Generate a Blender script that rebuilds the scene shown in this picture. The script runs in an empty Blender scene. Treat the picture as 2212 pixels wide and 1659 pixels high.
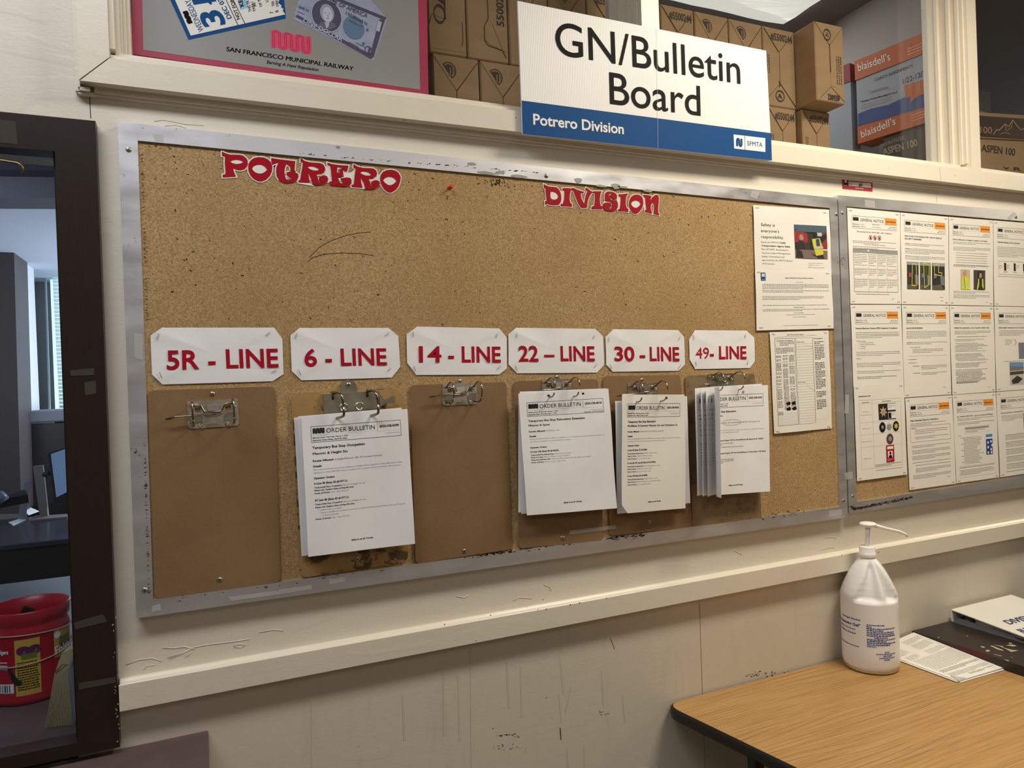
import bpy, bmesh, math, random
from mathutils import Vector, Matrix
random.seed(7)
IN = 0.0254
SC = bpy.context.scene
COL = SC.collection

# ------------------------------------------------------------------ camera
F_PX, CX, CY = 1534.0, 1106.0, 829.5
YAW, PITCH, ROLL = math.radians(23.59975989), math.radians(-0.2648367), math.radians(-2.09332146)
CAM = Vector((0.0, -59.7426 * IN, 1.581))
_f = Vector((math.sin(YAW), math.cos(YAW), 0)); _r = Vector((math.cos(YAW), -math.sin(YAW), 0)); _u = Vector((0, 0, 1))
_f2 = _f * math.cos(PITCH) + _u * math.sin(PITCH); _u2 = _u * math.cos(PITCH) - _f * math.sin(PITCH)
_r3 = _r * math.cos(ROLL) + _u2 * math.sin(ROLL); _u3 = _u2 * math.cos(ROLL) - _r * math.sin(ROLL)
cd = bpy.data.cameras.new('camera'); cd.sensor_width = 36.0; cd.lens = 36.0 * F_PX / 2212.0
cd.clip_start = 0.02; cd.clip_end = 100
cam = bpy.data.objects.new('camera', cd); COL.objects.link(cam)
cam.matrix_world = Matrix(((_r3.x, _u3.x, -_f2.x, CAM.x), (_r3.y, _u3.y, -_f2.y, CAM.y), (_r3.z, _u3.z, -_f2.z, CAM.z), (0, 0, 0, 1)))
SC.camera = cam

def ray(px, py):
    return _r3 * ((px - CX) / F_PX) - _u3 * ((py - CY) / F_PX) + _f2
def at(px, py, y=0.0):
    "point of the real plane y = const (parallel to the wall) that the photograph shows at that pixel"
    d = ray(px, py); return CAM + d * ((y - CAM.y) / d.y)
def atz(px, py, z):
    d = ray(px, py); return CAM + d * ((z - CAM.z) / d.z)

# ------------------------------------------------------------------ world, lamps, exposure
W = bpy.data.worlds.new('world'); SC.world = W; W.use_nodes = True
W.node_tree.nodes['Background'].inputs[0].default_value = (0.72, 0.78, 0.9, 1)
W.node_tree.nodes['Background'].inputs[1].default_value = 0.25
SC.view_settings.view_transform = 'Standard'; SC.view_settings.look = 'None'
SC.view_settings.exposure = -0.12; SC.view_settings.gamma = 1.0; SC.view_settings.use_curve_mapping = False

def area(name, loc, aim, sx, sy, power, col):
    l = bpy.data.lights.new(name, 'AREA'); l.shape = 'RECTANGLE'; l.size = sx; l.size_y = sy; l.energy = power; l.color = col
    o = bpy.data.objects.new(name, l); COL.objects.link(o); o.location = loc
    o.rotation_euler = (Vector(aim) - Vector(loc)).to_track_quat('-Z', 'Y').to_euler(); return o
CEIL = 3.0
area('ceiling_lamp_warm', (1.75, -0.85, CEIL - 0.04), (1.75, -0.85, 0), 0.75, 0.35, 37, (1.0, 0.90, 0.72))
area('ceiling_lamp_cool', (-0.55, -0.95, CEIL - 0.04), (-0.55, -0.95, 0), 1.2, 0.35, 23, (0.94, 0.96, 1.0))
area('right_fill_lamp', (5.3, -0.85, CEIL - 0.04), (4.7, -0.6, 0), 0.4, 0.4, 40, (1.0, 0.88, 0.66))  # unseen fill, added to keep the right end of the wall bright
area('rear_fill_lamp', (1.2, -3.2, CEIL - 0.04), (1.2, -3.2, 0), 2.6, 1.4, 17, (1.0, 0.97, 0.93))  # unseen fill, added and widened for a broad highlight on the frames
area('storage_lamp', (2.05, 1.1, 3.24), (2.1, 0.7, 1.9), 1.3, 0.5, 22, (1.0, 0.93, 0.80))
area('office_window_light', (0.40, 4.3, 1.75), (-1.5, 3.9, 1.9), 1.6, 1.3, 62, (0.84, 0.92, 1.0))
area('office_fill_light', (-1.5, 1.2, 1.9), (-1.2, 3.0, 2.6), 0.8, 0.6, 16, (0.92, 0.94, 1.0))  # unseen fill added to brighten the office ceiling

# ------------------------------------------------------------------ materials
def lin(c):
    return tuple(((v / 255) / 12.92 if v / 255 <= 0.04045 else ((v / 255 + 0.055) / 1.055) ** 2.4) for v in c)
MATS = {}
def mat(name, rgb, rough=0.5, metal=0.0, spec=0.5, var=None, bump=None, emit=None, trans=0.0, sheen=None):
    if name in MATS: return MATS[name]
    m = bpy.data.materials.new(name); m.use_nodes = True; nt = m.node_tree; N, L = nt.nodes, nt.links
    b = N['Principled BSDF']; c = lin(rgb) + (1,)
    b.inputs['Base Color'].default_value = c; b.inputs['Roughness'].default_value = rough
    b.inputs['Metallic'].default_value = metal; b.inputs['Specular IOR Level'].default_value = spec
    if trans: b.inputs['Transmission Weight'].default_value = trans
    if emit: b.inputs['Emission Color'].default_value = lin(emit[0]) + (1,); b.inputs['Emission Strength'].default_value = emit[1]
    geo = None
    def coord(scale):
        nonlocal geo
        if geo is None: geo = N.new('ShaderNodeNewGeometry')
        mp = N.new('ShaderNodeMapping'); L.new(geo.outputs['Position'], mp.inputs['Vector']); mp.inputs['Scale'].default_value = scale
        return mp.outputs[0]
    if var:
        sc, amt = var[0], var[1]; stretch = var[2] if len(var) > 2 else (1, 1, 1)
        nz = N.new('ShaderNodeTexNoise'); nz.inputs['Scale'].default_value = sc; nz.inputs['Detail'].default_value = 5
        L.new(coord(stretch), nz.inputs['Vector'])
        rp = N.new('ShaderNodeValToRGB'); rp.color_ramp.elements[0].position = 0.3; rp.color_ramp.elements[1].position = 0.7
        rp.color_ramp.elements[0].color = tuple(v * (1 - amt) for v in c[:3]) + (1,)
        rp.color_ramp.elements[1].color = tuple(min(1, v * (1 + amt)) for v in c[:3]) + (1,)
        L.new(nz.outputs['Fac'], rp.inputs['Fac']); L.new(rp.outputs['Color'], b.inputs['Base Color'])
    if bump:
        sc, st = bump[0], bump[1]; stretch = bump[2] if len(bump) > 2 else (1, 1, 1)
        nz = N.new('ShaderNodeTexNoise'); nz.inputs['Scale'].default_value = sc; nz.inputs['Detail'].default_value = 6; nz.inputs['Roughness'].default_value = 0.6
        L.new(coord(stretch), nz.inputs['Vector'])
        bp = N.new('ShaderNodeBump'); bp.inputs['Strength'].default_value = st; bp.inputs['Distance'].default_value = 0.004
        L.new(nz.outputs['Fac'], bp.inputs['Height']); L.new(bp.outputs['Normal'], b.inputs['Normal'])
    MATS[name] = m; return m

def nodes_of(m): return m.node_tree.nodes, m.node_tree.links, m.node_tree.nodes['Principled BSDF']
def mixc(N, L, fac, a, b):
    x = N.new('ShaderNodeMix'); x.data_type = 'RGBA'
    if isinstance(fac, float): x.inputs[0].default_value = fac
    else: L.new(fac, x.inputs[0])
    for s, v in ((6, a), (7, b)):
        if isinstance(v, tuple): x.inputs[s].default_value = v
        else: L.new(v, x.inputs[s])
    return x.outputs[2]
def noise(N, L, scale, stretch=(1, 1, 1), detail=4, rough=0.5, dist=0.0):
    g = N.new('ShaderNodeNewGeometry'); mp = N.new('ShaderNodeMapping'); mp.inputs['Scale'].default_value = stretch
    L.new(g.outputs['Position'], mp.inputs['Vector'])
    n = N.new('ShaderNodeTexNoise'); n.inputs['Scale'].default_value = scale; n.inputs['Detail'].default_value = detail
    n.inputs['Roughness'].default_value = rough; n.inputs['Distortion'].default_value = dist
    L.new(mp.outputs[0], n.inputs['Vector']); return n.outputs['Fac']
def ramp(N, L, fac, p0, p1, c0=(0, 0, 0, 1), c1=(1, 1, 1, 1)):
    r = N.new('ShaderNodeValToRGB'); e = r.color_ramp.elements; e[0].position = p0; e[1].position = p1; e[0].color = c0; e[1].color = c1
    L.new(fac, r.inputs['Fac']); return r.outputs['Color']
def math_n(N, L, op, a, b):
    x = N.new('ShaderNodeMath'); x.operation = op
    for i, v in enumerate((a, b)):
        if v is None: continue
        if isinstance(v, (int, float)): x.inputs[i].default_value = v
        else: L.new(v, x.inputs[i])
    return x.outputs[0]

def wall_mat(name, rgb, rough, lump, grime):
    m = mat(name, rgb, rough, spec=0.45); N, L, b = nodes_of(m); c = lin(rgb) + (1,)
    dk = tuple(v * 0.80 for v in c[:3]) + (1,)
    f1 = ramp(N, L, noise(N, L, 3.0, (1, 1, 1), 6, 0.6), 0.42, 0.75)
    f2 = ramp(N, L, noise(N, L, 14, (1.3, 1, 0.16), 6, 0.7, 0.6), 0.56, 0.85)
    f3 = math_n(N, L, 'MULTIPLY', f2, grime)
    base = mixc(N, L, math_n(N, L, 'MULTIPLY', f1, 0.18), c, dk)
    base = mixc(N, L, f3, base, lin((150, 138, 122)) + (1,))
    sp = ramp(N, L, noise(N, L, 95, (1, 1, 1), 1), 0.80, 0.82)
    base = mixc(N, L, sp, base, lin((60, 52, 44)) + (1,))
    L.new(base, b.inputs['Base Color'])
    n1 = noise(N, L, 13, (0.45, 1, 1.6), 7, 0.66, 0.5); n2 = noise(N, L, 210, (0.55, 1, 1), 3); n3 = noise(N, L, 7, (0.5, 1, 1), 3, 0.5, 1.5)
    h = math_n(N, L, 'ADD', math_n(N, L, 'MULTIPLY', n1, 0.7), math_n(N, L, 'MULTIPLY', n2, 0.22))
    h = math_n(N, L, 'ADD', h, math_n(N, L, 'MULTIPLY', ramp(N, L, n3, 0.5, 0.56), 0.25))
    bp = N.new('ShaderNodeBump'); bp.inputs['Strength'].default_value = lump; bp.inputs['Distance'].default_value = 0.006
    L.new(h, bp.inputs['Height']); L.new(bp.outputs['Normal'], b.inputs['Normal']); return m
M_WALL = wall_mat('cream_wall_paint', (222, 214, 199), 0.40, 0.15, 0.08)
M_WALL_LOW = wall_mat('worn_wall_paint', (212, 203, 187), 0.42, 0.08, 0.30)
M_TRIM = wall_mat('cream_trim_paint', (226, 218, 202), 0.34, 0.10, 0.05)

def cork_mat():
    m = mat('cork_fibreboard', (170, 134, 84), 0.9, spec=0.15); N, L, b = nodes_of(m)
    a = noise(N, L, 330, (1, 1, 1), 4, 0.75); big = noise(N, L, 5, (1, 1, 1), 4)
    base = ramp(N, L, a, 0.30, 0.70, lin((132, 102, 64)) + (1,), lin((212, 182, 134)) + (1,))
    base = mixc(N, L, math_n(N, L, 'MULTIPLY', ramp(N, L, big, 0.4, 0.7), 0.35), base, lin((158, 124, 80)) + (1,))
    spk = ramp(N, L, noise(N, L, 130, (1, 1, 1), 2, 0.6), 0.73, 0.76)
    base = mixc(N, L, spk, base, lin((52, 33, 18)) + (1,))
    hl = ramp(N, L, noise(N, L, 60, (1, 1, 1), 2, 0.6), 0.775, 0.79)
    base = mixc(N, L, hl, base, lin((40, 26, 14)) + (1,))
    L.new(base, b.inputs['Base Color'])
    bp = N.new('ShaderNodeBump'); bp.inputs['Strength'].default_value = 0.5; bp.inputs['Distance'].default_value = 0.002
    L.new(a, bp.inputs['Height']); L.new(bp.outputs['Normal'], b.inputs['Normal']); return m
M_CORK = cork_mat()

def alu_mat():
    m = mat('worn_aluminium', (214, 215, 220), 0.36, 0.82); N, L, b = nodes_of(m)
    n = noise(N, L, 40, (1, 1, 1), 8, 0.8, 0.3); n2 = noise(N, L, 4, (1, 1, 1), 2)
    fl = ramp(N, L, math_n(N, L, 'ADD', math_n(N, L, 'MULTIPLY', n, 0.8), math_n(N, L, 'MULTIPLY', n2, 0.35)), 0.70, 0.715)
    base = mixc(N, L, fl, lin((218, 219, 226)) + (1,), lin((84, 74, 62)) + (1,))
    L.new(base, b.inputs['Base Color'])
    L.new(math_n(N, L, 'SUBTRACT', 0.82, math_n(N, L, 'MULTIPLY', fl, 0.6)), b.inputs['Metallic'])
    rr = ramp(N, L, noise(N, L, 9, (1, 1, 3), 4), 0.3, 0.7, (0.30,) * 3 + (1,), (0.48,) * 3 + (1,)); L.new(rr, b.inputs['Roughness'])
    return m
M_ALU = alu_mat()

def hard_mat(name, rgb, stain):
    m = mat(name, rgb, 0.55, spec=0.35); N, L, b = nodes_of(m); c = lin(rgb) + (1,)
    a = noise(N, L, 6, (1, 1, 1), 5, 0.6); f = noise(N, L, 420, (1, 1, 1), 2)
    base = mixc(N, L, ramp(N, L, a, 0.35, 0.7), tuple(v * 1.08 for v in c[:3]) + (1,), tuple(v * w for v, w in zip(c[:3], (0.90, 0.84, 0.80))) + (1,))
    base = mixc(N, L, math_n(N, L, 'MULTIPLY', ramp(N, L, f, 0.4, 0.7), 0.25), base, tuple(v * 0.6 for v in c[:3]) + (1,))
    if stain:
        st = ramp(N, L, noise(N, L, 26, (1, 1, 1), 6, 0.7), 0.52, 0.56)
        base = mixc(N, L, math_n(N, L, 'MULTIPLY', st, stain), base, lin((72, 60, 40)) + (1,))
    L.new(base, b.inputs['Base Color']); return m
M_HARD = hard_mat('brown_hardboard', (138, 110, 78), 0.0)
M_HARD_W = hard_mat('worn_hardboard', (172, 138, 88), 0.9)
M_HARD_S = hard_mat('stained_hardboard', (136, 116, 88), 0.35)
M_HARD_EDGE = mat('hardboard_edge', (176, 140, 98), 0.7)

def oak_mat():
    m = mat('oak_laminate', (205, 160, 95), 0.36, spec=0.4); N, L, b = nodes_of(m)
    g = N.new('ShaderNodeNewGeometry'); sp = N.new('ShaderNodeSeparateXYZ'); L.new(g.outputs['Position'], sp.inputs[0])
    n = noise(N, L, 1.5, (0.34, 1.7, 1), 2, 0.4, 0.1)
    v = math_n(N, L, 'ADD', math_n(N, L, 'MULTIPLY', sp.outputs['Y'], 22.0), math_n(N, L, 'MULTIPLY', n, 9.0))
    s = math_n(N, L, 'FRACT', math_n(N, L, 'MULTIPLY', v, 3.4), None)
    ringl = ramp(N, L, s, 0.0, 0.16, (1, 1, 1, 1), (0, 0, 0, 1))
    fine = ramp(N, L, noise(N, L, 60, (0.08, 3.6, 1), 4, 0.7), 0.42, 0.62)
    base = mixc(N, L, math_n(N, L, 'MULTIPLY', fine, 0.55), lin((190, 150, 95)) + (1,), lin((150, 110, 62)) + (1,))
    brk = ramp(N, L, noise(N, L, 3, (1, 4, 1), 2), 0.38, 0.62)
    base = mixc(N, L, math_n(N, L, 'MULTIPLY', math_n(N, L, 'MULTIPLY', ringl, brk), 0.8), base, lin((112, 72, 34)) + (1,))
    L.new(base, b.inputs['Base Color']); return m
M_OAK = oak_mat()

def glass_mat(name, tint, refl):
    m = bpy.data.materials.new(name); m.use_nodes = True; N, L = m.node_tree.nodes, m.node_tree.links; N.clear()
    o = N.new('ShaderNodeOutputMaterial'); t = N.new('ShaderNodeBsdfTransparent'); g = N.new('ShaderNodeBsdfGlossy'); x = N.new('ShaderNodeMixShader')
    t.inputs[0].default_value = tint; g.inputs['Roughness'].default_value = 0.02
    lw = N.new('ShaderNodeLayerWeight'); lw.inputs[0].default_value = 0.5
    fr = math_n(N, L, 'ADD', math_n(N, L, 'MULTIPLY', math_n(N, L, 'POWER', lw.outputs['Facing'], 5.0), 0.9), refl)
    L.new(fr, x.inputs[0]); L.new(t.outputs[0], x.inputs[1]); L.new(g.outputs[0], x.inputs[2]); L.new(x.outputs[0], o.inputs[0])
    return m
M_GLASS = glass_mat('window_glass', (0.90, 0.92, 0.95, 1), 0.035)
M_GLASS2 = glass_mat('office_glass', (0.93, 0.95, 0.98, 1), 0.03)

M_PAPER = mat('white_paper', (240, 240, 242), 0.6, spec=0.3, var=(14, 0.03))
M_PAPER_W = mat('warm_paper', (238, 235, 228), 0.6, spec=0.3)
M_INK = mat('black_ink', (22, 22, 24), 0.7, spec=0.15); M_GREY = mat('grey_ink', (112, 112, 114), 0.6); M_LGREY = mat('pale_grey_ink', (150, 150, 150), 0.6)
M_RED = mat('red_ink', (172, 14, 38), 0.6, spec=0.15); M_CUT = mat('crimson_card', (168, 10, 32), 0.6, spec=0.15); M_ORANGE = mat('orange_ink', (238, 150, 50), 0.6)
M_BLUE = mat('blue_ink', (14, 76, 138), 0.6, spec=0.15); M_NAVY = mat('navy_ink', (36, 50, 100), 0.5)
M_CHROME = mat('nickel_plate', (214, 206, 192), 0.16, 1.0, var=(90, 0.2), bump=(900, 0.25)); M_STEEL = mat('dull_steel', (184, 178, 166), 0.30, 0.9, var=(30, 0.25))
M_WIRE = mat('wire_steel', (150, 140, 126), 0.20, 1.0); M_DARK = mat('dark_recess', (24, 20, 18), 0.8)
M_STAPLE = mat('staple_wire', (120, 120, 120), 0.35, 0.8)
M_FRAME = mat('dark_brown_paint', (42, 33, 29), 0.34, spec=0.3, bump=(60, 0.15, (3, 1, 0.3)))
M_LEDGE = mat('plum_brown_paint', (92, 76, 76), 0.5, var=(12, 0.12))
M_TAPE = mat('clear_tape', (214, 214, 206), 0.2, spec=0.6); M_TAPE.node_tree.nodes['Principled BSDF'].inputs['Alpha'].default_value = 0.45; M_TAPE_D = mat('dark_tape', (72, 66, 62), 0.2)
M_KRAFT = mat('kraft_cardboard', (178, 144, 104), 0.8, spec=0.2, var=(10, 0.07, (1, 1, 3))); M_KRAFT_INK = mat('carton_ink', (72, 58, 44), 0.8)
M_KRAFT_D = mat('kraft_seam', (96, 70, 44), 0.9)
M_CHIP = mat('bare_brown_wood', (80, 60, 42), 0.9)

# ------------------------------------------------------------------ mesh helpers
class MB:
    def __init__(s): s.v, s.f, s.mi, s.sm, s.ms = [], [], [], [], []
    def slot(s, m):
        if m is None: return 0
        if m not in s.ms: s.ms.append(m)
        return s.ms.index(m)
    def add(s, vs, fs, m=None, smooth=False):
        k = len(s.v); i = s.slot(m); s.v += [tuple(v) for v in vs]
        for f in fs: s.f.append(tuple(k + j for j in f)); s.mi.append(i); s.sm.append(smooth)
        return s
    def quad(s, a, b, c, d, m=None): return s.add([a, b, c, d], [(0, 1, 2, 3)], m)
    def box(s, x0, x1, y0, y1, z0, z1, m=None, R=None, O=None):
        vs = [Vector((x, y, z)) for z in (z0, z1) for x, y in ((x0, y0), (x1, y0), (x1, y1), (x0, y1))]
        if R is not None: vs = [R @ v for v in vs]
        if O is not None: vs = [v + Vector(O) for v in vs]
        return s.add(vs, [(3, 2, 1, 0), (4, 5, 6, 7), (0, 1, 5, 4), (1, 2, 6, 5), (2, 3, 7, 6), (3, 0, 4, 7)], m)
    def prism(s, pts, off, m=None, msides=None):
        "polygon of world points (front face) pushed along off"
        n = len(pts); off = Vector(off); p = [Vector(q) for q in pts]
        s.add(p + [q + off for q in p], [tuple(range(n)), tuple(range(2 * n - 1, n - 1, -1))], m)
        s.add(p + [q + off for q in p], [(i, (i + 1) % n, n + (i + 1) % n, n + i) for i in range(n)], msides or m)
        return s
    def tube(s, pts, r, m=None, n=8, caps=True):
        pts = [Vector(p) for p in pts]; rs = r if isinstance(r, (list, tuple)) else [r] * len(pts)
        ring0 = None; vs = []; fs = []; t0 = (pts[1] - pts[0]).normalized()
        a = Vector((0, 0, 1)) if abs(t0.z) < 0.9 else Vector((1, 0, 0)); u = t0.cross(a).normalized()
        for i, p in enumerate(pts):
            t = (pts[min(i + 1, len(pts) - 1)] - pts[max(i - 1, 0)]).normalized(); u = (u - t * u.dot(t)).normalized(); w = t.cross(u)
            for k in range(n): ang = 2 * math.pi * k / n; vs.append(p + (u * math.cos(ang) + w * math.sin(ang)) * rs[i])
        for i in range(len(pts) - 1):
            for k in range(n): fs.append((i * n + k, i * n + (k + 1) % n, (i + 1) * n + (k + 1) % n, (i + 1) * n + k))
        if caps: fs += [tuple(range(n - 1, -1, -1)), tuple(range((len(pts) - 1) * n, len(pts) * n))]
        return s.add(vs, fs, m, True)
    def lathe(s, prof, O, m=None, n=32, sx=1.0, sy=1.0, axis='z', rot=0.0, caps=False):
        vs = []; fs = []; O = Vector(O)
        for r, h in prof:
            for k in range(n):
                a = 2 * math.pi * k / n + rot
                if axis == 'z': vs.append(O + Vector((r * sx * math.cos(a), r * sy * math.sin(a), h)))
                else: vs.append(O + Vector((r * sx * math.cos(a), -h, r * sy * math.sin(a))))
        for i in range(len(prof) - 1):
            for k in range(n): fs.append((i * n + k, i * n + (k + 1) % n, (i + 1) * n + (k + 1) % n, (i + 1) * n + k))
        if caps: fs += [tuple(range(n - 1, -1, -1)), tuple(range((len(prof) - 1) * n, len(prof) * n))]
        return s.add(vs, fs, m, True)
    def obj(s, name, m=None, parent=None, loc=None):
        me = bpy.data.meshes.new(name); vs = s.v
        if loc is not None: L = Vector(loc); vs = [tuple(Vector(v) - L) for v in vs]
        me.from_pydata(vs, [], s.f); me.update()
        ms = s.ms or [m or M_INK]
        if s.ms and m is not None and m not in s.ms: pass
        for x in ms: me.materials.append(x)
        me.polygons.foreach_set('material_index', s.mi); me.polygons.foreach_set('use_smooth', s.sm)
        o = bpy.data.objects.new(name, me); COL.objects.link(o)
        if loc is not None: o.location = loc
        if parent is not None: attach(o, parent)
        return o
def origin_of(o):
    p = Vector(o.location)
    return p if o.parent is None else p + origin_of(o.parent)
def attach(o, parent):
    "parents are never rotated or scaled here, so keep the world place by subtracting the parent's"
    o.parent = parent; o.location = Vector(o.location) - origin_of(parent)
def thing(name, label, cat, loc, group=None):
    o = bpy.data.objects.new(name, None); o.empty_display_size = 0.02; COL.objects.link(o); o.location = loc
    return tag(o, label, cat, group)
def tag(o, label, cat, group=None):
    o['label'] = label; o['category'] = cat
    if group: o['group'] = group
    return o
def struct(o): o['kind'] = 'structure'; return o
def cbox(x0, x1, y0, y1, z0, z1, b, seg=1):
    bm = bmesh.new(); r = bmesh.ops.create_cube(bm, size=1)
    for v in bm.verts: v.co = Vector(((x0 + x1) / 2 + v.co.x * (x1 - x0), (y0 + y1) / 2 + v.co.y * (y1 - y0), (z0 + z1) / 2 + v.co.z * (z1 - z0)))
    bmesh.ops.bevel(bm, geom=bm.edges[:], offset=b, segments=seg, affect='EDGES')
    vs = [v.co.copy() for v in bm.verts]; fs = [tuple(v.index for v in f.verts) for f in bm.faces]; bm.free(); return vs, fs

# ------------------------------------------------------------------ type and print
_tc = {}
def glyphs(body, bold=0.0, res=2, space=1.0):
    key = (body, bold, res, space)
    if key in _tc: return _tc[key]
    if bold and bold < 0.014 and ('M' in body or 'W' in body): return glyphs(body, 0.0, res, space)
    if bold and ('M' in body or 'W' in body):   # these two capitals do not take a thick outline: strike them twice instead
        a, fa = glyphs(body, 0.0, res, space); k = bold; n = len(a); fa = list(fa)
        _tc[key] = ([(x + d, y) for d in (-k, 0, k) for x, y in a], fa + [tuple(i + n for i in f) for f in fa] + [tuple(i + 2 * n for i in f) for f in fa]); return _tc[key]
    f = bpy.data.curves.new('t', 'FONT'); f.body = body; f.resolution_u = res; f.offset = bold; f.space_character = space
    o = bpy.data.objects.new('t', f); me = o.to_mesh()
    vs = [(v.co.x, v.co.y) for v in me.vertices]; fs = [tuple(p.vertices) for p in me.polygons]
    o.to_mesh_clear(); bpy.data.objects.remove(o); bpy.data.curves.remove(f)
    _tc[key] = (vs, fs); return _tc[key]
CAPH = max(v[1] for v in glyphs('H', 0.0)[0])
def curve_fill(loops, offset=0.0):
    c = bpy.data.curves.new('c', 'CURVE'); c.dimensions = '2D'; c.fill_mode = 'BOTH'; c.offset = offset
    for lp in loops:
        s = c.splines.new('POLY'); s.points.add(len(lp) - 1); s.use_cyclic_u = True
        for p, q in zip(s.points, lp): p.co = (q[0], q[1], 0, 1)
    o = bpy.data.objects.new('c', c); me = o.to_mesh(); vs = [(v.co.x, v.co.y) for v in me.vertices]; fs = [tuple(p.vertices) for p in me.polygons]
    o.to_mesh_clear(); bpy.data.objects.remove(o); bpy.data.curves.remove(c); return vs, fs
def muni(cols=5, lw=0.17):
    "serpentine logo made of parallel lines: unit box, y up"
    dx = 1.0 / cols; R = dx / 2; c = []
    x = dx * 0.5; xs = [x + dx * i for i in range(cols)]; up = True; pts = [(xs[0], 0.0)]
    for i in range(cols - 1):
        if i % 2 == 0:
            pts.append((xs[i], 1 - 2.2 * R))
            for k in range(1, 8): a = math.pi - math.pi * k / 8; pts.append((xs[i] + R + R * math.cos(a), 1 - 2.2 * R + 1.7 * R * math.sin(a)))
            pts.append((xs[i + 1], 1 - 2.2 * R))
        else:
            pts.append((xs[i], 2.2 * R))
            for k in range(1, 8): a = math.pi + math.pi * k / 8; pts.append((xs[i] + R + R * math.cos(a), 2.2 * R + 1.7 * R * math.sin(a)))
            pts.append((xs[i + 1], 2.2 * R))
    pts.append((xs[-1], 1.0))
    vs, fs = [], []
    for o in (-0.30, 0, 0.30):
        off = o * dx; hw = dx * lw * 0.72; k0 = len(vs)
        for i, p in enumerate(pts):
            a = pts[max(i - 1, 0)]; b = pts[min(i + 1, len(pts) - 1)]; tx, ty = b[0] - a[0], b[1] - a[1]; l = math.hypot(tx, ty) or 1; nx, ny = -ty / l, tx / l
            vs += [(p[0] + nx * (off - hw), p[1] + ny * (off - hw)), (p[0] + nx * (off + hw), p[1] + ny * (off + hw))]
        for i in range(len(pts) - 1): k = k0 + 2 * i; fs.append((k, k + 1, k + 3, k + 2))
    return vs, fs

class Print:
    "flat print: 2-D shapes in the sheet's own units, y down, carried onto the sheet by fn(x, y) -> world point"
    def __init__(s, fn): s.fn = fn; s.mb = MB(); s.k = 0
    def put(s, vs, fs, m, stack=False):
        ps = [s.fn(x, y) for x, y in vs]
        if stack: s.k += 1; ps = [p + (CAM - p).normalized() * (s.k * 5e-6) for p in ps]   # each ink lies on the one before
        s.mb.add(ps, fs, m)
    def text(s, body, x, y, h, m=M_INK, w=None, bold=0.0, align='l', res=2, rot=0.0, space=1.0, slant=0.0):
        "x, y = baseline start; h = capital height; w = width to fit"
        vs, fs = glyphs(body, bold, res, space)
        if not vs: return
        x0 = min(v[0] for v in vs); x1 = max(v[0] for v in vs); k = h / CAPH; kx = k if w is None else w / max(1e-6, x1 - x0); wd = (x1 - x0) * kx
        dx = {'l': 0, 'c': -wd / 2, 'r': -wd}[align]; c, sn = math.cos(rot), math.sin(rot); out = []
        for a, b in vs:
            u = (a - x0) * kx + dx + slant * b * k; v = -b * k; out.append((x + u * c - v * sn, y + u * sn + v * c))
        s.put(out, fs, m)
    def rect(s, x0, y0, x1, y1, m): s.put([(x0, y0), (x1, y0), (x1, y1), (x0, y1)], [(0, 1, 2, 3)], m, True)
    def poly(s, pts, m): s.put(pts, [tuple(range(len(pts)))], m, True)
    def line(s, xa, ya, xb, yb, t, m=M_INK):
        l = math.hypot(xb - xa, yb - ya) or 1; nx, ny = -(yb - ya) / l * t / 2, (xb - xa) / l * t / 2
        n = max(1, int(l / 1.2)); 
        for i in range(n):
            a, b = i / n, (i + 1) / n; p = (xa + (xb - xa) * a, ya + (yb - ya) * a); q = (xa + (xb - xa) * b, ya + (yb - ya) * b)
            s.put([(p[0] + nx, p[1] + ny), (q[0] + nx, q[1] + ny), (q[0] - nx, q[1] - ny), (p[0] - nx, p[1] - ny)], [(0, 1, 2, 3)], m, True)
    def frame(s, x0, y0, x1, y1, t, m=M_INK):
        s.line(x0, y0, x1, y0, t, m); s.line(x1, y0, x1, y1, t, m); s.line(x1, y1, x0, y1, t, m); s.line(x0, y1, x0, y0, t, m)
    def ell(s, cx, cy, rx, ry, m, n=20): s.put([(cx + rx * math.cos(2 * math.pi * k / n), cy + ry * math.sin(2 * math.pi * k / n)) for k in range(n)], [tuple(range(n))], m, True)
    def ring(s, cx, cy, rx, ry, t, m, n=24):
        v = []; 
        for k in range(n): c, d = math.cos(2 * math.pi * k / n), math.sin(2 * math.pi * k / n); v += [(cx + rx * c, cy + ry * d), (cx + (rx - t) * c, cy + (ry - t) * d)]
        s.put(v, [(2 * k, (2 * k + 2) % (2 * n), (2 * k + 3) % (2 * n), 2 * k + 1) for k in range(n)], m, True)
    def logo(s, x0, y0, x1, y1, m=M_INK, cols=7, lw=0.17):
        vs, fs = muni(cols, lw); s.put([(x0 + a * (x1 - x0), y1 - b * (y1 - y0)) for a, b in vs], fs, m)
    def words(s, x, y, w, n=1, lh=0.17, xh=0.055, m=M_GREY, last=0.6, rnd=None):
        "body copy too small to read: rows of word-long strokes"
        R = rnd or random
        for i in range(n):
            W_ = w if i < n - 1 else w * (last if n > 1 else 1.0); u = x; yy = y + i * lh
            while u < x + W_ - 0.05:
                ww = min(R.uniform(0.10, 0.42), x + W_ - u); k = max(1, int(ww / 0.075)); st = ww / k
                for j in range(k):
                    t = R.uniform(0, 0.5); s.put([(u + j * st, yy - xh * (1 + t * 0.6)), (u + (j + 0.72) * st, yy - xh * (1 + t * 0.6)), (u + (j + 0.72) * st, yy), (u + j * st, yy)], [(0, 1, 2, 3)], m)
                u += ww + 0.055
    def done(s, parent, name='print'):
        if s.mb.f: return s.mb.obj(name, None, parent)

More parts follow.
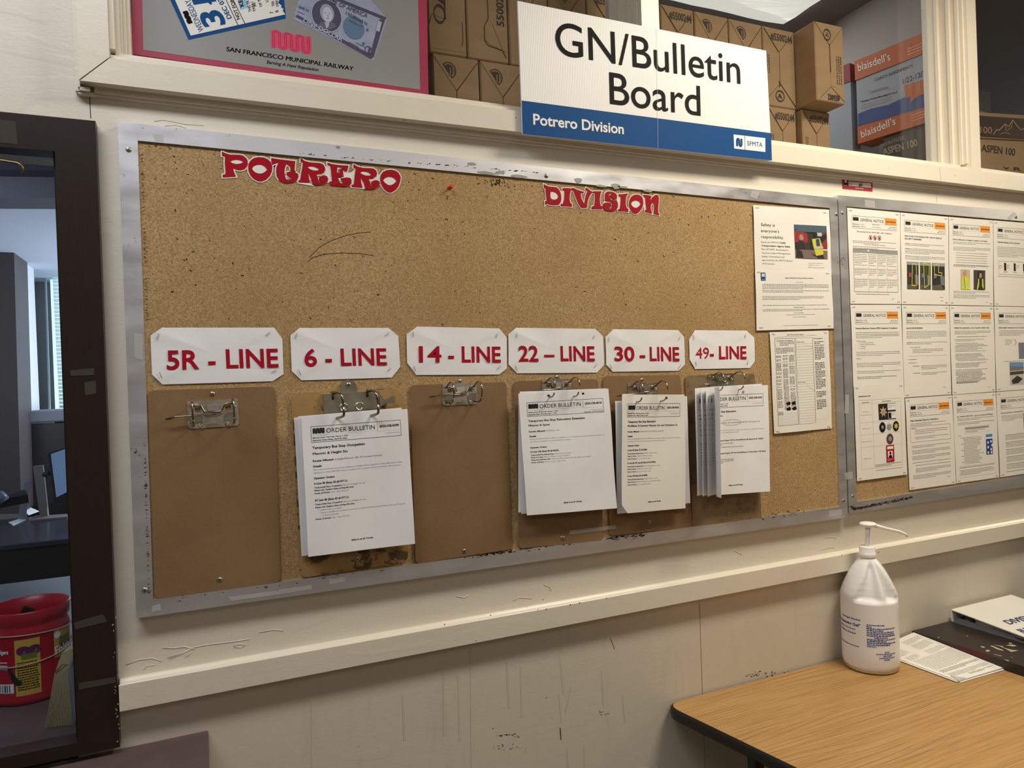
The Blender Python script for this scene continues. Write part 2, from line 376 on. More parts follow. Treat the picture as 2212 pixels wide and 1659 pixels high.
class Sheet:
    "a sheet of paper W x H inches between four corners in space, gently waved, printed on its own surface"
    def __init__(s, name, label, cat, c, W=8.5, H=11, wave=0.0015, curl=0.0, group=None, mat_=None, nx=12, ny=14, seed=0, bend=None, thick=0.0004, cut=None):
        s.c = [Vector(p) for p in c]; s.W, s.H = W, H; s.wave = wave; s.curl = curl; s.ph = random.uniform(0, 6); s.bend = bend
        e1 = s.c[1] - s.c[0]; e2 = s.c[2] - s.c[0]; s.n = e2.cross(e1).normalized()
        if s.n.dot(CAM - s.c[0]) < 0: s.n = -s.n
        mb = MB(); vs = []; fs = []
        for j in range(ny + 1):
            for i in range(nx + 1): vs.append(s.P(W * i / nx, H * j / ny, 0))
        for j in range(ny):
            for i in range(nx): k = j * (nx + 1) + i; fs.append((k, k + nx + 1, k + nx + 2, k + 1))
        if cut == 'bl': # clipped lower left corner
            k = (ny - 1) * (nx + 1); fs.remove((k, k + nx + 1, k + nx + 2, k + 1)); fs.append((k, k + nx + 2, k + 1))
        nb = len(vs); vs2 = [v - s.n * thick for v in vs]
        mb.add(vs, fs, mat_ or M_PAPER, True); mb.add(vs2, [tuple(reversed(f)) for f in fs], mat_ or M_PAPER, True)
        s.o = mb.obj(name, None, None, s.c[0]); tag(s.o, label, cat, group); s.p = Print(lambda x, y: s.P(x, y, 0.0003))
    def P(s, x, y, lift=0.0):
        u, v = x / s.W, y / s.H; c = s.c; ub = u; extra = 0.0
        if s.bend and u < s.bend[0]:
            uc, amt, sh = s.bend; t = (uc - u) / uc; extra = amt * t * t; ub = u + sh * t * t
        p = c[0] * (1 - ub) * (1 - v) + c[1] * ub * (1 - v) + c[2] * (1 - ub) * v + c[3] * ub * v
        d = s.wave * (math.sin(3.1 * u * 2 + s.ph) * math.sin(2.6 * v + s.ph * 0.7) + 0.5 * math.sin(7 * v + 4 * u + s.ph)) * min(1, 4 * v + 0.2)
        d += s.curl * math.sin(math.pi * min(1, max(0, v))) + extra
        return p + s.n * (d + lift)
    def staple(s, x, y, ang=0.0, L=0.42):
        c, sn = math.cos(ang), math.sin(ang); a = s.P(x - c * L / 2, y - sn * L / 2, 0.0012); b = s.P(x + c * L / 2, y + sn * L / 2, 0.0012)
        MB().tube([a - s.n * 0.0012, a, b, b - s.n * 0.0012], 0.00042, M_STAPLE, 5).obj('staple', None, s.o)
    def done(s): s.p.done(s.o); return s.o
def quadpx(tl, tr, bl, br, y, ydl=0.0): # corners on planes y (top) and y+ydl (bottom)
    return [at(*tl, y), at(*tr, y), at(*bl, y + ydl), at(*br, y + ydl)]

class Plane:
    "print laid out in metres on a vertical plane y = const, anchored by points"
    def __init__(s, y): s.y = y; s.p = Print(lambda x, z: Vector((x, y, -z)))
    def w(s, px, py): q = at(px, py, s.y); return (q.x, -q.z)
    def text(s, body, A, B, C, m=M_INK, bold=0.0, res=4, space=1.0, lift=0.0):
        "A baseline start, B baseline end, C top of the first capital - photograph pixels turned into points of the plane"
        a, b, c = s.w(*A), s.w(*B), s.w(*C); vs, fs = glyphs(body, bold, res, space)
        x0 = min(v[0] for v in vs); x1 = max(v[0] for v in vs); ex = ((b[0] - a[0]) / (x1 - x0), (b[1] - a[1]) / (x1 - x0)); ey = ((c[0] - a[0]) / CAPH, (c[1] - a[1]) / CAPH)
        s.p.put([(a[0] + (v[0] - x0) * ex[0] + v[1] * ey[0], a[1] + (v[0] - x0) * ex[1] + v[1] * ey[1]) for v in vs], fs, m)
    def poly(s, pts, m): s.p.poly([s.w(*q) for q in pts], m)
    def line(s, a, b, t, m): a, b = s.w(*a), s.w(*b); s.p.line(a[0], a[1], b[0], b[1], t, m)
    def affine(s, vs, A, B, C): # unit square: A origin, B +x, C +y
        a, b, c = s.w(*A), s.w(*B), s.w(*C); return [(a[0] + x * (b[0] - a[0]) + y * (c[0] - a[0]), a[1] + x * (b[1] - a[1]) + y * (c[1] - a[1])) for x, y in vs]
    def done(s, parent, name='print'): return s.p.done(parent, name)

def screw(c, r, parent, m=M_STEEL, cross=True, ang=0.5):
    mb = MB(); c = Vector(c)
    mb.lathe([(r, 0.0), (r, 0.0006), (r * 0.8, 0.0016), (r * 0.4, 0.0022), (0.0001, 0.0024)], c, m, 14, axis='y')
    o = mb.obj('screw', None, parent, c)
    if cross:
        k = MB()
        for a in ((ang, ang + math.pi / 2) if cross == True else (ang,)):
            dx, dz = math.cos(a) * r * 0.6, math.sin(a) * r * 0.6; nx, nz = -math.sin(a) * r * 0.12, math.cos(a) * r * 0.12; y = c.y - 0.00246
            k.quad((c.x - dx - nx, y, c.z - dz - nz), (c.x + dx - nx, y, c.z + dz - nz), (c.x + dx + nx, y, c.z + dz + nz), (c.x - dx + nx, y, c.z - dz + nz))
        k.obj('slot', M_DARK, o) if o.parent is None or o.parent.parent is None else None
    return o

# ================================================================== THE SETTING
FL = -0.0
XL, XR, YF = -3.2, 5.6, -4.2
# openings in the wall
LZ = at(447, 1577, 0.0).z
ox_r = (at(115, 328, 0).x + at(172, 1600, 0).x) / 2           # right edge of the dark window's opening
oz_t = at(60, 318, 0).z; oz_b = LZ - 0.04; ox_l = -1.6
ux_l = at(235, 60, -0.035).x - 0.006; uz_b = at(1100, 236, 0).z            # upper windows
uz_t = 2.975; ux_r = 5.2
WT = 0.11
def wallbox(name, pieces, m):
    mb = MB()
    for p in pieces: mb.box(*p)
    return struct(mb.obj(name, m))
rail_z = at(1000, 1345, 0).z
rail_zb = at(258.5, 1538.6, -0.03).z; rail_zt = at(256, 1482, -0.03).z; rail_zt0 = at(256, 1466, 0).z
xw = ox_r
wallbox('wall_back', [(xw, XR, 0, WT, rail_zb, uz_b), (xw, ux_l, 0, WT, uz_b, 3.4), (ux_l, XR, 0, WT, uz_t, 3.4), (ux_r, XR, 0, WT, uz_b, uz_t),
                      (ox_l, xw, 0, WT, oz_t, 3.0), (XL, ox_l, 0, WT, FL, 3.0)], M_WALL)
lower = wallbox('wall_lower', [(ox_l, XR, 0.001, WT, FL, oz_b), (xw, XR, 0.001, WT, oz_b, rail_zb)], M_WALL_LOW)
# panel seams and scuffs on the lower wall, each a real shallow groove or mark
def seam(px0, px1, t=0.0012, m=None, parent=lower, name='panel_seam', y=0.0003):
    a, b = at(*px0, y), at(*px1, y); d = (b - a).normalized(); n = Vector((-d.z, 0, d.x)) * t
    MB().quad(a - n, a + n, b + n, b - n).obj(name, m or M_CHIP, parent)
M_SEAM = mat('seam_dark', (150, 138, 118), 0.8); M_SCUFF = mat('scuff_mark', (120, 108, 92), 0.8); M_SCUFF_P = mat('pale_scuff', (203, 193, 176), 0.8)  # darker line colour for seams, crack and joint, plus two scuff tones
seam((1511, 1303), (1523, 1659), 0.0007, M_SEAM); seam((1016, 1402), (1018, 1659), 0.0005, M_SCUFF_P); seam((672, 1520), (673, 1659), 0.0004, M_SCUFF_P)
R = random.Random(3)
def mark(px, py, w, h, m, n=9, y=0.0005, name='scuff'):
    mb = MB()
    for _ in range(n):
        x, yy = px + R.uniform(-w, w), py + R.uniform(-h, h) - 0.2 * (0); k = R.uniform(0.6, 2.6); pts = []
        for j in range(6):
            a = j / 6 * 6.283; pts.append(at(x + math.cos(a) * k * R.uniform(0.5, 1.6), yy + math.sin(a) * k * 0.5 * R.uniform(0.4, 1.4), y))
        mb.add(pts, [tuple(range(6))])
    mb.obj(name, m, lower)
mark(1100, 1588, 28, 4, M_CHIP, 22); mark(1105, 1614, 40, 8, M_SCUFF, 16); mark(1305, 1540, 12, 5, M_SCUFF, 12); mark(1680, 1456, 50, 6, M_CHIP, 30); mark(1630, 1459, 18, 3, M_CHIP, 16)
for a, b, w in (((1207, 1500), (1213, 1560), 0.0012), ((1225, 1615), (1227, 1659), 0.0016), ((1262, 1614), (1263, 1659), 0.0016), ((1095, 1430), (1100, 1530), 0.0022), ((1125, 1440), (1127, 1550), 0.0018), ((1210, 1420), (1218, 1500), 0.0022), ((1235, 1480), (1222, 1540), 0.0018), ((1300, 1450), (1304, 1525), 0.0016), ((990, 1460), (993, 1600), 0.0018), ((958, 1455), (960, 1590), 0.0018), ((1345, 1500), (1350, 1560), 0.0014), ((870, 1500), (874, 1600), 0.002)):
    seam(a, b, w, M_SCUFF_P, lower, 'drip_streak', 0.0006)
seam((1210, 1572), (1212, 1598), 0.0012, M_CHIP, lower, 'chip', 0.0004)
seam((1318, 1378), (1328, 1402), 0.0008, M_SCUFF, lower, 'scratch', 0.0004)
wb = bpy.data.objects['wall_back']
for k_, line in enumerate(([(362, 1421), (385, 1413), (404, 1407), (420, 1398), (440, 1394), (470, 1390), (505, 1386), (540, 1380)], [(366, 1424), (398, 1410), (412, 1399)], [(352, 1399), (375, 1400), (398, 1397), (420, 1402), (412, 1412), (400, 1420)], [(272, 1436), (300, 1425), (330, 1422), (350, 1428)], [(560, 1366), (590, 1360), (612, 1362)], [(505, 1395), (520, 1391), (530, 1394), (520, 1399), (506, 1397)], [(310, 1448), (318, 1438), (334, 1436)],
      [(333, 262), (352, 259), (371, 262), (400, 268), (440, 271)], [(356, 272), (380, 270), (402, 276)], [(1108, 1298), (1122, 1290), (1150, 1293)], [(985, 1288), (1003, 1291), (1012, 1286)], [(1174, 1262), (1188, 1268), (1190, 1276)], [(1585, 1188), (1600, 1196), (1602, 1199)], [(1775, 1188), (1790, 1182), (1803, 1183)], [(1780, 1162), (1798, 1160), (1806, 1163)])):
    p_ = [at(x_, y_, -0.0004) for x_, y_ in line]; MB().tube(p_, 0.0008, None, 5).obj('paint_ridge', M_WALL, wb)
# chair rail
mb = MB(); y = -0.03; zt, zb = rail_zt, rail_zb
prof = [(0.0, rail_zt0), (-0.006, rail_zt0), (-0.010, rail_zt0 - 0.004), (-0.022, rail_zt0 - 0.007), (-0.029, zt + 0.001), (y, zt), (y, zb + 0.001), (-0.029, zb), (-0.012, zb), (-0.012, zb - 0.006), (0.0, zb - 0.008)]
x0 = at(257, 1500, -0.03).x
mb.add([(x0, a, b) for a, b in prof] + [(XR, a, b) for a, b in prof], [(i + 1, i, len(prof) + i, len(prof) + i + 1) for i in range(len(prof) - 1)] + [tuple(range(len(prof)))])
rail = struct(mb.obj('trim_1', M_TRIM))
for px, py in ((1180, 1316), (960, 1349), (1232, 1306), (1252, 1302), (1818, 1199), (1310, 1292), (1060, 1329)):
    q = at(px, py, -0.0304); MB().lathe([(0.0016, 0), (0.0001, 0.0002)], q, M_CHIP, 6, axis='y').obj('paint_chip', None, rail)
# window trim: lower casing, side casing, bead, mullions
cz_b = at(1000, 271, -0.035).z; cz_b = (at(173.5, 174, -0.035).z + at(2212, 412.6, -0.035).z) / 2
cz_t = (at(236, 124, -0.035).z + at(2097, 367.8, -0.035).z) / 2
cx_o = at(171, 150, -0.035).x; cx_i = at(235, 60, -0.035).x
M_SHELFPAINT = M_TRIM
casing = MB(); yf = -0.035
casing.prism([(cx_o, yf, cz_b), (XR, yf, cz_b), (XR, yf, cz_t), (cx_i, yf, cz_t)], (0, -yf, 0))
sill = struct(casing.obj('trim_2', M_TRIM))
c2 = MB(); c2.prism([(cx_o - 0.001, yf + 0.0006, cz_b + 0.002), (cx_i - 0.001, yf + 0.0006, cz_t + 0.002), (cx_i - 0.001, yf + 0.0006, 3.0), (cx_o - 0.001, yf + 0.0006, 3.0)], (0, -yf, 0)); struct(c2.obj('trim_3', M_TRIM))
c3 = MB(); xb = at(158, 100, -0.02).x
c3.box(xb, cx_o - 0.001, -0.016, 0, cz_b - 0.012, 3.0); c3.box(xb + 0.005, cx_o - 0.001, -0.023, -0.016, cz_b - 0.007, 3.0)
c3.box(xb + 0.004, cx_o + 0.02, -0.014, 0, cz_b - 0.016, cz_b - 0.012); c3.box(xb + 0.008, cx_o + 0.014, -0.022, 0, cz_b - 0.012, cz_b - 0.006); c3.obj('edge_moulding', M_TRIM, bpy.data.objects['trim_3'])
um = MB(); um.box(cx_o + 0.02, XR, -0.012, 0, cz_b - 0.010, cz_b); um.box(cx_o + 0.02, XR, -0.006, 0, cz_b - 0.015, cz_b - 0.010); um.obj('lower_bead', M_TRIM, sill)
seam((193, 196), (196, 256), 0.0006, M_DARK, bpy.data.objects['wall_back'], 'crack', -0.0004)
seam((2022, 404), (2024, 438), 0.0005, M_SEAM, bpy.data.objects['wall_back'], 'crack', -0.0004)
seam((2030, 362), (2033, 391), 0.0004, M_SEAM, sill, 'joint', yf - 0.0004)
seam((236, 124), (174, 172), 0.0004, M_DARK, sill, 'mitre_joint', yf - 0.0002)
GY = 0.085   # plane of the upper glass
win1 = MB(); bz = (at(263.5, 114, -0.004).z + at(2079, 358.8, -0.004).z) / 2
win1.box(cx_i, XR, -0.022, -0.004, cz_t - 0.01, (cz_t + bz) / 2); win1.box(cx_i + 0.006, XR, -0.004, GY + 0.02, cz_t - 0.012, bz)
w1 = struct(win1.obj('window_1', M_TRIM))
jb = MB(); xj = cx_i
for dx, y0, y1 in ((0.004, -0.022, 0.0), (0.011, 0.0, 0.012), (0.0145, 0.012, 0.03), (0.020, 0.03, 0.045), (0.026, 0.045, GY + 0.02)): jb.box(xj - .006, xj + dx + 0.004, y0 + .0006, y1 + .0006, bz, 3.0)
jb.obj('side_jamb', M_TRIM, w1)
def mullion(xa, xb_):
    mb = MB(); mb.box(xa, xb_, yf, GY + 0.03, cz_t, 3.0)
    for dx, y0, y1 in ((0.006, -0.024, -0.012), (0.010, -0.012, -0.002), (0.008, -0.002, 0.014), (0.016, 0.014, 0.024), (0.012, 0.024, 0.05), (0.022, 0.05, 0.060), (0.018, 0.060, GY + 0.02)):
        mb.box(xa - dx, xa, y0, y1, bz, 3.0); mb.box(xb_, xb_ + dx * 0.7, y0, y1, bz, 3.0)
    return mb.obj('mullion', M_TRIM, w1)
m1 = (at(1386, 40, yf).x, at(1424.5, 60, yf).x); m2 = (at(2097, 300, yf).x, at(2117, 300, yf).x)
mullion(*m1); mullion(*m2); mullion(ux_r - 0.2, ux_r - 0.15)
for a, b in ((cx_i + 0.02, m1[0] - 0.001), (m1[1] + 0.001, m2[0] - 0.001), (m2[1] + 0.001, ux_r - 0.2)):
    g = MB(); g.box(a, b, GY, GY + 0.003, bz - 0.004, 3.0); g.obj('pane', M_GLASS, w1)
# dark framed office window
FY = -0.024
a, b = at(205, 258, FY), at(259.5, 1610, FY); fx_o = (a.x + b.x) / 2; fx_i = (at(115.5, 350, FY).x + at(172, 1600, FY).x) / 2
fz_o = (at(0, 240, FY).z + at(205, 262, FY).z) / 2; fz_i = at(100, 325, FY).z; fz_b = at(172, 1603, FY).z; fz_bo = at(220, 1622, FY).z
fr = MB(); fr.box(fx_i, fx_o, FY, 0.02, fz_bo, fz_o); fr.box(-1.6, fx_i, FY, 0.02, fz_i, fz_o); fr.box(-1.6, fx_i, FY, 0.02, fz_bo, fz_b)
fr.box(fx_i - 0.006, fx_i, 0.0, 0.02, fz_b, fz_i)
w2 = struct(fr.obj('window_2', M_FRAME))
g = MB(); g.box(-1.6, fx_i - 0.0, 0.021, 0.026, fz_b - 0.01, fz_i + 0.01); g.obj('pane', M_GLASS2, w2)
h = MB(); pts = [at(0, 346, -0.03), at(38, 352, -0.03), at(47, 358, -0.032), at(50, 366, -0.03), at(50, 378, -0.026)]
h.tube([at(-60, 340, -0.03)] + pts, 0.0022); h.obj('wire_hook', mat('brass_wire', (150, 130, 92), 0.3, 0.9), w2)
for q in (((0, 258), (34, 262), (38, 312), (0, 308)),): MB().quad(*[at(*p, FY - 0.0006) for p in q]).obj('tape_strip', M_TAPE_D, w2)
for q in (((151, 800), (203, 795), (204, 810), (153, 812)), ((160, 1345), (222, 1326), (232, 1343), (162, 1360)), ((170, 1475), (250, 1462), (250, 1475), (170, 1490)), ((182, 826), (207, 822), (208, 850), (184, 854))):
    MB().quad(*[at(*p, FY - 0.0006) for p in q]).obj('tape_strip', M_TAPE_D, w2)
sp = MB(); R2 = random.Random(5)
for _ in range(26):
    py = R2.choice([R2.uniform(1520, 1605), R2.uniform(1300, 1500)]); px = 247 + (py - 1300) * 0.04 + R2.uniform(-7, 2); q = at(px, py, FY - 0.0003); r = R2.uniform(0.0004, 0.0011)
    sp.add([q + Vector((math.cos(k * 1.256) * r, 0, math.sin(k * 1.256) * r * 1.5)) for k in range(5)], [(0, 1, 2, 3, 4)])
o = sp.obj('paint_speck', mat('cream_speck', (200, 190, 170), 0.6), w2); o['kind'] = 'stuff'
# counter ledge
lz = atz(447, 1577, 0.0); LZ = at(447, 1577, 0.0).z; lx = (at(447, 1577, 0).x + atz(455, 1659, LZ).x) / 2
vs, fs = cbox(-1.5, lx, -0.34, -0.0005, LZ - 0.035, LZ, 0.002); L_ = MB().add(vs, fs); ledge = L_.obj('counter_ledge', M_LEDGE, None, (lx - 0.4, -0.1, LZ - 0.035))
tag(ledge, 'plum-brown painted ledge sticking out under the dark framed window', 'ledge')
br = MB(); br.prism([(-0.5, -0.002, LZ - 0.036), (-0.5, -0.25, LZ - 0.036), (-0.5, -0.002, LZ - 0.3)], (0.03, 0, 0)); br.obj('bracket', M_LEDGE, ledge)
# room shell on the photographer's side
wallbox('floor', [(XL, XR, YF, 0.0, -0.1, 0.0)], mat('brown_floor', (112, 98, 82), 0.5))
wallbox('ceiling', [(XL, XR, YF, 0.0, 3.0, 3.1)], mat('white_ceiling', (228, 224, 214), 0.8))
M_RW = mat('room_wall_paint', (160, 154, 142), 0.6)
wallbox('wall_left', [(XL - 0.1, XL, YF, 0, 0, 3.0)], M_RW); wallbox('wall_right', [(XR, XR + 0.1, YF, 0, 0, 3.0)], M_RW); wallbox('wall_front', [(XL, XR, YF - 0.1, YF, 0, 3.0)], M_RW)
# storage room behind the upper windows
PX = at(262, 60, 0.2).x - 0.05
sc_z = 3.30
M_ST = mat('storage_wall_paint', (134, 131, 130), 0.8); M_STC = mat('storage_ceiling_paint', (112, 110, 112), 0.8)
SWX = atz(1794, 53, sc_z).x
wallbox('wall_storage_right', [(SWX, SWX + 0.05, WT + .45, 2.3, 1.6, sc_z)], M_ST); wallbox('wall_storage_left', [(PX - 0.05, PX, WT, 2.3, 1.6, sc_z)], M_ST)
wallbox('wall_storage_rear', [(PX - 0.05, XR, 2.3, 2.36, 1.6, sc_z)], M_ST); wallbox('ceiling_storage', [(PX - .05, XR, WT, 2.36, sc_z, sc_z + .1)], M_STC)
SHZ = 2.169
shf = MB(); shf.box(PX + 0.001, XR, WT + 0.001, 1.299, SHZ - 0.03, SHZ); shelf = shf.obj('storage_shelf', mat('shelf_board', (120, 100, 76), 0.7), None, (PX, 0.3, SHZ)); tag(shelf, 'long brown shelf board behind the upper windows carrying the cartons', 'shelf')
# lit ceiling diffuser with a ragged edge
fz = sc_z - 0.03; corner = atz(1690, 55, fz); e = []
for k in range(25):
    t = k / 24; x = corner.x - 2.6 * (1 - t); e.append((x, corner.y + R.uniform(-0.012, 0.012)))
rt_ = [(corner.x + R.uniform(-0.006, 0.006), corner.y - 0.09 * k) for k in range(1, 8)]
near = [(corner.x - 2.6, corner.y - 0.63)]
pts = [Vector((x, y, fz + R.uniform(-0.004, 0.004))) for x, y in e + rt_ + near]
dl = MB(); dl.prism(pts, (0, 0, 0.02)); o = dl.obj('ceiling_light', mat('lit_diffuser', (250, 250, 240), 0.6, emit=((236, 238, 222), 0.82)), None, (corner.x - 0.5, corner.y, fz))
tag(o, 'bright white ceiling light diffuser with ragged edge above the cartons', 'ceiling light')

# ================================================================== BULLETIN BOARDS
BY = -0.024; CK = -0.0195
def board(corners, inner, label, slab, screws, seed):
    bl = thing('bulletin_board', label, 'bulletin board', at(*corners[2], 0))
    o = [at(*c, BY) for c in corners]; i = [at(*c, BY) for c in inner]   # TL TR BL BR
    bk = Vector((0, -BY - 0.0005, 0))
    def rail(a, b, c, d):
        MB().prism([a, b, c, d], bk, M_ALU).obj('frame_rail', None, bl)
    g = 0.0002
    rail(o[0], o[1], i[1], i[0]); rail(o[2], i[2], i[3], o[3]); rail(o[0], i[0], i[2], o[2]); rail(o[1], o[3], i[3], i[1])
    k = [Vector((p.x + dx, CK, p.z + dz)) for p, dx, dz in zip(i, (-.004, .004, -.004, .004), (.004, .004, -.004, -.004))]
    MB().prism([k[0], k[1], k[3], k[2]], (0, 0.012, 0), M_CORK).obj('cork_panel', None, bl)
    for s in screws: screw(at(*s, BY), 0.0052, bl, M_STEEL, 'slot', 1.5)
    return bl
B1 = board([(254, 262.2), (1808.3, 428), (294.6, 1335.8), (1831.5, 1117.4)], [(297.5, 303.5), (1792.5, 449.5), (331, 1294), (1815, 1094.5)],
           'big cork bulletin board in a worn aluminium frame holding six clipboards', 0, [(278, 323), (313, 1275), (1180, 380), (1807, 463), (1822, 1082), (1214, 1162)], 1)
B2 = board([(1810.2, 421.5), (2330, 466.5), (1834.3, 1109.3), (2330, 1034)], [(1828, 446), (2330, 488), (1851, 1084.5), (2330, 1008)],
           'right-hand bulletin board in a grey aluminium frame covered with general notices', 0, [(1820, 460), (1842, 1072), (2195, 469)], 2)
for q, pr in ((((328, 1310), (346, 1304), (348, 1318), (328, 1322)), B1), (((493, 1290), (601, 1276), (602, 1284), (500, 1298)), B1), (((602, 1274), (672, 1264), (674, 1272), (602, 1284)), B1), (((330, 288), (352, 290), (354, 306), (334, 304)), B1),
              (((290, 720), (308, 722), (308, 778), (290, 772)), B1), (((710, 1250), (745, 1246), (746, 1256), (712, 1262)), B1), (((1625, 412), (1640, 416), (1635, 430), (1620, 424)), B1), (((1826, 853), (1834, 853), (1833, 893), (1824, 893)), B2),
              (((2176, 470), (2190, 458), (2196, 462), (2182, 476)), B2), (((1824, 1022), (1842, 1018), (1842, 1034), (1828, 1036)), B2), (((1868, 432), (1890, 434), (1890, 449), (1869, 447)), B2), (((1790, 1104), (1818, 1100), (1818, 1112), (1792, 1116)), B1),
              (((1230, 1146), (1330, 1134), (1331, 1142), (1230, 1154)), B1)):
    MB().quad(*[at(*p, BY - 0.0007) for p in q]).obj('tape_strip', M_TAPE, pr)
M_GRIME = mat('grime', (66, 56, 46), 0.85)
def grime(parent, a, b, spread, n, seed):
    "flaking dirt along a stretch of the frame"
    Rr = random.Random(seed); mb = MB()
    for _ in range(n):
        t = Rr.random(); px = a[0] + (b[0] - a[0]) * t; py = a[1] + (b[1] - a[1]) * t + Rr.uniform(-spread, spread) * abs(Rr.random()); w, h_ = Rr.uniform(0.8, 5), Rr.uniform(0.3, 1.6)
        k = 5; mb.add([at(px + math.cos(j * 6.283 / k) * w * Rr.uniform(0.5, 1.3), py + math.sin(j * 6.283 / k) * h_ * Rr.uniform(0.5, 1.3) - (math.cos(j * 6.283 / k) * w) * 0.12, BY - 0.0004) for j in range(k)], [tuple(range(k))])
    o = mb.obj('grime_fleck', M_GRIME, parent); o['kind'] = 'stuff'
grime(B1, (1030, 1200), (1105, 1190), 5, 60, 1); grime(B1, (980, 1206), (1240, 1172), 8, 60, 2); grime(B1, (1310, 1164), (1400, 1154), 8, 70, 3); grime(B1, (1440, 1136), (1740, 1106), 8, 80, 4); grime(B1, (312, 950), (322, 1280), 8, 60, 5)
grime(B1, (360, 1296), (900, 1222), 8, 26, 6); grime(B2, (1852, 1098), (1972, 1074), 5, 170, 7); grime(B2, (1838, 1094), (1848, 1100), 5, 40, 8); grime(B1, (306, 330), (318, 700), 3, 90, 9); grime(B1, (620, 330), (1160, 372), 3, 50, 10)
M_FADE = mat('pale_paint_patch', (232, 230, 220), 0.5)
def flake(parent, spots, m):
    for px, py, w, h_ in spots:
        Rr = random.Random(int(px)); k = 7
        MB().add([at(px + math.cos(j * 6.283 / k) * w * Rr.uniform(0.6, 1.2), py + math.sin(j * 6.283 / k) * h_ * Rr.uniform(0.5, 1.2) + math.cos(j * 6.283 / k) * w * 0.1, BY - 0.0005) for j in range(k)], [tuple(range(k))]).obj('bare_patch', m, parent)
M_BARE = mat('bare_metal_patch', (150, 150, 144), 0.5, 0.4)
flake(B1, ((1020, 354, 14, 4), (1052, 374, 24, 4), (1082, 372, 12, 5), (1120, 381, 22, 4), (1250, 390, 10, 6), (1300, 402, 14, 4), (1330, 402, 12, 6), (1345, 404, 16, 3), (730, 318, 6, 4), (1400, 412, 12, 3)), M_BARE)
# nicks and staple holes in the big cork panel
cn = MB(); Rr = random.Random(21)
for _ in range(230):
    px = Rr.uniform(312, 1620); lo = 305 + (px - 297) * 0.0977; r = Rr.random(); py = lo + 6 + (Rr.random() ** 2.2) * 420
    if r < 0.25: px, py = Rr.gauss(1070, 14), Rr.gauss(395, 4)
    elif r < 0.33: px, py = Rr.gauss(318, 6), Rr.gauss(320, 6)
    elif r < 0.4: px, py = Rr.gauss(1650, 90), Rr.uniform(440, 470)
    if not (305 < px < 1625 and py > lo + 5): continue
    l, w, a = Rr.uniform(0.0008, 0.0032), Rr.uniform(0.0005, 0.0011), Rr.uniform(-0.3, 1.4); q = at(px, py, CK - 0.0004); c_, s_ = math.cos(a), math.sin(a)
    cn.quad(q + Vector((-c_ * l - s_ * w, 0, s_ * l - c_ * w)), q + Vector((c_ * l - s_ * w, 0, -s_ * l - c_ * w)), q + Vector((c_ * l + s_ * w, 0, -s_ * l + c_ * w)), q + Vector((-c_ * l + s_ * w, 0, s_ * l + c_ * w)))
o = cn.obj('pin_hole', mat('pin_hole_dark', (40, 26, 14), 0.9), B1); o['kind'] = 'stuff'
for pts in ([(664, 566), (676, 556), (700, 549), (740, 546), (780, 548), (808, 552)], [(668, 556), (690, 534), (715, 520), (750, 508), (775, 503), (800, 501)]):
    MB().tube([at(*p, CK - 0.0002) for p in pts], 0.0005).obj('pencil_line', M_DARK, B1)

# ------------------------------------------------------------------ cut-out letters
def cutout(name, label, cat, scale, off, letters, links, y):
    def P(p): q = at(off[0] + p[0] / scale, off[1] + p[1] / scale, y); return (q.x, q.z)
    p0 = P(letters[0][1][0][0]); t = thing(name, label, cat, (p0[0], CK, p0[1]))
    bk = MB(); k = 0
    for ch, loops in letters:
        L2 = [[P(p) for p in lp] for lp in loops]
        vs, fs = curve_fill([L2[0]], 0.0022 if scale > 12 else 0.0024)
        k += 1; yy = y + 0.00002 * k
        bk.add([(a, yy, b) for a, b in vs], fs, M_PAPER_W)
        vs, fs = curve_fill(L2); z_ = y - 0.0006 - 0.00003 * k
        MB().add([(a, z_, b) for a, b in vs], fs, M_CUT).obj('letter', None, t)
    for lp in links: bk.add([(P(p)[0], y + 0.0005, P(p)[1]) for p in lp], [tuple(range(len(lp)))], M_PAPER_W)
    bk.obj('backing', None, t); return t
POT = [('P', [[(105,135),(180,175),(300,210),(520,215),(600,230),(670,280),(715,340),(722,440),(700,500),(640,560),(560,585),(480,580),(420,560),(370,535),(390,620),(440,735),(400,740),(125,755),(118,695),(180,680),(190,660),(172,400),(178,262),(102,240)], [(300,382),(360,345),(450,333),(540,345),(620,392),(540,425),(450,437),(360,415)]]),
 ('O', [[(730,520),(740,430),(790,350),(870,290),(980,270),(1100,278),(1200,320),(1270,390),(1305,480),(1300,600),(1250,720),(1160,810),(1060,850),(960,845),(860,790),(780,700),(740,610)], [(820,540),(870,480),(960,450),(1040,452),(1120,490),(1185,570),(1130,625),(1060,660),(990,665),(900,635),(850,590)]]),
 ('T', [[(1280,290),(1450,320),(1860,368),(1850,420),(1835,600),(1740,580),(1730,500),(1640,435),(1610,520),(1595,620),(1610,720),(1640,800),(1690,830),(1780,790),(1700,750),(1645,690),(1650,635),(1720,615),(1830,615),(1920,670),(1935,730),(1900,820),(1820,870),(1690,890),(1560,880),(1460,810),(1410,730),(1395,600),(1410,500),(1455,405),(1400,415),(1310,460),(1285,400)]])]
def sh(lp): return [(a + 2212, b + 166) for a, b in lp]
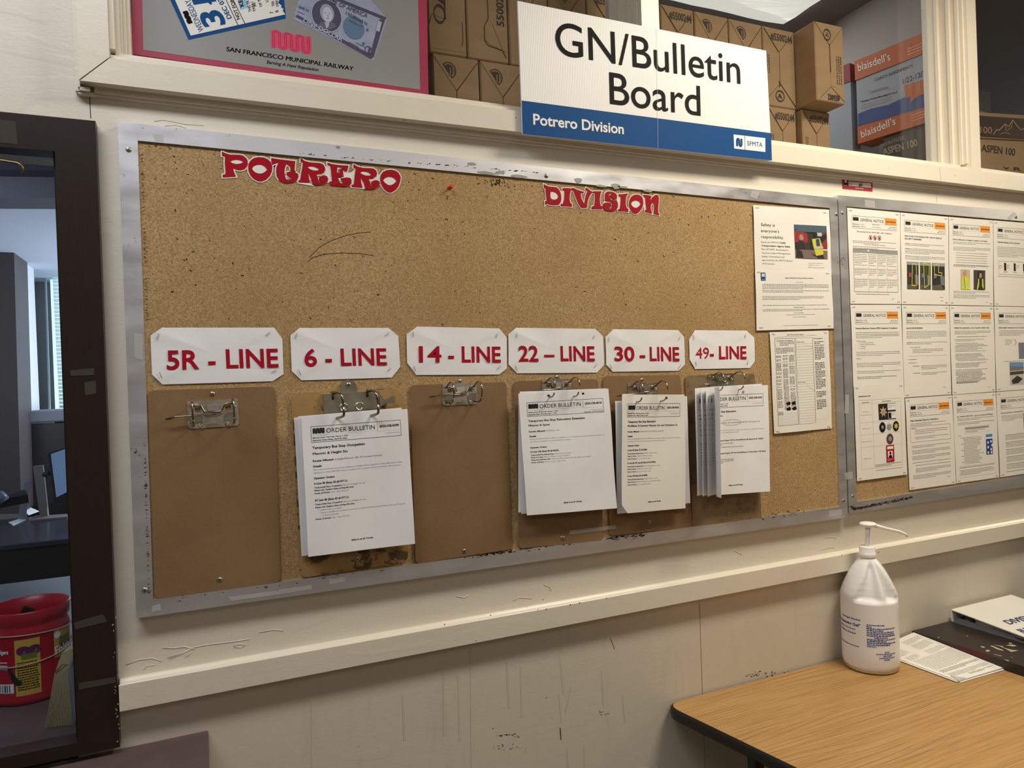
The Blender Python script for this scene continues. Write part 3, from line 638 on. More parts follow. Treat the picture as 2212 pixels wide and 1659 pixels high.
POT += [('R', [sh([(-225,125),(-130,195),(0,230),(230,245),(310,280),(350,340),(360,410),(330,470),(270,505),(150,520),(180,575),(185,660),(215,700),(300,690),(225,665),(205,620),(240,565),(320,535),(400,560),(428,620),(415,690),(350,750),(230,775),(100,770),(40,720),(15,620),(-47,484),(-30,600),(-2,719),(-277,704),(-280,660),(-240,650),(-217,494),(-185,330),(-178,240),(-232,215)]), sh([(-70,345),(0,325),(80,330),(150,355),(220,405),(160,425),(90,425),(10,400)])]),
 ('E', [sh([(410,235),(520,270),(700,295),(915,310),(880,450),(820,450),(790,390),(740,355),(645,345),(638,420),(640,490),(700,490),(720,465),(685,430),(720,405),(780,405),(785,480),(800,580),(650,575),(665,660),(720,730),(845,750),(780,715),(750,660),(770,610),(860,590),(950,600),(985,640),(985,720),(940,790),(860,808),(760,805),(620,790),(465,775),(460,690),(520,685),(510,560),(480,320),(412,290)])]),
 ('R', [sh([(1035,270),(1130,330),(1250,360),(1420,368),(1510,375),(1570,420),(1598,490),(1580,560),(1500,620),(1395,630),(1430,690),(1430,760),(1460,805),(1535,800),(1465,770),(1455,720),(1490,675),(1570,650),(1640,675),(1665,730),(1640,800),(1570,860),(1450,885),(1350,870),(1300,820),(1275,720),(1205,600),(1215,700),(1250,835),(990,815),(985,765),(1040,760),(1060,560),(1085,380),(1030,350)]), sh([(1190,468),(1250,445),(1330,450),(1400,475),(1460,530),(1400,548),(1310,540),(1230,505)])]),
 ('O', [sh([(1670,620),(1685,530),(1740,455),(1830,415),(1930,405),(2030,425),(2110,480),(2160,570),(2150,680),(2110,800),(2040,890),(1950,945),(1870,945),(1780,890),(1710,790),(1675,700)]), sh([(1740,660),(1790,600),(1870,570),(1950,580),(2020,620),(2060,680),(2000,740),(1930,775),(1860,770),(1790,720)])])]
cutout('letter_cutout', 'red POTRERO lettering cut from card with white edge on cork', 'lettering', 11.06, (470, 315), POT,
       [[(690,330),(770,330),(770,500),(690,540)], [(1900,690),(2010,680),(1990,850),(1870,860)], sh([(330,330),(480,300),(530,700),(380,720)]), sh([(700,400),(960,480),(1080,380),(1060,800),(860,800)]), sh([(1560,500),(1640,510),(1690,520),(1690,780),(1640,780),(1400,640)])], CK - 0.0012)
DIV = [('D', [[(150,115),(220,160),(330,205),(560,225),(640,270),(700,360),(740,480),(748,620),(730,740),(660,830),(520,845),(380,825),(250,800),(195,845),(190,700),(250,690),(235,600),(215,420),(210,280),(145,235)], [(385,380),(470,385),(560,420),(620,480),(640,560),(610,620),(540,652),(450,645),(395,615),(370,500)]]),
 ('I', [[(775,270),(870,255),(1050,260),(1060,320),(1075,330),(1045,450),(1030,620),(1050,760),(1110,790),(1110,900),(960,880),(820,880),(730,880),(725,800),(800,790),(845,640),(855,470),(850,350),(790,335)]]),
 ('V', [[(1060,270),(1170,250),(1280,310),(1400,350),(1530,385),(1510,435),(1410,430),(1430,600),(1530,800),(1560,600),(1600,450),(1640,370),(1560,310),(1595,235),(1680,300),(1790,380),(1800,420),(1720,520),(1650,700),(1620,930),(1420,935),(1320,780),(1200,480),(1160,360),(1090,330),(1060,300)]]),
 ('I', [[(1790,380),(1900,365),(2130,365),(2080,470),(2060,640),(2080,830),(2120,880),(2160,860),(2150,985),(1990,975),(1770,985),(1790,890),(1870,850),(1895,650),(1890,480),(1870,430),(1800,420)]])]
def s2(lp): return [(a + 130 * 15.8, b + 5 * 15.8) for a, b in lp]
DIV += [('S', [s2([(180,590),(175,460),(180,370),(230,310),(330,290),(450,310),(540,350),(595,420),(590,500),(540,545),(450,540),(380,500),(355,440),(380,390),(430,375),(380,362),(325,375),(320,440),(350,520),(400,570),(470,590),(560,600),(610,650),(630,740),(620,840),(560,920),(450,965),(330,965),(200,930),(110,870),(95,800),(110,720),(180,680),(280,675),(370,690),(395,750),(370,820),(280,880),(370,890),(430,860),(440,780),(420,690),(370,640),(260,635),(200,610)])]),
 ('I', [s2([(640,390),(800,385),(960,355),(960,400),(910,470),(895,600),(895,750),(930,870),(980,880),(980,995),(820,975),(640,975),(620,910),(690,880),(715,700),(720,500),(700,465),(660,465)])]),
 ('O', [s2([(1000,700),(1020,580),(1080,470),(1170,410),(1270,395),(1370,420),(1450,490),(1490,600),(1490,740),(1440,880),(1360,990),(1270,1055),(1190,1060),(1100,1000),(1040,900),(1005,800)]), s2([(1070,710),(1120,640),(1200,600),(1280,602),(1350,640),(1400,710),(1350,790),(1270,850),(1190,850),(1110,790)])]),
 ('N', [s2([(1490,400),(1620,415),(1760,440),(1750,520),(1715,610),(1800,490),(1900,410),(1960,405),(2010,450),(2025,560),(2010,720),(1995,900),(2000,1020),(2035,1060),(2035,1115),(1940,1080),(1840,1045),(1860,900),(1860,760),(1820,670),(1750,760),(1745,860),(1790,1060),(1660,1010),(1560,1010),(1545,920),(1600,910),(1570,700),(1555,500),(1495,460)])])]
cutout('letter_cutout', 'smaller red DIVISION lettering cut from card on the cork', 'lettering', 15.8, (1165, 390), DIV,
       [[(700,360),(850,340),(850,790),(700,820)], s2([(590,430),(720,460),(715,880),(610,900),(600,620)]), s2([(60,780),(180,600),(280,660),(120,760)]), s2([(930,860),(1000,850),(1040,960),(980,990)]), s2([(1480,470),(1560,470),(1600,910),(1545,910),(1500,800)])], CK - 0.0012)
pn = thing('push_pin', 'small red push pin stuck in the cork between the two words', 'push pin', at(971, 406, CK)); q = at(971, 406, CK)
M_PIN = mat('red_plastic', (214, 44, 40), 0.3)
MB().lathe([(0.0001, 0.0), (0.0045, 0.0), (0.0045, 0.0015), (0.0028, 0.003), (0.0025, 0.008), (0.0042, 0.010), (0.0045, 0.0125), (0.0001, 0.013)], q, M_PIN, 14, axis='y').obj('pin_head', None, pn)

# ------------------------------------------------------------------ line signs
def line_sign(label, poly, texts, staples, grp='line number signs'):
    y = CK - 0.0025; pts = [at(*p, y) for p in poly]; c = sum(pts, Vector()) / len(pts)
    mb = MB(); n = 10; ring = []
    for i in range(8): # edges subdivided; the sheet bellies out a little between its staples
        a, b = pts[i], pts[(i + 1) % 8]
        for k in range(3): ring.append(a + (b - a) * (k / 3))
    vs = [Vector((p.x, CK - 0.0018 - 0.0006 * ((i % 3) != 0), p.z)) for i, p in enumerate(ring)]; m = len(vs)
    mid = [c + (p - c) * 0.6 + Vector((0, -0.0008, 0)) for p in vs]; mid = [Vector((p.x, y - 0.0006 * math.sin(i * 1.3), p.z)) for i, p in enumerate(mid)]
    V = vs + mid + [Vector((c.x, y - 0.0008, c.z))]
    Fs = [(i, (i + 1) % m, m + (i + 1) % m, m + i) for i in range(m)] + [(m + i, m + (i + 1) % m, 2 * m) for i in range(m)]
    mb.add(V, Fs, M_PAPER, True); s = mb.obj('line_sign', None, None, pts[7]); tag(s, label, 'sign', grp)
    P = Plane(y - 0.0012)
    for t in texts: P.text(*t[:4], M_RED, t[4] if len(t) > 4 else 0.022, 4)
    P.done(s, 'lettering')
    for a, b in staples: MB().tube([at(*a, y - 0.0016), at(*b, y - 0.0016)], 0.0005, M_STAPLE, 6).obj('staple', None, s)
    return s
def z1(x, y): return (300 + x / 3.687, 690 + y / 3.687)
def z3(x, y): return (870 + x / 4.9156, 690 + y / 4.9156)
def z8(x, y): return (1480 + x / 11.06, 700 + y / 11.06)
line_sign('5R - LINE paper sign stapled leftmost, widest of the six', [z1(*p) for p in ((92,128),(185,65),(1078,65),(1143,155),(1153,435),(1065,492),(187,518),(105,440))],
   [('5R', z1(222,397), z1(482,390), z1(219,252)), ('-', z1(553,396), z1(612,394), z1(550,250)), ('LINE', z1(697,386), z1(1113,377), z1(690,242))],
   [(z1(158,112), z1(138,165)), (z1(1045,98), z1(1008,130)), (z1(163,418), z1(183,466)), (z1(1097,400), z1(1056,424))])
line_sign('6 - LINE paper sign stapled over the old steel-clip clipboard', [z1(*p) for p in ((1207,128),(1280,67),(1988,67),(2067,133),(2082,378),(2015,463),(1295,485),(1218,412))],
   [('6', z1(1320,372), z1(1420,370), z1(1316,240)), ('-', z1(1485,372), z1(1538,371), z1(1483,236)), ('LINE', z1(1610,366), z1(1976,360), z1(1604,236))],
   [(z1(1258,108), z1(1242,154)), (z1(1990,102), z1(1960,134)), (z1(1270,400), z1(1290,444)), (z1(2006,384), z1(1978,414))])
line_sign('14 - LINE paper sign over the bare clipboard with rings shut', [z3(*p) for p in ((40,158),(155,75),(1025,95),(1105,190),(1107,520),(1025,585),(145,590),(48,462))],
   [('14', z3(173,452), z3(412,452), z3(170,288)), ('-', z3(483,455), z3(545,455), z3(482,290)), ('LINE', z3(628,452), z3(1042,452), z3(624,290))],
   [(z3(112,128), z3(108,180)), (z3(1006,145), z3(986,194)), (z3(120,490), z3(134,550)), (z3(1036,490), z3(1000,534))])
line_sign('22 - LINE paper sign with the long dash', [z3(*p) for p in ((1122,158),(1205,88),(2045,100),(2128,180),(2140,480),(2065,565),(1215,572),(1125,478))],
   [('22', z3(1232,443), z3(1442,442), z3(1228,285)), ('\u2013', z3(1502,445), z3(1612,445), z3(1501,290)), ('LINE', z3(1678,439), z3(2040,438), z3(1673,287))],
   [(z3(1212,142), z3(1206,196)), (z3(2040,168), z3(2018,206)), (z3(1198,488), z3(1214,542)), (z3(2062,474), z3(2030,510))])
line_sign('30 - LINE paper sign between its 22 and 49 neighbours', [(1308,728),(1325,711),(1465,713),(1478,728),(1480,787),(1466,801),(1324,803),(1310,788)],
   [('30', (1328,779), (1371,779), (1327,749.5)), ('-', (1382,780), (1394,780), (1382,750)), ('LINE', (1404,779), (1468,779), (1403,750))],
   [((1315,728), (1315,738)), ((1470,727), (1465,735)), ((1318,786), (1321,797)), ((1471,788), (1465,796))])
line_sign('49- LINE paper sign with serif numerals, smallest and rightmost', [z8(*p) for p in ((95,370),(240,145),(1465,155),(1655,325),(1670,885),(1550,1050),(245,1075),(110,850))],
   [('49', z8(262,822), z8(572,822), z8(258,560), 0.0), ('-', z8(592,835), z8(688,835), z8(592,545)), ('LINE', z8(815,830), z8(1470,826), z8(808,535))],
   [(z8(198,242), z8(210,362)), (z8(1445,235), z8(1428,330)), (z8(252,885), z8(270,998)), (z8(1505,878), z8(1482,970))])

# ================================================================== CLIPBOARDS
CBF = -0.0245   # front face of the hardboard
def rounded(c, r, n=6):
    "TL TR BR BL points -> polygon with round corners of radius r (m) each"
    out = []; k = len(c)
    for i in range(k):
        p = c[i]; a = (c[i - 1] - p).normalized(); b = (c[(i + 1) % k] - p).normalized(); rr = r[i] if isinstance(r, (list, tuple)) else r
        for j in range(n + 1):
            t = j / n; q = p + a * rr * (1 - t) ** 2 + b * rr * t ** 2; out.append(q)
    return out
def clipboard(label, tl, tr, br, bl, r, m, clip, screws, edge=M_HARD_EDGE):
    c = [at(*p, CBF) for p in (tl, tr, br, bl)]
    t = thing('clipboard', label, 'clipboard', at(*bl, CK), 'clipboards screwed to the cork board')
    MB().prism(rounded(c, r), (0, 0.0036, 0), m, edge).obj('backing_board', None, t)
    for s in screws: screw(at(*s, CBF), 0.0048, t)
    if clip: clip(t)
    return t
def arch_clip(A, B, tab=True, screw_px=None, lever=True, rust=False, closed=True, h=2.05):
    "two-ring lever arch clip: A, B = top corners of its plate in the photograph, on the board"
    def build(t):
        a, b = at(*A, CBF), at(*B, CBF); w = (b - a).length; k = w / 3.5; ex = (b - a).normalized(); ez = Vector((-ex.z, 0, ex.x)); ez = ez if ez.z > 0 else -ez; O = (a + b) / 2
        def L(x, z, d): return O + ex * (x * k) + ez * (z * k) + Vector((0, -d * 0.0254, 0))
        root = t
        mb = MB(); th = 0.05
        def slab(x0, x1, z0, z1, d=th): mb.prism([L(x0, z0, d), L(x1, z0, d), L(x1, z1, d), L(x0, z1, d)], (0, d * 0.0254 * 0.9, 0))
        slab(-1.75, 1.75, -.30, 0); slab(-1.75, -1.25, -.85, -.30); slab(-.85, .85, -.85, -.30); slab(1.25, 1.75, -.85, -.30)
        mb.prism([L(-1.75, -.85, th), L(1.75, -.85, th), L(1.75, -h + .15, th), L(1.6, -h, th), L(-1.6, -h, th), L(-1.75, -h + .15, th)], (0, th * 0.0254 * 0.9, 0))
        p = mb.obj('clip_plate', M_CHROME, t)
        e = MB()   # pressed ribs of the plate
        for pts in ([(-1.6, -.95), (-.95, -.95), (-.75, -1.2), (-.75, -1.65), (-1.6, -1.65)], [(1.6, -.95), (.95, -.95), (.75, -1.2), (.75, -1.65), (1.6, -1.65)]):
            e.prism([L(x, z, th + .13) for x, z in pts], (0, .13 * 0.0254, 0)); e.prism([L(x * .9 + (.1 if x > 0 else -.1), z * .85 - .2, th + .145) for x, z in pts], (0, .015 * 0.0254, 0), M_STEEL)
        e.prism([L(-.42, -.38, th + .10), L(.42, -.38, th + .10), L(.36, -.80, th + .16), L(-.36, -.80, th + .16)], (0, .10 * 0.0254, 0))
        e.prism([L(-.55, -h + .02, th + .03), L(.55, -h + .02, th + .03), L(.4, -h + .30, th + .03), L(-.4, -h + .30, th + .03)], (0, .03 * 0.0254, 0))
        e.obj('pressed_rib', M_CHROME, p)
        rw = 0.0017
        hb = [(-1.45, -.33), (-.95, -.33), (-.8, -.40), (-.62, -.78), (-.5, -.88), (.5, -.88), (.62, -.78), (.8, -.40), (.95, -.33), (1.45, -.33)]
        MB().tube([L(x, z, .16) for x, z in hb], rw * 0.9).obj('hinge_bar', M_WIRE, t)
        for s in (-1.38, 1.38):
            arch = [(-.33, .12), (-.22, .35), (-.02, .75), (.12, 1.10), (.16, 1.40), (.08, 1.70), (-.12, 1.95), (-.42, 2.10), (-.75, 2.12), (-1.05, 2.05), (-1.28, 1.92)]
            if not closed: arch = arch[:9]
            MB().tube([L(s, z, d) for z, d in arch], rw).obj('ring', M_WIRE, t)
            post = [(-1.78, .05), (-1.78, 1.25), (-1.70, 1.55), (-1.55, 1.75), (-1.36, 1.86)]
            MB().tube([L(s, z, d) for z, d in post], rw).obj('post', M_WIRE, t)
        if lever:
            lv = MB().tube([L(.15, -1.05, .35), L(-.4, -1.03, .55), L(-1.6, -1.06, .55), L(-2.6, -1.05, .55), L(-2.7, -1.12, .55)], rw * 0.8)
            lv.prism([L(-2.68, -1.06, .62), L(-2.85, -1.06, .62), L(-3.15, -1.12, .55), L(-3.3, -1.2, .5), L(-3.15, -1.25, .5), L(-2.75, -1.2, .6)], (0, 0.0012, 0)); lv.obj('lever', M_WIRE, t)
            MB().prism([L(-.5, -1.0, .25), L(.5, -.95, .25), L(.62, -1.08, .22), L(.3, -1.2, .22), L(-.3, -1.2, .22), L(-.62, -1.1, .22)], (0, .15 * 0.0254, 0)).obj('cam', M_STEEL, t)
        for x, z in ((-.95, -1.8), (.95, -1.8), (1.5, -.62), (-1.5, -1.45), (1.55, -1.5)):
            MB().lathe([(0.0032, 0), (0.0032, 0.0016), (0.002, 0.0020), (0.0015, 0.0004), (0.0001, 0.0003)], L(x, z, th + (.14 if abs(x) < 1.5 else 0)), M_CHROME, 12, axis='y').obj('rivet', None, t)
        if tab:
            MB().prism([L(-.32, -.02, .03), L(.32, -.02, .03), L(.32, .25, .03), L(.22, .42, .03), L(0, .5, .03), L(-.22, .42, .03), L(-.32, .25, .03)], (0, .03 * 0.0254, 0)).obj('hanging_tab', M_CHROME, t)
            screw(L(0, .22, .03), 0.0044, t)
    return build
clipboard('empty brown clipboard under the 5R sign, leftmost and lowest hanging', (319.5, 844), (594, 834.5), (606, 1257), (334, 1294), 0.011, M_HARD, arch_clip((403.6, 867.5), (513, 861), tab=False), [(459, 851), (475, 1252)])
clipboard('bare brown clipboard under the 14 sign with its clip closed', (886, 832), (1093, 825), (1106, 1186), (898, 1218), 0.010, M_HARD, arch_clip((955, 829.5), (1030, 827)), [(1003, 1190)])
clipboard('brown clipboard under the 22 sign holding order bulletin 0018', (1110, 823.5), (1292, 819), (1303, 1167), (1121.5, 1185), 0.010, M_HARD, arch_clip((1169.6, 820), (1235, 818.5), closed=False), [(1218, 1163)])
clipboard('smooth brown clipboard under the 30 sign holding order bulletin 0056', (1303, 812.5), (1469, 810), (1496, 1138), (1318, 1157.5), 0.010, M_HARD, arch_clip((1355, 828), (1421, 826), tab=False, closed=False), [(1386, 821), (1403, 1126)])
clipboard('stained dark clipboard under the 49 sign holding several lifted bulletins', (1480.4, 811.5), (1630.5, 807), (1645, 1118), (1497, 1137.5), [0.010, 0.010, 0.001, 0.001], M_HARD_S, arch_clip((1528, 808.5), (1584, 806), tab=False, closed=False), [(1576, 1109)])
def old_clip(t):
    A, B, C = (696, 851.6), (817.5, 844.3), (699, 894); a, b = at(*A, CBF), at(*B, CBF); c = at(*C, CBF); ex = (b - a).normalized(); ez = (a - c).normalized(); w = (b - a).length; h = (a - c).length + 0.028
    def L(u, v, d): return a + ex * (u * w) - ez * (v * h) + Vector((0, -d, 0))
    mb = MB(); mb.prism([L(0, 0, .004), L(1, 0, .004), L(1, 1, .004), L(0, 1, .004)], (0, 0.004, 0)); mb.prism([L(0, 0, .0075), L(1, 0, .0075), L(1, .52, .0075), L(0, .58, .0075)], (0, 0.0035, 0)); p = mb.obj('clip_plate', M_STEEL, t)
    for u, v in ((.17, .12), (.78, .10)):
        MB().tube([L(u, v - .08, .0078), L(u, v + .06, .0078)], 0.0024, M_DARK, 8).obj('slot', None, p)
    for u, v in ((.345, .44), (.625, .44)):
        MB().lathe([(0.0095, 0), (0.0088, 0.0016), (0.0062, 0.0002), (0.0035, -0.001), (0.0001, -0.001)], L(u, v, .0076), M_CHROME, 20, axis='y').obj('dimple', None, p)
    MB().prism([L(.325, .02, .002), L(.615, .0, .002), L(.61, -.20, .002), L(.57, -.33, .002), L(.47, -.40, .002), L(.38, -.37, .002), L(.33, -.25, .002)], (0, 0.0018, 0)).obj('hanging_tab', M_STEEL, t)
    screw(L(.465, -.24, .003), 0.0052, t)
    for u in (.175, .775):
        MB().tube([L(u, .0, .008), L(u + .05, -.03, .030), L(u + .085, .0, .040), L(u + .10, .12, .045), L(u + .11, .38, .046)], 0.0024).obj('ring', M_WIRE, t)
        MB().tube([L(u + .11, .37, .046), L(u + .11, .60, .046), L(u + .105, .66, .044), L(u + .08, .70, .036), L(u, .74, .02), L(u - .02, .75, .0)], 0.0027).obj('post', M_WIRE, t)
    MB().prism([L(u_, v_, .012) for u_, v_ in ((.99, .18), (1.03, .20), (1.08, .27), (1.15, .25), (1.23, .16), (1.265, .20), (1.275, .30), (1.26, .40), (1.22, .42), (1.10, .40), (1.04, .44), (.99, .50))], (0, 0.0014, 0)).obj('lever', M_STEEL, t)
clipboard('old yellowed clipboard with flaking stains under the 6 sign, wide steel clip', (629, 850), (868.5, 837), (882.5, 1214), (649, 1249), [0.020, 0.028, 0.020, 0.016], M_HARD_W, old_clip, [(772, 1207)], mat('frayed_board_edge', (206, 166, 100), 0.8))

# ------------------------------------------------------------------ order bulletins
def bulletin_text(s, num, dates, title, body, extra=None, hole=True):
    p = s.p; p.frame(.68, .85, 7.85, 2.1, .025); p.logo(.8, 1.0, 1.72, 1.42, M_INK, 7, .2)
    p.text('ORDER BULLETIN', 1.85, 1.42, .34, w=3.85, res=3); p.line(5.92, .85, 5.92, 1.62, .015); p.line(5.92, 1.62, 7.85, 1.62, .008, M_LGREY); p.line(.68, 1.55, 5.92, 1.55, .008, M_LGREY)
    p.text(num, 7.7, 1.32, .17, w=1.62, bold=.03, align='r', res=3)
    p.text('Construction Notice', 7.75, 1.86, .09, m=M_GREY, w=1.2, align='r', res=1)
    if extra: p.text(extra, 7.75, 2.04, .09, w=1.75, bold=.02, align='r', res=1)
    p.text(dates[0], .78, 1.80, .10, w=2.75, bold=.03, res=1); p.text(dates[1], .78, 2.0, .10, w=2.65, bold=.03, res=1)
    for a in body:
        k = a[0]
        if k == 't': p.text(a[1], a[2], a[3], a[4], w=a[5] if len(a) > 5 else None, bold=a[6] if len(a) > 6 else 0.0, m=a[7] if len(a) > 7 else M_INK, res=2 if a[4] > .12 else 1)
        elif k == 'w': p.words(*a[1:5], m=M_GREY)
    p.text('Safety is our #1 Priority', 4.25, 10.15, .12, w=1.75, bold=.03, align='c', res=2)
def backs(cat_label, quads, grp):
    for i, (q, lab) in enumerate(quads):
        s = Sheet('bulletin_sheet', lab, 'paper', q, wave=.001, group=grp); s.done()
YB = -0.048
def P3(p, y): return at(*p, y)
# 6 line
backs('', [([P3((635, 902.5), YB + .007), P3((867, 884), YB + .007), P3((651.5, 1201.5), YB + .014), P3((884, 1172), YB + .014)], 'lower sheet showing left of bulletin 0290, second of its bundle'),
           ([P3((643.6, 899.5), YB + .003), P3((867.5, 880.5), YB + .003), P3((659, 1199), YB + .008), P3((886, 1172), YB + .008)], 'sheet directly behind bulletin 0290, edge just showing')], 'order bulletins behind the top sheet at 6')
s = Sheet('bulletin_sheet', 'order bulletin 2025-OB-0290, Masonic and Haight, on the clipboard under 6', 'paper', [P3((650.9, 900), YB), P3((880, 883.3), YB), P3((665.8, 1202.8), YB - .006), P3((896, 1174.3), YB - .004)], wave=.0022)
bulletin_text(s, '2025-OB-0290', ('Effective Date: Thursday, March 6, 2025', 'Expiration Date: Friday, April 25, 2025'), None,
 [('t', 'Temporary Bus Stop Occupation', .72, 2.62, .19, 4.1, .025), ('t', 'Masonic & Haight Sts.', .72, 3.08, .19, 2.75, .025), ('t', 'Routes Affected:', .70, 3.62, .14, 1.6, .03), ('t', '6-Haight/Masonic OB, 37-Corbett Terminal', 2.38, 3.62, .13, 3.8, 0, M_GREY),
  ('t', 'Details', .70, 4.05, .14, .66, .03), ('t', 'The south end of the bus stop for the at Masonic and Haight will be occupied for work by JMB related to water', .70, 4.30, .10, 7.15, 0, M_GREY), ('t', 'department contract WD-2989. Please use caution when serving the stop for the indicated dates and times.', .70, 4.53, .10, 7.0, 0, M_GREY),
  ('t', 'Operator Orders', .70, 4.98, .14, 1.6, .03), ('t', '6 Line IB (Stop ID #15711):', .70, 5.40, .14, 2.6, .03), ('t', 'Temporarily Stop Occupation:', .70, 5.70, .11, 2.15, .03), ('t', 'Masonic & Haight, far side', 2.92, 5.70, .10, 1.8, 0, M_GREY), ('t', 'Please Use Caution when serving this stop.', .70, 5.92, .11, 3.1, .03), ('t', 'Hours of Service:', .70, 6.15, .11, 1.2, .03), ('t', '7am - 5pm, Mon-Fri', 1.98, 6.15, .10, 1.35, 0, M_GREY),
  ('t', '37 Line IB (Stop ID #15711):', .70, 6.72, .14, 2.65, .03), ('t', 'Temporarily Stop Occupation:', .70, 7.02, .11, 2.15, .03), ('t', 'Masonic & Haight, far side', 2.92, 7.02, .10, 1.8, 0, M_GREY), ('t', 'Please Use Caution when serving this stop.', .70, 7.26, .11, 3.1, .03),
  ('t', '\u2022  pullup as far as possible', .95, 7.48, .10, 1.75, 0, M_GREY), ('t', '\u2022  if space is insufficient, contractor has removed additional parking just past their work area for the bus', .95, 7.70, .10, 6.95, 0, M_GREY), ('t', 'to layover if needed', 1.18, 7.92, .10, 1.3, 0, M_GREY), ('t', 'Hours of Service:', .70, 8.18, .11, 1.2, .03), ('t', '7am - 5pm, Mon-Fri', 1.98, 8.18, .10, 1.35, 0, M_GREY)])
s.p.ell(2.85, .30, .13, .10, M_DARK, 10); s.p.ell(5.72, .30, .13, .10, M_DARK, 10); s.done()
# 22 line
backs('', [([P3((1119.7, 851), YB + .006), P3((1305, 840), YB + .006), P3((1119.7, 1107), YB + .004), P3((1318, 1092), YB + .012)], 'lower sheet fanned out left of bulletin 0018, outermost of its bundle'),
           ([P3((1122.5, 846), YB + .004), P3((1309, 839), YB + .004), P3((1126, 1110), YB + .004), P3((1324, 1096), YB + .008)], 'sheet directly behind bulletin 0018')], 'order bulletins behind the top sheet at 22')
s = Sheet('bulletin_sheet', 'order bulletin 2025-OB-0018, Mission and Spear, on the clipboard under 22', 'paper', [P3((1119.5, 850.5), YB), P3((1313.9, 839.5), YB), P3((1138.7, 1113.5), YB - .008), P3((1333.4, 1098), YB - .006)], wave=.0020)
bulletin_text(s, '2025-OB-0018', ('Effective Date: Wednesday, January 1, 2025', 'Expiration Date: Thursday, July 31, 2025'), None,
 [('t', 'Temporary Bus Stop Relocation Extension', .72, 2.62, .18, 5.25, .025), ('t', 'Mission & Spear', .72, 3.02, .18, 2.0, .025), ('t', 'Routes Affected:', .72, 3.55, .13, 1.5, .03), ('t', '14-Mission OB', 2.3, 3.55, .12, 1.2, 0, M_GREY), ('t', 'Details', .72, 3.98, .13, .62, .03),
  ('t', 'The stop at Mission and Spear will not be available due to a Construction project that will run into 2026. The', .72, 4.22, .09, 7.0, 0, M_GREY), ('t', 'stop will be not available for the indicated dates and times.', .72, 4.45, .09, 3.8, 0, M_GREY), ('t', 'Operator Orders', .72, 5.0, .13, 1.5, .03), ('t', '14 Line OB (Stop ID #15623):', .72, 5.38, .13, 2.6, .03),
  ('t', 'Temporarily Discontinued Stop:', .72, 5.66, .10, 2.1, .03), ('t', 'Mission & Spear, farside', 2.9, 5.66, .09, 1.5, 0, M_GREY), ('t', 'Please Use Stop:', .72, 5.88, .10, 1.1, .03), ('t', 'Mission and Beale or Steuart & Mission', 1.9, 5.88, .09, 2.4, 0, M_GREY), ('t', 'Temporary alternate stop:', .72, 6.10, .10, 1.75, .03), ('t', 'Mission and Main (10pm to 5am when 14R is not running)', 2.55, 6.10, .09, 3.7, 0, M_GREY), ('t', 'Hours of Service:', .72, 6.33, .10, 1.15, .03), ('t', '24 hours a day, 7 days a week', 1.95, 6.33, .09, 1.9, 0, M_GREY)], 'Extension of 2024-OB-1341')
s.p.ell(2.75, .32, .13, .10, M_DARK, 10); s.p.ell(6.0, .32, .13, .10, M_DARK, 10); s.done()
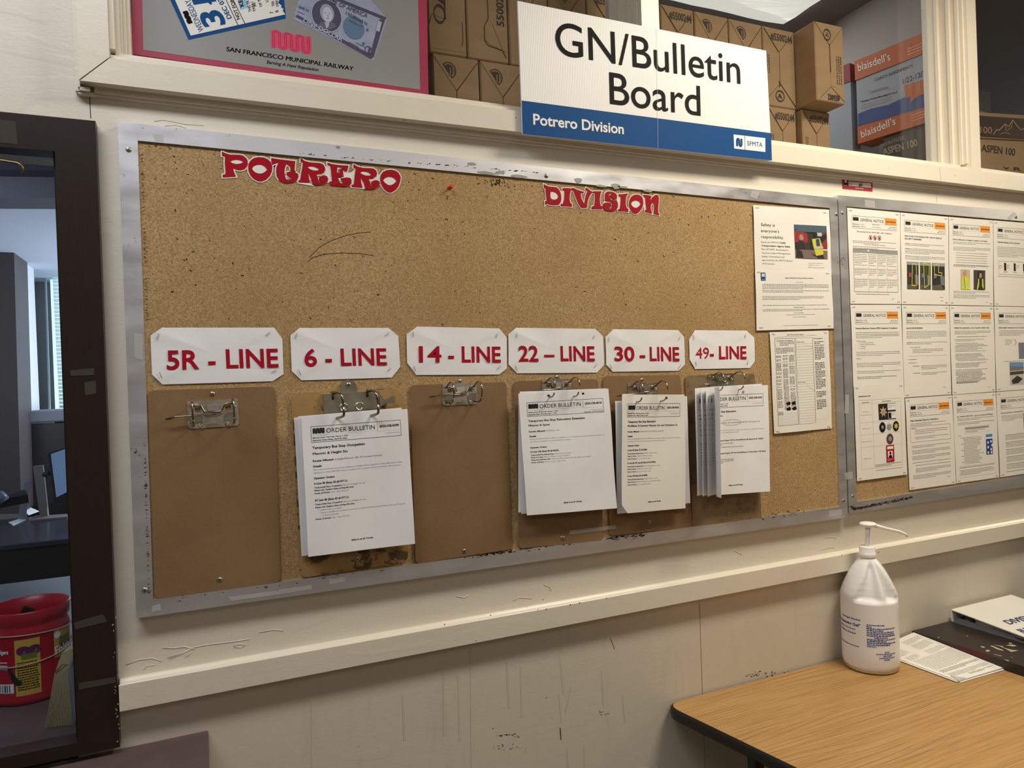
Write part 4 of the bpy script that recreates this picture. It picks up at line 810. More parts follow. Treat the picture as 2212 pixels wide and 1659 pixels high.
# 30 line
backs('', [([P3((1328.8, 866.4), YB + .010), P3((1466, 862), YB + .010), P3((1333, 1110), YB + .010), P3((1475, 1094), YB + .014)], 'lower sheet showing left of bulletin 0056'),
           ([P3((1345, 860), YB + .008), P3((1484, 856), YB + .008), P3((1349, 1103), YB + .012), P3((1491, 1086.5), YB + .010)], 'lower sheet slipped out right of bulletin 0056')], 'order bulletins behind the top sheet at 30')
s = Sheet('bulletin_sheet', 'order bulletin 2025-OB-0056, McAllister Street, on the clipboard under 30', 'paper', [P3((1343.6, 852.5), YB), P3((1478.8, 852.3), YB), P3((1343, 1109.5), YB - .006), P3((1481.1, 1098), YB - .002)], wave=.0018, mat_=M_PAPER_W, cut='bl')
bulletin_text(s, '2025-OB-0056', ('Effective Date: Thursday, January 16, 2025', 'Expiration Date: Friday, February 28, 2025'), None,
 [('t', 'Temporary Bus Stop Relocation', .72, 2.62, .18, 3.8, .025), ('t', 'McAllister St between Masonic Ave and Divisadero St', .72, 3.0, .18, 6.75, .025), ('t', 'Routes Affected:', .72, 3.52, .13, 1.5, .03), ('t', '5-Fulton IB and OB, 5R-Fulton Rapid IB', 2.3, 3.52, .12, 3.3, 0, M_GREY), ('t', 'Details', .72, 3.95, .13, .62, .03),
  ('t', 'The stops along McAllister St will be unavailable due to construction activities being performed by Ranger', .72, 4.18, .09, 7.1, 0, M_GREY), ('t', 'Construction. Please service the indicated stops for the indicated dates and times.', .72, 4.40, .09, 5.1, 0, M_GREY), ('t', 'Operator Orders', .72, 4.82, .13, 1.5, .03)] +
 [x for i, (h_, a, b, c) in enumerate((('5 Line IB (Stop ID #15385):', 'McAllister & Baker, nearside', 'McAllister & Divisadero, farside', '8 am - 4 pm, Monday - Friday'), ('5 Line IB, 5R Line IB (Stop ID #15390):', 'McAllister & Divisadero, nearside', 'McAllister & Divisadero, farside', '8 am - 4 pm, Monday - Friday'), ('5 Line OB (Stop ID #15384):', 'McAllister & Baker, nearside', 'McAllister & Divisadero, nearside (Stop ID #15390)', '8 am - 4 pm, Monday - Friday')))
  for x in (('t', h_, .72, 5.24 + i * 1.2, .13, .096 * len(h_), .03), ('t', 'Temporarily Discontinued Stop:', .72, 5.55 + i * 1.2, .10, 2.1, .03), ('t', a, 2.9, 5.55 + i * 1.2, .09, .064 * len(a), 0, M_GREY), ('t', 'Please Use Stop:', .72, 5.79 + i * 1.2, .10, 1.1, .03), ('t', b, 1.9, 5.79 + i * 1.2, .09, .064 * len(b), 0, M_GREY), ('t', 'Hours of Service:', .72, 6.04 + i * 1.2, .10, 1.15, .03), ('t', c, 1.95, 6.04 + i * 1.2, .09, .064 * len(c), 0, M_GREY))])
s.p.ell(6.0, .33, .13, .10, M_DARK, 10); s.done()
# 49 line: a bundle whose sheets lift off at the left edge
for i, (xs, ext, lab) in enumerate((((1494.5, 1500.4), .012, 'outermost lifted bulletin sheet under the 49 clip, left edge'), ((1504, 1508), .018, 'second lifted bulletin sheet under the 49 clip'), ((1513, 1517), .022, 'third lifted bulletin sheet under the 49 clip'))):
    s = Sheet('bulletin_sheet', lab, 'paper', [P3((xs[0], 839 - i), YB + .010 - i * .003), P3((1640 + i * 3, 829), YB + .008 - i * .003), P3((xs[1], 1069.7 + i * .6), YB + .010 - i * .003), P3((1648 + i * 3, 1058), YB + .012 - i * .003)], wave=.001, group='lifted bulletins under the 49 clip', bend=(.25, ext, 0.0))
    s.p.frame(.6, .95, 3.0, 2.3, .03); s.p.logo(.7, 1.1, 1.5, 1.6); s.p.text('ORDER', 1.6, 1.6, .32, w=1.3); s.p.words(.7, 2.9, 3, 2, .4, .13, M_INK); s.p.words(.7, 3.9, 3, 3, .5, .09, M_GREY); s.p.words(.7, 5.8, 3, 8, .3, .08, M_GREY); s.done()
s = Sheet('bulletin_sheet', 'order bulletin 2025-OB-0243 with a hand-circled route, under the 49 sign', 'paper', [P3((1508, 838), YB - .006), P3((1658.6, 831.8), YB - .004), P3((1512, 1072), YB - .010), P3((1663.8, 1061.5), YB - .008)], wave=.0012, bend=(.30, .050, .11), nx=24)
bulletin_text(s, '2025-OB-0243', ('Effective Date: Monday, February 17, 2025', 'Expiration Date: Friday, February 28, 2025'), None,
 [('t', 'Temporary Bus Stop Relocation', .72, 2.62, .18, 3.8, .025), ('t', 'Mission & Duboce', .72, 3.02, .18, 2.1, .025), ('t', 'Routes Affected:', .72, 3.45, .12, 1.4, .03), ('t', '14-Mission, 14R-Mission Rapid, 49-Van Ness/Mission IB OB, 52-Excelsior OB', .72, 3.75, .13, 6.6, 0, M_GREY),
  ('t', 'The stops will be unavailable due to construction related to the Mission Cesar Chavez Streetscape', .72, 4.5, .09, 7.1, 0, M_GREY), ('t', 'Please serve the indicated stop for the indicated dates and times.', .72, 4.72, .09, 4.1, 0, M_GREY), ('t', 'Operator Orders', .72, 5.2, .12, 1.4, .03), ('t', '14-Mission, 14R-Mission Rapid, 49-Van Ness/Mission IB (Stop ID # 15620):', .72, 5.55, .13, 7.0, .03), ('w', .72, 5.82, 3.4, 2), ('w', .72, 6.2, 4.6, 1),
  ('t', '14-Mission, 14R-Mission Rapid, 49-Van Ness/Mission, 52-Excelsior OB (Stop', .72, 6.85, .13, 7.3, .03), ('t', 'ID #15621):', .72, 7.15, .13, 1.1, .03), ('w', .72, 7.45, 3.4, 3)])
s.p.ring(3.95, 3.68, 1.18, .30, .02, M_INK); s.p.ell(5.4, .6, .16, .16, M_LGREY, 12); s.done()
# bent posts of the 49 and 30 clips show in front of the sheets already

# ------------------------------------------------------------------ safety notices and inspection form on board one
def fourstaples(s, W=8.5, H=11, a=0.0): 
    for x, y in ((.5, .28), (W - .5, .28), (.5, H - .28), (W - .5, H - .28)): s.staple(x, y, a)
NP = CK - 0.0035
s = Sheet('safety_poster', 'printed sheet headed Safety is everyone\u2019s responsibility with a photo', 'notice', quadpx((1627, 443), (1791, 453), (1631, 590), (1796.5, 594), NP, .0005), W=11, H=8.1, wave=.0012, mat_=M_PAPER_W)
p = s.p
for i, t in enumerate(('Safety is', 'everyone\u2019s', 'responsibility.')): p.text(t, .95, 2.45 + i * .72, .34, w=(1.95, 2.55, 3.2)[i], res=3)
for i, (t, w_, b) in enumerate((('Read the SFMTA\u2019s', 2.55, 0), ('Transportation Agency Safety', 4.1, .02), ('Plan (PTASP), developed by', 3.8, 0), ('the Joint Labor-Management', 4.05, 0), ('Safety Committee and', 3.15, 0), ('approved by the SFMTA Board', 4.3, 0), ('of Directors.', 1.75, 0))):
    p.text(t, .95, 4.45 + i * .43, .19, w=w_, bold=b, m=M_GREY if not b else M_INK, res=2)
p.text('Public', 3.6, 4.45, .19, w=.8, bold=.02, res=2)
x0, y0, x1, y1 = 5.7, 2.05, 10.45, 6.15
p.rect(x0, y0, x1, y1, mat('photo_dark', (52, 44, 44), .6)); G = lambda n, c: mat('photo_' + n, c, .6)
fn0 = p.fn; p.fn = lambda x, y: s.P(x, y, .0009)
p.rect(x0, 5.1, x1, y1, G('floor', (120, 104, 92))); p.rect(x0, y0, x1, 2.9, G('roof', (70, 92, 108))); p.rect(x0, 2.9, 7.6, 4.2, G('red', (150, 36, 40))); p.rect(9.7, 2.6, x1, 4.9, G('red', (150, 36, 40))); p.poly([(8.4, 2.1), (9.7, 2.3), (9.7, 3.4), (8.7, 3.3)], G('glass', (186, 196, 200)))
fnb = p.fn; p.fn = lambda x, y: s.P(x, y, .0012)
for i in range(5): p.line(5.75 + i * .55, 2.85, 6.5 + i * .5, 2.1, .09, G('steel', (24, 30, 36)))
p.poly([(7.6, 2.6), (8.9, 2.65), (8.9, 3.1), (7.6, 3.05)], M_DARK); p.poly([(5.8, 6.1), (5.9, 4.4), (6.4, 3.9), (6.9, 4.0), (7.1, 4.6), (7.15, 6.1)], G('coat', (34, 30, 32))); p.ell(6.68, 3.6, .32, .40, G('skin', (170, 128, 108))); p.ell(6.75, 3.72, .22, .16, G('mask', (160, 170, 176)))
p.poly([(8.1, 5.6), (8.0, 4.4), (8.4, 3.6), (9.3, 3.5), (10.3, 3.0), (10.4, 3.5), (9.6, 4.3), (9.9, 6.1), (8.8, 6.1)], G('sleeve', (26, 28, 36))); p.ell(8.75, 3.2, .30, .38, G('hair', (24, 20, 20)))
p.fn = lambda x, y: s.P(x, y, .0014); p.poly([(8.2, 3.75), (9.35, 3.6), (9.7, 4.6), (9.85, 5.6), (8.75, 5.8), (8.4, 4.8)], G('vest', (206, 200, 60))); 
p.fn = lambda x, y: s.P(x, y, .0018); p.poly([(8.75, 3.75), (9.25, 3.7), (9.35, 4.55), (8.85, 4.6)], G('badge', (30, 64, 120))); p.poly([(8.45, 4.75), (9.75, 4.6), (9.8, 4.85), (8.5, 5.0)], G('band', (190, 190, 186))); p.logo(8.86, 3.85, 9.14, 4.15, M_PAPER, 3); p.text('SFMTA', 8.9, 4.48, .10, w=.38, bold=.012, m=M_PAPER, res=1)
p.fn = fn0
p.text('Scan the QR code with your', 7.55, 6.75, .11, w=2.2, m=M_GREY, res=1); p.text('smartphone or visit', 7.55, 6.98, .11, w=1.6, m=M_GREY, res=1); p.text('SFMTA.com/AgencySafetyPlan', 7.55, 7.28, .11, w=2.4, m=M_GREY, res=1)
s.staple(.5, .3); s.staple(10.3, .4, .1); s.done()
s = Sheet('safety_notice', 'Agency Safety Plan and Agency Safety Committee notice, lower safety sheet', 'notice', quadpx((1631, 584), (1795.8, 587), (1634.5, 714), (1801, 709.5), NP - .0012, .0005), W=11, H=8.5, wave=.0008, mat_=M_PAPER_W)
p = s.p; p.rect(.75, .3, 1.4, 1.45, M_BLUE); p.text('Agency Safety Plan and Agency Safety Committee', 6.2, 1.08, .15, w=4.1, bold=.02, align='c', res=1); p.text('About the Plan', 6.2, 1.68, .10, w=1, align='c', res=1)
for y, n, w_ in ((2.0, 4, 9.6), (2.9, 2, 9.6), (3.75, 3, 8.8), (5.0, 1, 9.2), (5.6, 2, 9.5)): p.words(.9, y, w_, n, .2, .07)
p.text('Security Participation', 6.0, 5.3, .10, w=1.5, bold=.02, align='c', res=1); p.text('You are responsible to', 6.0, 6.12, .10, w=1.5, bold=.02, align='c', res=1); p.words(4.1, 6.38, 4.2, 1); p.words(5.1, 6.7, 1.9, 1); p.words(3.7, 7.95, 4.9, 1)
p.fn = lambda x, y: s.P(x, y, .0009); p.logo(.85, .45, 1.3, .9, M_PAPER, 3); p.text('SFMTA', .82, 1.36, .11, w=.5, bold=.012, m=M_PAPER, res=1)
s.staple(.5, .25); s.staple(10.4, .25, .15); s.staple(.6, 8.1); s.staple(10.3, 8.1); s.done()
s = Sheet('inspection_form', 'daily inspection form with ruled columns and checklists, lone on the cork', 'notice', quadpx((1662.5, 717.5), (1789.5, 714), (1672.5, 937), (1797.5, 925), NP, -.001), W=8.5, H=14, wave=.0014, mat_=M_PAPER_W, nx=10, ny=14)
p = s.p
p.line(.6, .75, 6.6, .6, .02); p.text('Daily Vehicle Inspection Report', 3.6, .5, .12, w=2.4, align='c', bold=.02, res=1); p.frame(.65, .95, 3.5, 13.0, .03); p.frame(3.65, .9, 6.05, 13.0, .02); p.frame(6.1, .9, 8.0, 12.6, .008, M_GREY)
p.text('PRE-OPERATING / POST OPERATING', 2.05, 1.3, .10, w=2.3, bold=.03, align='c', res=1); p.frame(.75, 1.5, 1.3, 1.95, .012)
p.words(1.4, 1.5, 2, 3, .2, .08, M_GREY); p.words(.75, 2.3, 2.6, 5, .17, .08, M_GREY)
for j in range(3):
    for i in range(46 if j else 50): 
        if R.random() < .86: p.words(.75 + j * .93, 3.4 + i * .165, .75 if j else .7, 1, m=M_GREY if i % 9 else M_INK, xh=.08)
for i in range(8): p.line(.65, 11.3 + i * .22, 3.5, 11.3 + i * .22, .012)
for a, b in ((1.9, 9.9), (2.65, 9.9), (1.9, 10.65), (2.7, 10.65)): p.poly([(a, b), (a + .5, b - .2), (a + .62, b), (a + .6, b + .28), (a + .1, b + .32)], M_INK)
for i in range(30): p.line(3.65, 1.75 + i * .375, 6.05, 1.75 + i * .375, .014)
p.text('Vehicle Defects', 3.72, 1.55, .11, w=1.1, bold=.02, res=1); p.text('Operator Comments', 3.72, 7.2, .10, w=1.1, bold=.02, res=1)
p.text('Form Instructions', 6.2, 1.15, .12, w=1.35, bold=.03, res=1)
for i, (y, n) in enumerate(((1.6, 2), (2.1, 1), (2.4, 8), (4.6, 5), (5.8, 5), (7.0, 6), (8.7, 4), (9.9, 6))): p.words(6.3, y, 1.45, n, .235, .10, M_INK)
for a, b in (((4.9, 1.95), (6.1, 2.3)), ((4.2, 2.6), (6.15, 2.5)), ((5.0, 7.65), (6.3, 8.6))): p.line(*a, *b, .012)
fourstaples(s, 8.5, 14, .3); s.done()

# ------------------------------------------------------------------ general notices on board two
def notice(label, c, num, title, build, W=8.5, H=11, hdr=True, y=NP, offic=True):
    s = Sheet('general_notice', label, 'notice', quadpx(c[0], c[1], c[2], c[3], y, 0.0), W=W, H=H, wave=.0007, mat_=M_PAPER_W, nx=8, ny=10); p = s.p
    if hdr:
        p.frame(.7, .85, 7.85, 2.25, .022); p.logo(.85, 1.0, 1.75, 1.42, M_INK, 7, .2); p.text('GENERAL NOTICE', 2.0, 1.42, .33, w=3.75, res=2); p.line(.7, 1.62, 7.85, 1.62, .008, M_GREY)
        p.rect(5.95, .82, 7.88, 1.62, M_ORANGE); p.text('Effective Date:', .82, 1.85, .09, w=1.0, bold=.03, res=1); p.text('Expiration Date:', .82, 2.08, .09, w=1.1, bold=.03, res=1); p.words(2.0, 1.85, .7, 1); p.words(2.05, 2.08, .8, 1); p.words(6.6, 1.9, 1.1, 1); p.words(6.4, 2.1, 1.35, 1)
        f = p.fn; p.fn = lambda x, y_: s.P(x, y_, .0009); p.text(num, 6.92, 1.32, .15, w=1.6, bold=.02, align='c', res=1); p.fn = f
    if title: 
        for i, (t, sz, w_, x) in enumerate(title): p.text(t, x, 2.85 + i * .32, sz, w=w_, bold=.02, res=2)
    build(s, p); fourstaples(s, W, H); s.done(); return s
def pic(s, p, x0, y0, x1, y1, base, bits):
    p.rect(x0, y0, x1, y1, mat('photo_' + base[0], base[1], .6)); f = p.fn; p.fn = lambda x, y: s.P(x, y, .0010)
    W_, H_ = x1 - x0, y1 - y0
    for k, b in enumerate(bits):
        if k == 4: p.fn = lambda x, y: s.P(x, y, .0013)
        p.poly([(x0 + a * W_, y0 + c * H_) for a, c in b[0]], mat('photo_' + b[1], b[2], .6))
    p.fn = f
def g11(s, p):
    p.text('PERSONAL ELECTRONIC DEVICES (PED) - ZERO TOLERANCE', 4.2, 2.72, .15, w=5.6, align='c', res=1); p.words(3.9, 1.75, 1.2, 1, m=M_INK); p.words(3.9, 2.05, 1.3, 1)
    for i in range(3): p.ring(3.55 + i * .72, 3.25, .30, .28, .06, M_RED, 16); p.line(3.35 + i * .72, 3.05, 3.75 + i * .72, 3.45, .05, M_RED); p.rect(3.45 + i * .72, 3.15, 3.65 + i * .72, 3.4, M_INK)
    p.words(.7, 3.78, 7.1, 2, .18); p.text('Operator Emergency Hotline', 4.2, 4.15, .12, w=3.6, m=M_RED, align='c', res=1); p.words(.7, 4.4, 7.0, 2, .18)
    p.rect(.7, 4.65, 8.0, 5.1, M_LGREY); p.frame(.7, 4.65, 8.0, 9.6, .03)
    for x in (3.1, 4.6, 6.2): p.line(x, 4.65, x, 9.6, .014)
    for y in (6.9, 8.1): p.line(.7, y, 8.0, y, .014)
    for cx, w_ in ((.8, 2.1), (3.2, 1.25), (4.7, 1.35), (6.3, 1.55)):
        for y, n in ((5.3, 6), (6.55, 1), (7.05, 4), (8.25, 5)): p.words(cx, y, w_, n, .2)
    p.words(1, 9.9, 5.6, 1, m=M_INK); p.words(6.9, 10.45, .5, 1)
def g12(s, p):
    for y, n in ((3.7, 2), (4.3, 4), (5.2, 3)): p.words(.7, y, 7.1, n, .18)
    for i in range(3): p.words(.7, (3.7, 4.3, 5.2)[i], .8, 1, m=M_INK)
    for i, (x0, x1) in enumerate(((.95, 3.0), (3.25, 5.2), (5.45, 7.75))):
        pic(s, p, x0, 5.85, x1, 9.15, ('bus%d' % i, ((40, 40, 48), (52, 60, 56), (28, 28, 32))[i]), [([(0, 0), (1, 0), (1, .12), (0, .12)], 'busroof', (150, 156, 160)), ([(.12, .42), (.34, .40), (.34, .55), (.12, .58)], 'busred' if i == 0 else 'busgrey', (180, 60, 60) if i == 0 else (110, 116, 120)), ([(.0, .85), (.7, .8), (.9, 1), (0, 1)], 'busfloor', (90, 84, 66)), ([(.62, .45), (.95, .5), (.95, .85), (.66, .8)], 'busgrey', (110, 116, 120))])
    f = p.fn; p.fn = lambda x, y: s.P(x, y, .0014); Y = mat('yellow_ink', (240, 222, 40), .6)
    for q in ([(1.85, 6.1), (2.5, 6.15), (2.6, 8.7), (1.75, 8.75)], [(3.85, 5.95), (4.9, 6.2), (4.75, 8.6), (4.0, 8.95)], [(5.8, 6.1), (6.6, 6.0), (6.55, 7.0), (7.2, 7.05), (7.15, 7.4), (5.85, 7.3)]):
        for a, b in zip(q, q[1:] + q[:1]): p.line(*a, *b, .08, Y)
    p.fn = f; p.words(6.8, 10.1, .7, 1); p.words(7.0, 10.55, .5, 1)
def g13(s, p):
    p.words(.8, 3.1, 7.1, 2, .18); p.words(.8, 3.75, 7.1, 3, .18)
    for i in range(6): p.words(1.3, 4.45 + i * .3, 6.0, 1)
    p.line(.8, 6.05, 7.5, 6.05, .01, M_GREY); p.words(.8, 6.0, 7, 2, .18)
    pic(s, p, 2.1, 6.5, 3.9, 9.0, ('man', (206, 180, 150)), [([(.05, 1), (.08, .45), (.35, .33), (.62, .35), (.9, .5), (.98, 1)], 'hivis', (214, 222, 50)), ([(.1, .72), (.9, .74), (.9, .8), (.1, .78)], 'silver', (190, 200, 190)), ([(.36, .36), (.46, .98), (.42, .98), (.30, .40)], 'navyjacket', (50, 56, 70)), ([(.32, .08), (.5, .02), (.62, .12), (.58, .32), (.4, .34), (.3, .22)], 'face', (196, 146, 118))])
    pic(s, p, 4.6, 6.5, 6.9, 9.0, ('depot', (56, 52, 58)), [([(.3, 1), (.33, .5), (.5, .4), (.75, .42), (.9, 1)], 'blackshirt', (24, 24, 26)), ([(.25, 1), (.38, .45), (.46, .42), (.42, 1)], 'hivis', (214, 222, 50)), ([(.85, 1), (.8, .45), (.7, .42), (.72, 1)], 'hivis', (214, 222, 50)), ([(.45, .12), (.6, .08), (.7, .18), (.66, .38), (.5, .4), (.42, .28)], 'face', (196, 146, 118)), ([(.4, .1), (.58, .02), (.75, .12), (.76, .45), (.7, .4), (.66, .16), (.5, .14), (.44, .4), (.38, .36)], 'darkhair', (30, 22, 20))])
    p.words(.8, 9.3, 7, 2, .18); p.words(.8, 9.75, 7, 3, .18, m=M_GREY); p.words(7.0, 10.6, .5, 1)
def g14(s, p):
    p.words(.7, 3.4, 7, 7, .2); p.frame(.9, 5.2, 7.8, 6.9, .02); p.words(1.0, 5.8, .6, 3, .2)
    for i in range(3): x = 1.95 + i * 1.9; p.rect(x, 5.4, x + .4, 6.4, M_INK); p.words(x + .55, 5.7, .6, 3, .2); p.words(x - .1, 6.6, .8, 1, m=M_INK)
    p.words(.7, 7.2, 6.6, 1)
def g21(s, p):
    for y, n in ((3.3, 4), (5.6, 3), (6.9, 3), (7.85, 2)): p.words(.7, y, 7.3, n, .2)
    p.words(.7, 4.3, 1.7, 1); p.words(.7, 6.35, .8, 1, m=M_INK); p.line(3.2, 3.6, 7.9, 3.55, .012, M_GREY); p.words(.7, 8.5, 6.6, 2, .2); p.line(.7, 8.55, 7.2, 8.5, .012, M_GREY)
    for i in range(4): p.rect(1.1, 4.5 + i * .22 - .05, 1.16, 4.5 + i * .22, M_INK); p.words(1.4, 4.5 + i * .22, (2.2, 2.6, .9, .8)[i], 1)
def g22(s, p):
    p.words(.7, 3.2, 7.2, 5, .19); p.words(.7, 4.5, 7.2, 2, .19); p.words(.7, 4.5, .8, 1, m=M_INK); p.words(1.3, 5.1, 1.8, 1); p.words(1.7, 5.35, 5.5, 3, .19); p.line(.9, 6.1, 7.9, 6.1, .015, M_GREY)
    p.words(.9, 6.55, 1.4, 1, m=M_INK); p.words(.9, 6.95, 1.5, 1); p.words(1.6, 7.35, 1.3, 1, m=M_INK); p.words(3.1, 7.35, 4.7, 3, .19); p.words(1.6, 8.2, 1.3, 1, m=M_INK); p.words(3.1, 8.2, 4.7, 2, .19); p.words(7, 10.1, .5, 1)
def g23(s, p):
    p.words(.8, 3.2, 7, 3, .17)
    for i in range(36):
        y = 3.9 + i * .165; 
        if i in (1, 4, 12, 19, 24): continue
        p.words(.8 if i % 6 else 1.2, y, R.uniform(4, 6.4), 1, m=M_INK if i % 7 == 0 or i > 26 else M_GREY)
    p.words(.9, 9.6, 4.2, 1); p.words(7, 10.4, .5, 1)
def g24(s, p):
    p.words(.8, 3.2, 7, 4, .19); p.words(1.9, 4.4, 1.4, 4, .2); o = mat('orange_chevron', (214, 110, 50), .6)
    for a in (0, .28): p.line(3.75 + a * 0, 4.25, 4.1, 4.7, .09, o); p.line(4.1, 4.7, 3.75, 5.1, .09, o)
    p.rect(4.5, 4.75, 7.6, 6.9, mat('photo_slate', (120, 124, 136), .6)); p.words(1.5, 7.2, 6, 1)
    pic(s, p, 2.6, 7.3, 5.3, 10.3, ('snowyard', (196, 192, 186)), [([(0, 0), (1, .02), (1, .22), (0, .2)], 'yardsky', (110, 150, 190)), ([(0, .22), (1, .24), (1, .34), (0, .36)], 'yardgrey', (120, 120, 118)), ([(0, .42), (1, .40), (1, .52), (0, .55)], 'yardbrown', (70, 60, 52)), ([(.1, .8), (.5, .6), (.9, .75), (.6, .92), (.2, .95)], 'yarddark', (46, 40, 38))])
def g31(s, p):
    p.text('IDENTIFICATION TYPES', .75, 1.35, .12, w=2.0, bold=.03, res=1); p.frame(.8, 1.75, 7.8, 9.75, .014, M_GREY); p.line(2.95, 1.75, 2.95, 9.75, .014, M_GREY)
    for y in (2.15, 4.35, 5.75, 7.2): p.line(.8, y, 7.8, y, .012, M_GREY)
    p.text('Personnel Type', 1.9, 2.05, .10, w=1.25, bold=.02, align='c', res=1); p.text('Official Identification', 5.4, 2.05, .10, w=1.6, bold=.02, align='c', res=1)
    for t, y, w_ in (('CPUC Inspector', 3.15, 1.2), ('(Photo ID and/or Star only)', 3.5, 1.7), ('SFMTA Inspector', 5.1, 1.3), ('SFMTA Safety Specialist', 6.6, 1.8), ('SFMTA Trainers', 8.6, 1.2)): p.text(t, 1.85, y, .09, w=w_, m=M_GREY, align='c', res=1)
    p.rect(4.0, 2.3, 6.9, 4.2, mat('photo_leather', (26, 24, 26), .6)); f = p.fn; p.fn = lambda x, y: s.P(x, y, .0010)
    def star(cx, cy, r, m, n=7): p.poly([(cx + (r if k % 2 == 0 else r * .5) * math.sin(math.pi * k / n), cy - (r if k % 2 == 0 else r * .5) * math.cos(math.pi * k / n)) for k in range(2 * n)], m)
    gold = mat('gold_ink', (196, 170, 120), .6); silv = mat('silver_ink', (150, 150, 152), .6)
    star(4.75, 3.25, .68, gold); p.rect(5.5, 2.35, 6.85, 3.1, M_PAPER); p.rect(5.55, 3.3, 6.85, 4.1, M_PAPER)
    for cx, m, k in ((4.5, silv, 0), (5.65, silv, 1), (6.8, gold, 0)):
        if k == 0: p.ell(cx, 5.05, .52, .60, M_INK)
    p.ell(5.7, 6.5, .58, .62, mat('bronze_ink', (92, 56, 46), .6)); p.rect(5.0, 7.25, 6.35, 9.25, M_RED)
    p.fn = lambda x, y: s.P(x, y, .0013); p.ell(4.75, 3.25, .2, .2, silv, 12); p.words(5.6, 2.6, 1.1, 2, .2); p.rect(5.6, 3.4, 6.05, 4.05, M_INK); p.ring(6.4, 3.55, .2, .18, .04, gold, 12); star(4.5, 5.05, .3, silv); star(5.65, 5.05, .52, silv); star(6.8, 5.05, .42, mat('bright_gold', (226, 186, 60), .6), 6); p.ell(5.7, 6.5, .3, .3, silv, 12)
    p.rect(5.15, 7.4, 6.2, 7.72, M_PAPER); p.rect(5.25, 7.95, 6.05, 8.75, M_PAPER); p.text('SFMTA', 5.68, 7.65, .14, w=.8, bold=.012, m=M_RED, align='c', res=1); p.fn = lambda x, y: s.P(x, y, .0016)
    p.ell(5.65, 8.2, .17, .2, M_INK, 12); p.poly([(5.35, 8.75), (5.4, 8.5), (5.65, 8.38), (5.9, 8.5), (5.95, 8.75)], M_INK); p.words(5.15, 8.95, 1.0, 2, .14, .05, M_PAPER); p.fn = f
    p.words(3.1, 9.45, 4.6, 2, .16, m=M_INK); p.words(3.2, 10.1, 4.5, 1)
def g32(s, p):
    p.words(.7, 3.15, 6.4, 2, .2); p.frame(.62, 3.5, 7.9, 5.35, .02); p.words(.8, 3.75, .9, 1, m=M_INK); p.words(1.4, 3.95, 6.0, 3, .22, m=mat('maroon_ink', (150, 70, 70), .6)); p.words(1.4, 4.8, 6.1, 2, .2)
    for y, n, ind in ((5.85, 2, 0), (6.4, 3, 0), (7.1, 3, 0), (7.85, 1, 0), (8.2, 1, .5), (8.6, 3, .5), (9.4, 3, 0)): p.words(.75 + ind, y, 6.9 - ind, n, .18)
    p.words(7, 10.0, .5, 1)
def g33(s, p):
    p.words(.75, 3.1, 7.1, 2, .18, m=M_GREY); p.words(.75, 3.6, 7.1, 2, .18); p.frame(2.1, 4.1, 6.8, 4.9, .012, M_GREY); p.rect(2.15, 4.2, 6.75, 4.4, M_LGREY); p.words(2.3, 4.62, 3.8, 2, .17); p.words(.8, 5.2, .6, 1)
    for i in range(18): p.words(1.2 if i % 4 == 0 else 1.7, 5.5 + i * .19, R.uniform(2.5, 4.0), 1)
    p.rect(6.1, 5.3, 7.4, 5.65, mat('photo_cyan', (60, 150, 200), .6)); p.rect(6.1, 5.9, 7.4, 7.9, mat('photo_deepblue', (28, 70, 150), .6)); f = p.fn; p.fn = lambda x, y: s.P(x, y, .0010)
    for x, y in ((6.3, 6.2), (6.9, 6.1), (7.1, 6.6), (6.3, 6.8), (6.9, 7.1), (6.3, 7.5), (6.95, 7.5)): p.rect(x, y, x + .28, y + .3, M_PAPER)
    p.fn = f; p.frame(.7, 9.0, 7.9, 10.4, .014, M_GREY); p.words(.85, 9.2, 6.8, 1, m=M_INK); p.words(.85, 9.55, 6.6, 4, .18)
def g34(s, p):
    p.words(.8, 3.2, 4.0, 4, .2); pic(s, p, 4.9, 3.0, 7.8, 5.2, ('asphalt', (96, 98, 104)), [([(0, 0), (1, 0), (1, .3), (0, .3)], 'roadsky', (170, 176, 184)), ([(.1, .4), (.6, .35), (.8, .7), (.2, .75)], 'car', (60, 60, 66))])
    for i in range(26): 
        if i % 5 != 4: p.words(1.3, 5.7 + i * .19, 6.3, 1, m=M_GREY if i % 5 else M_INK)
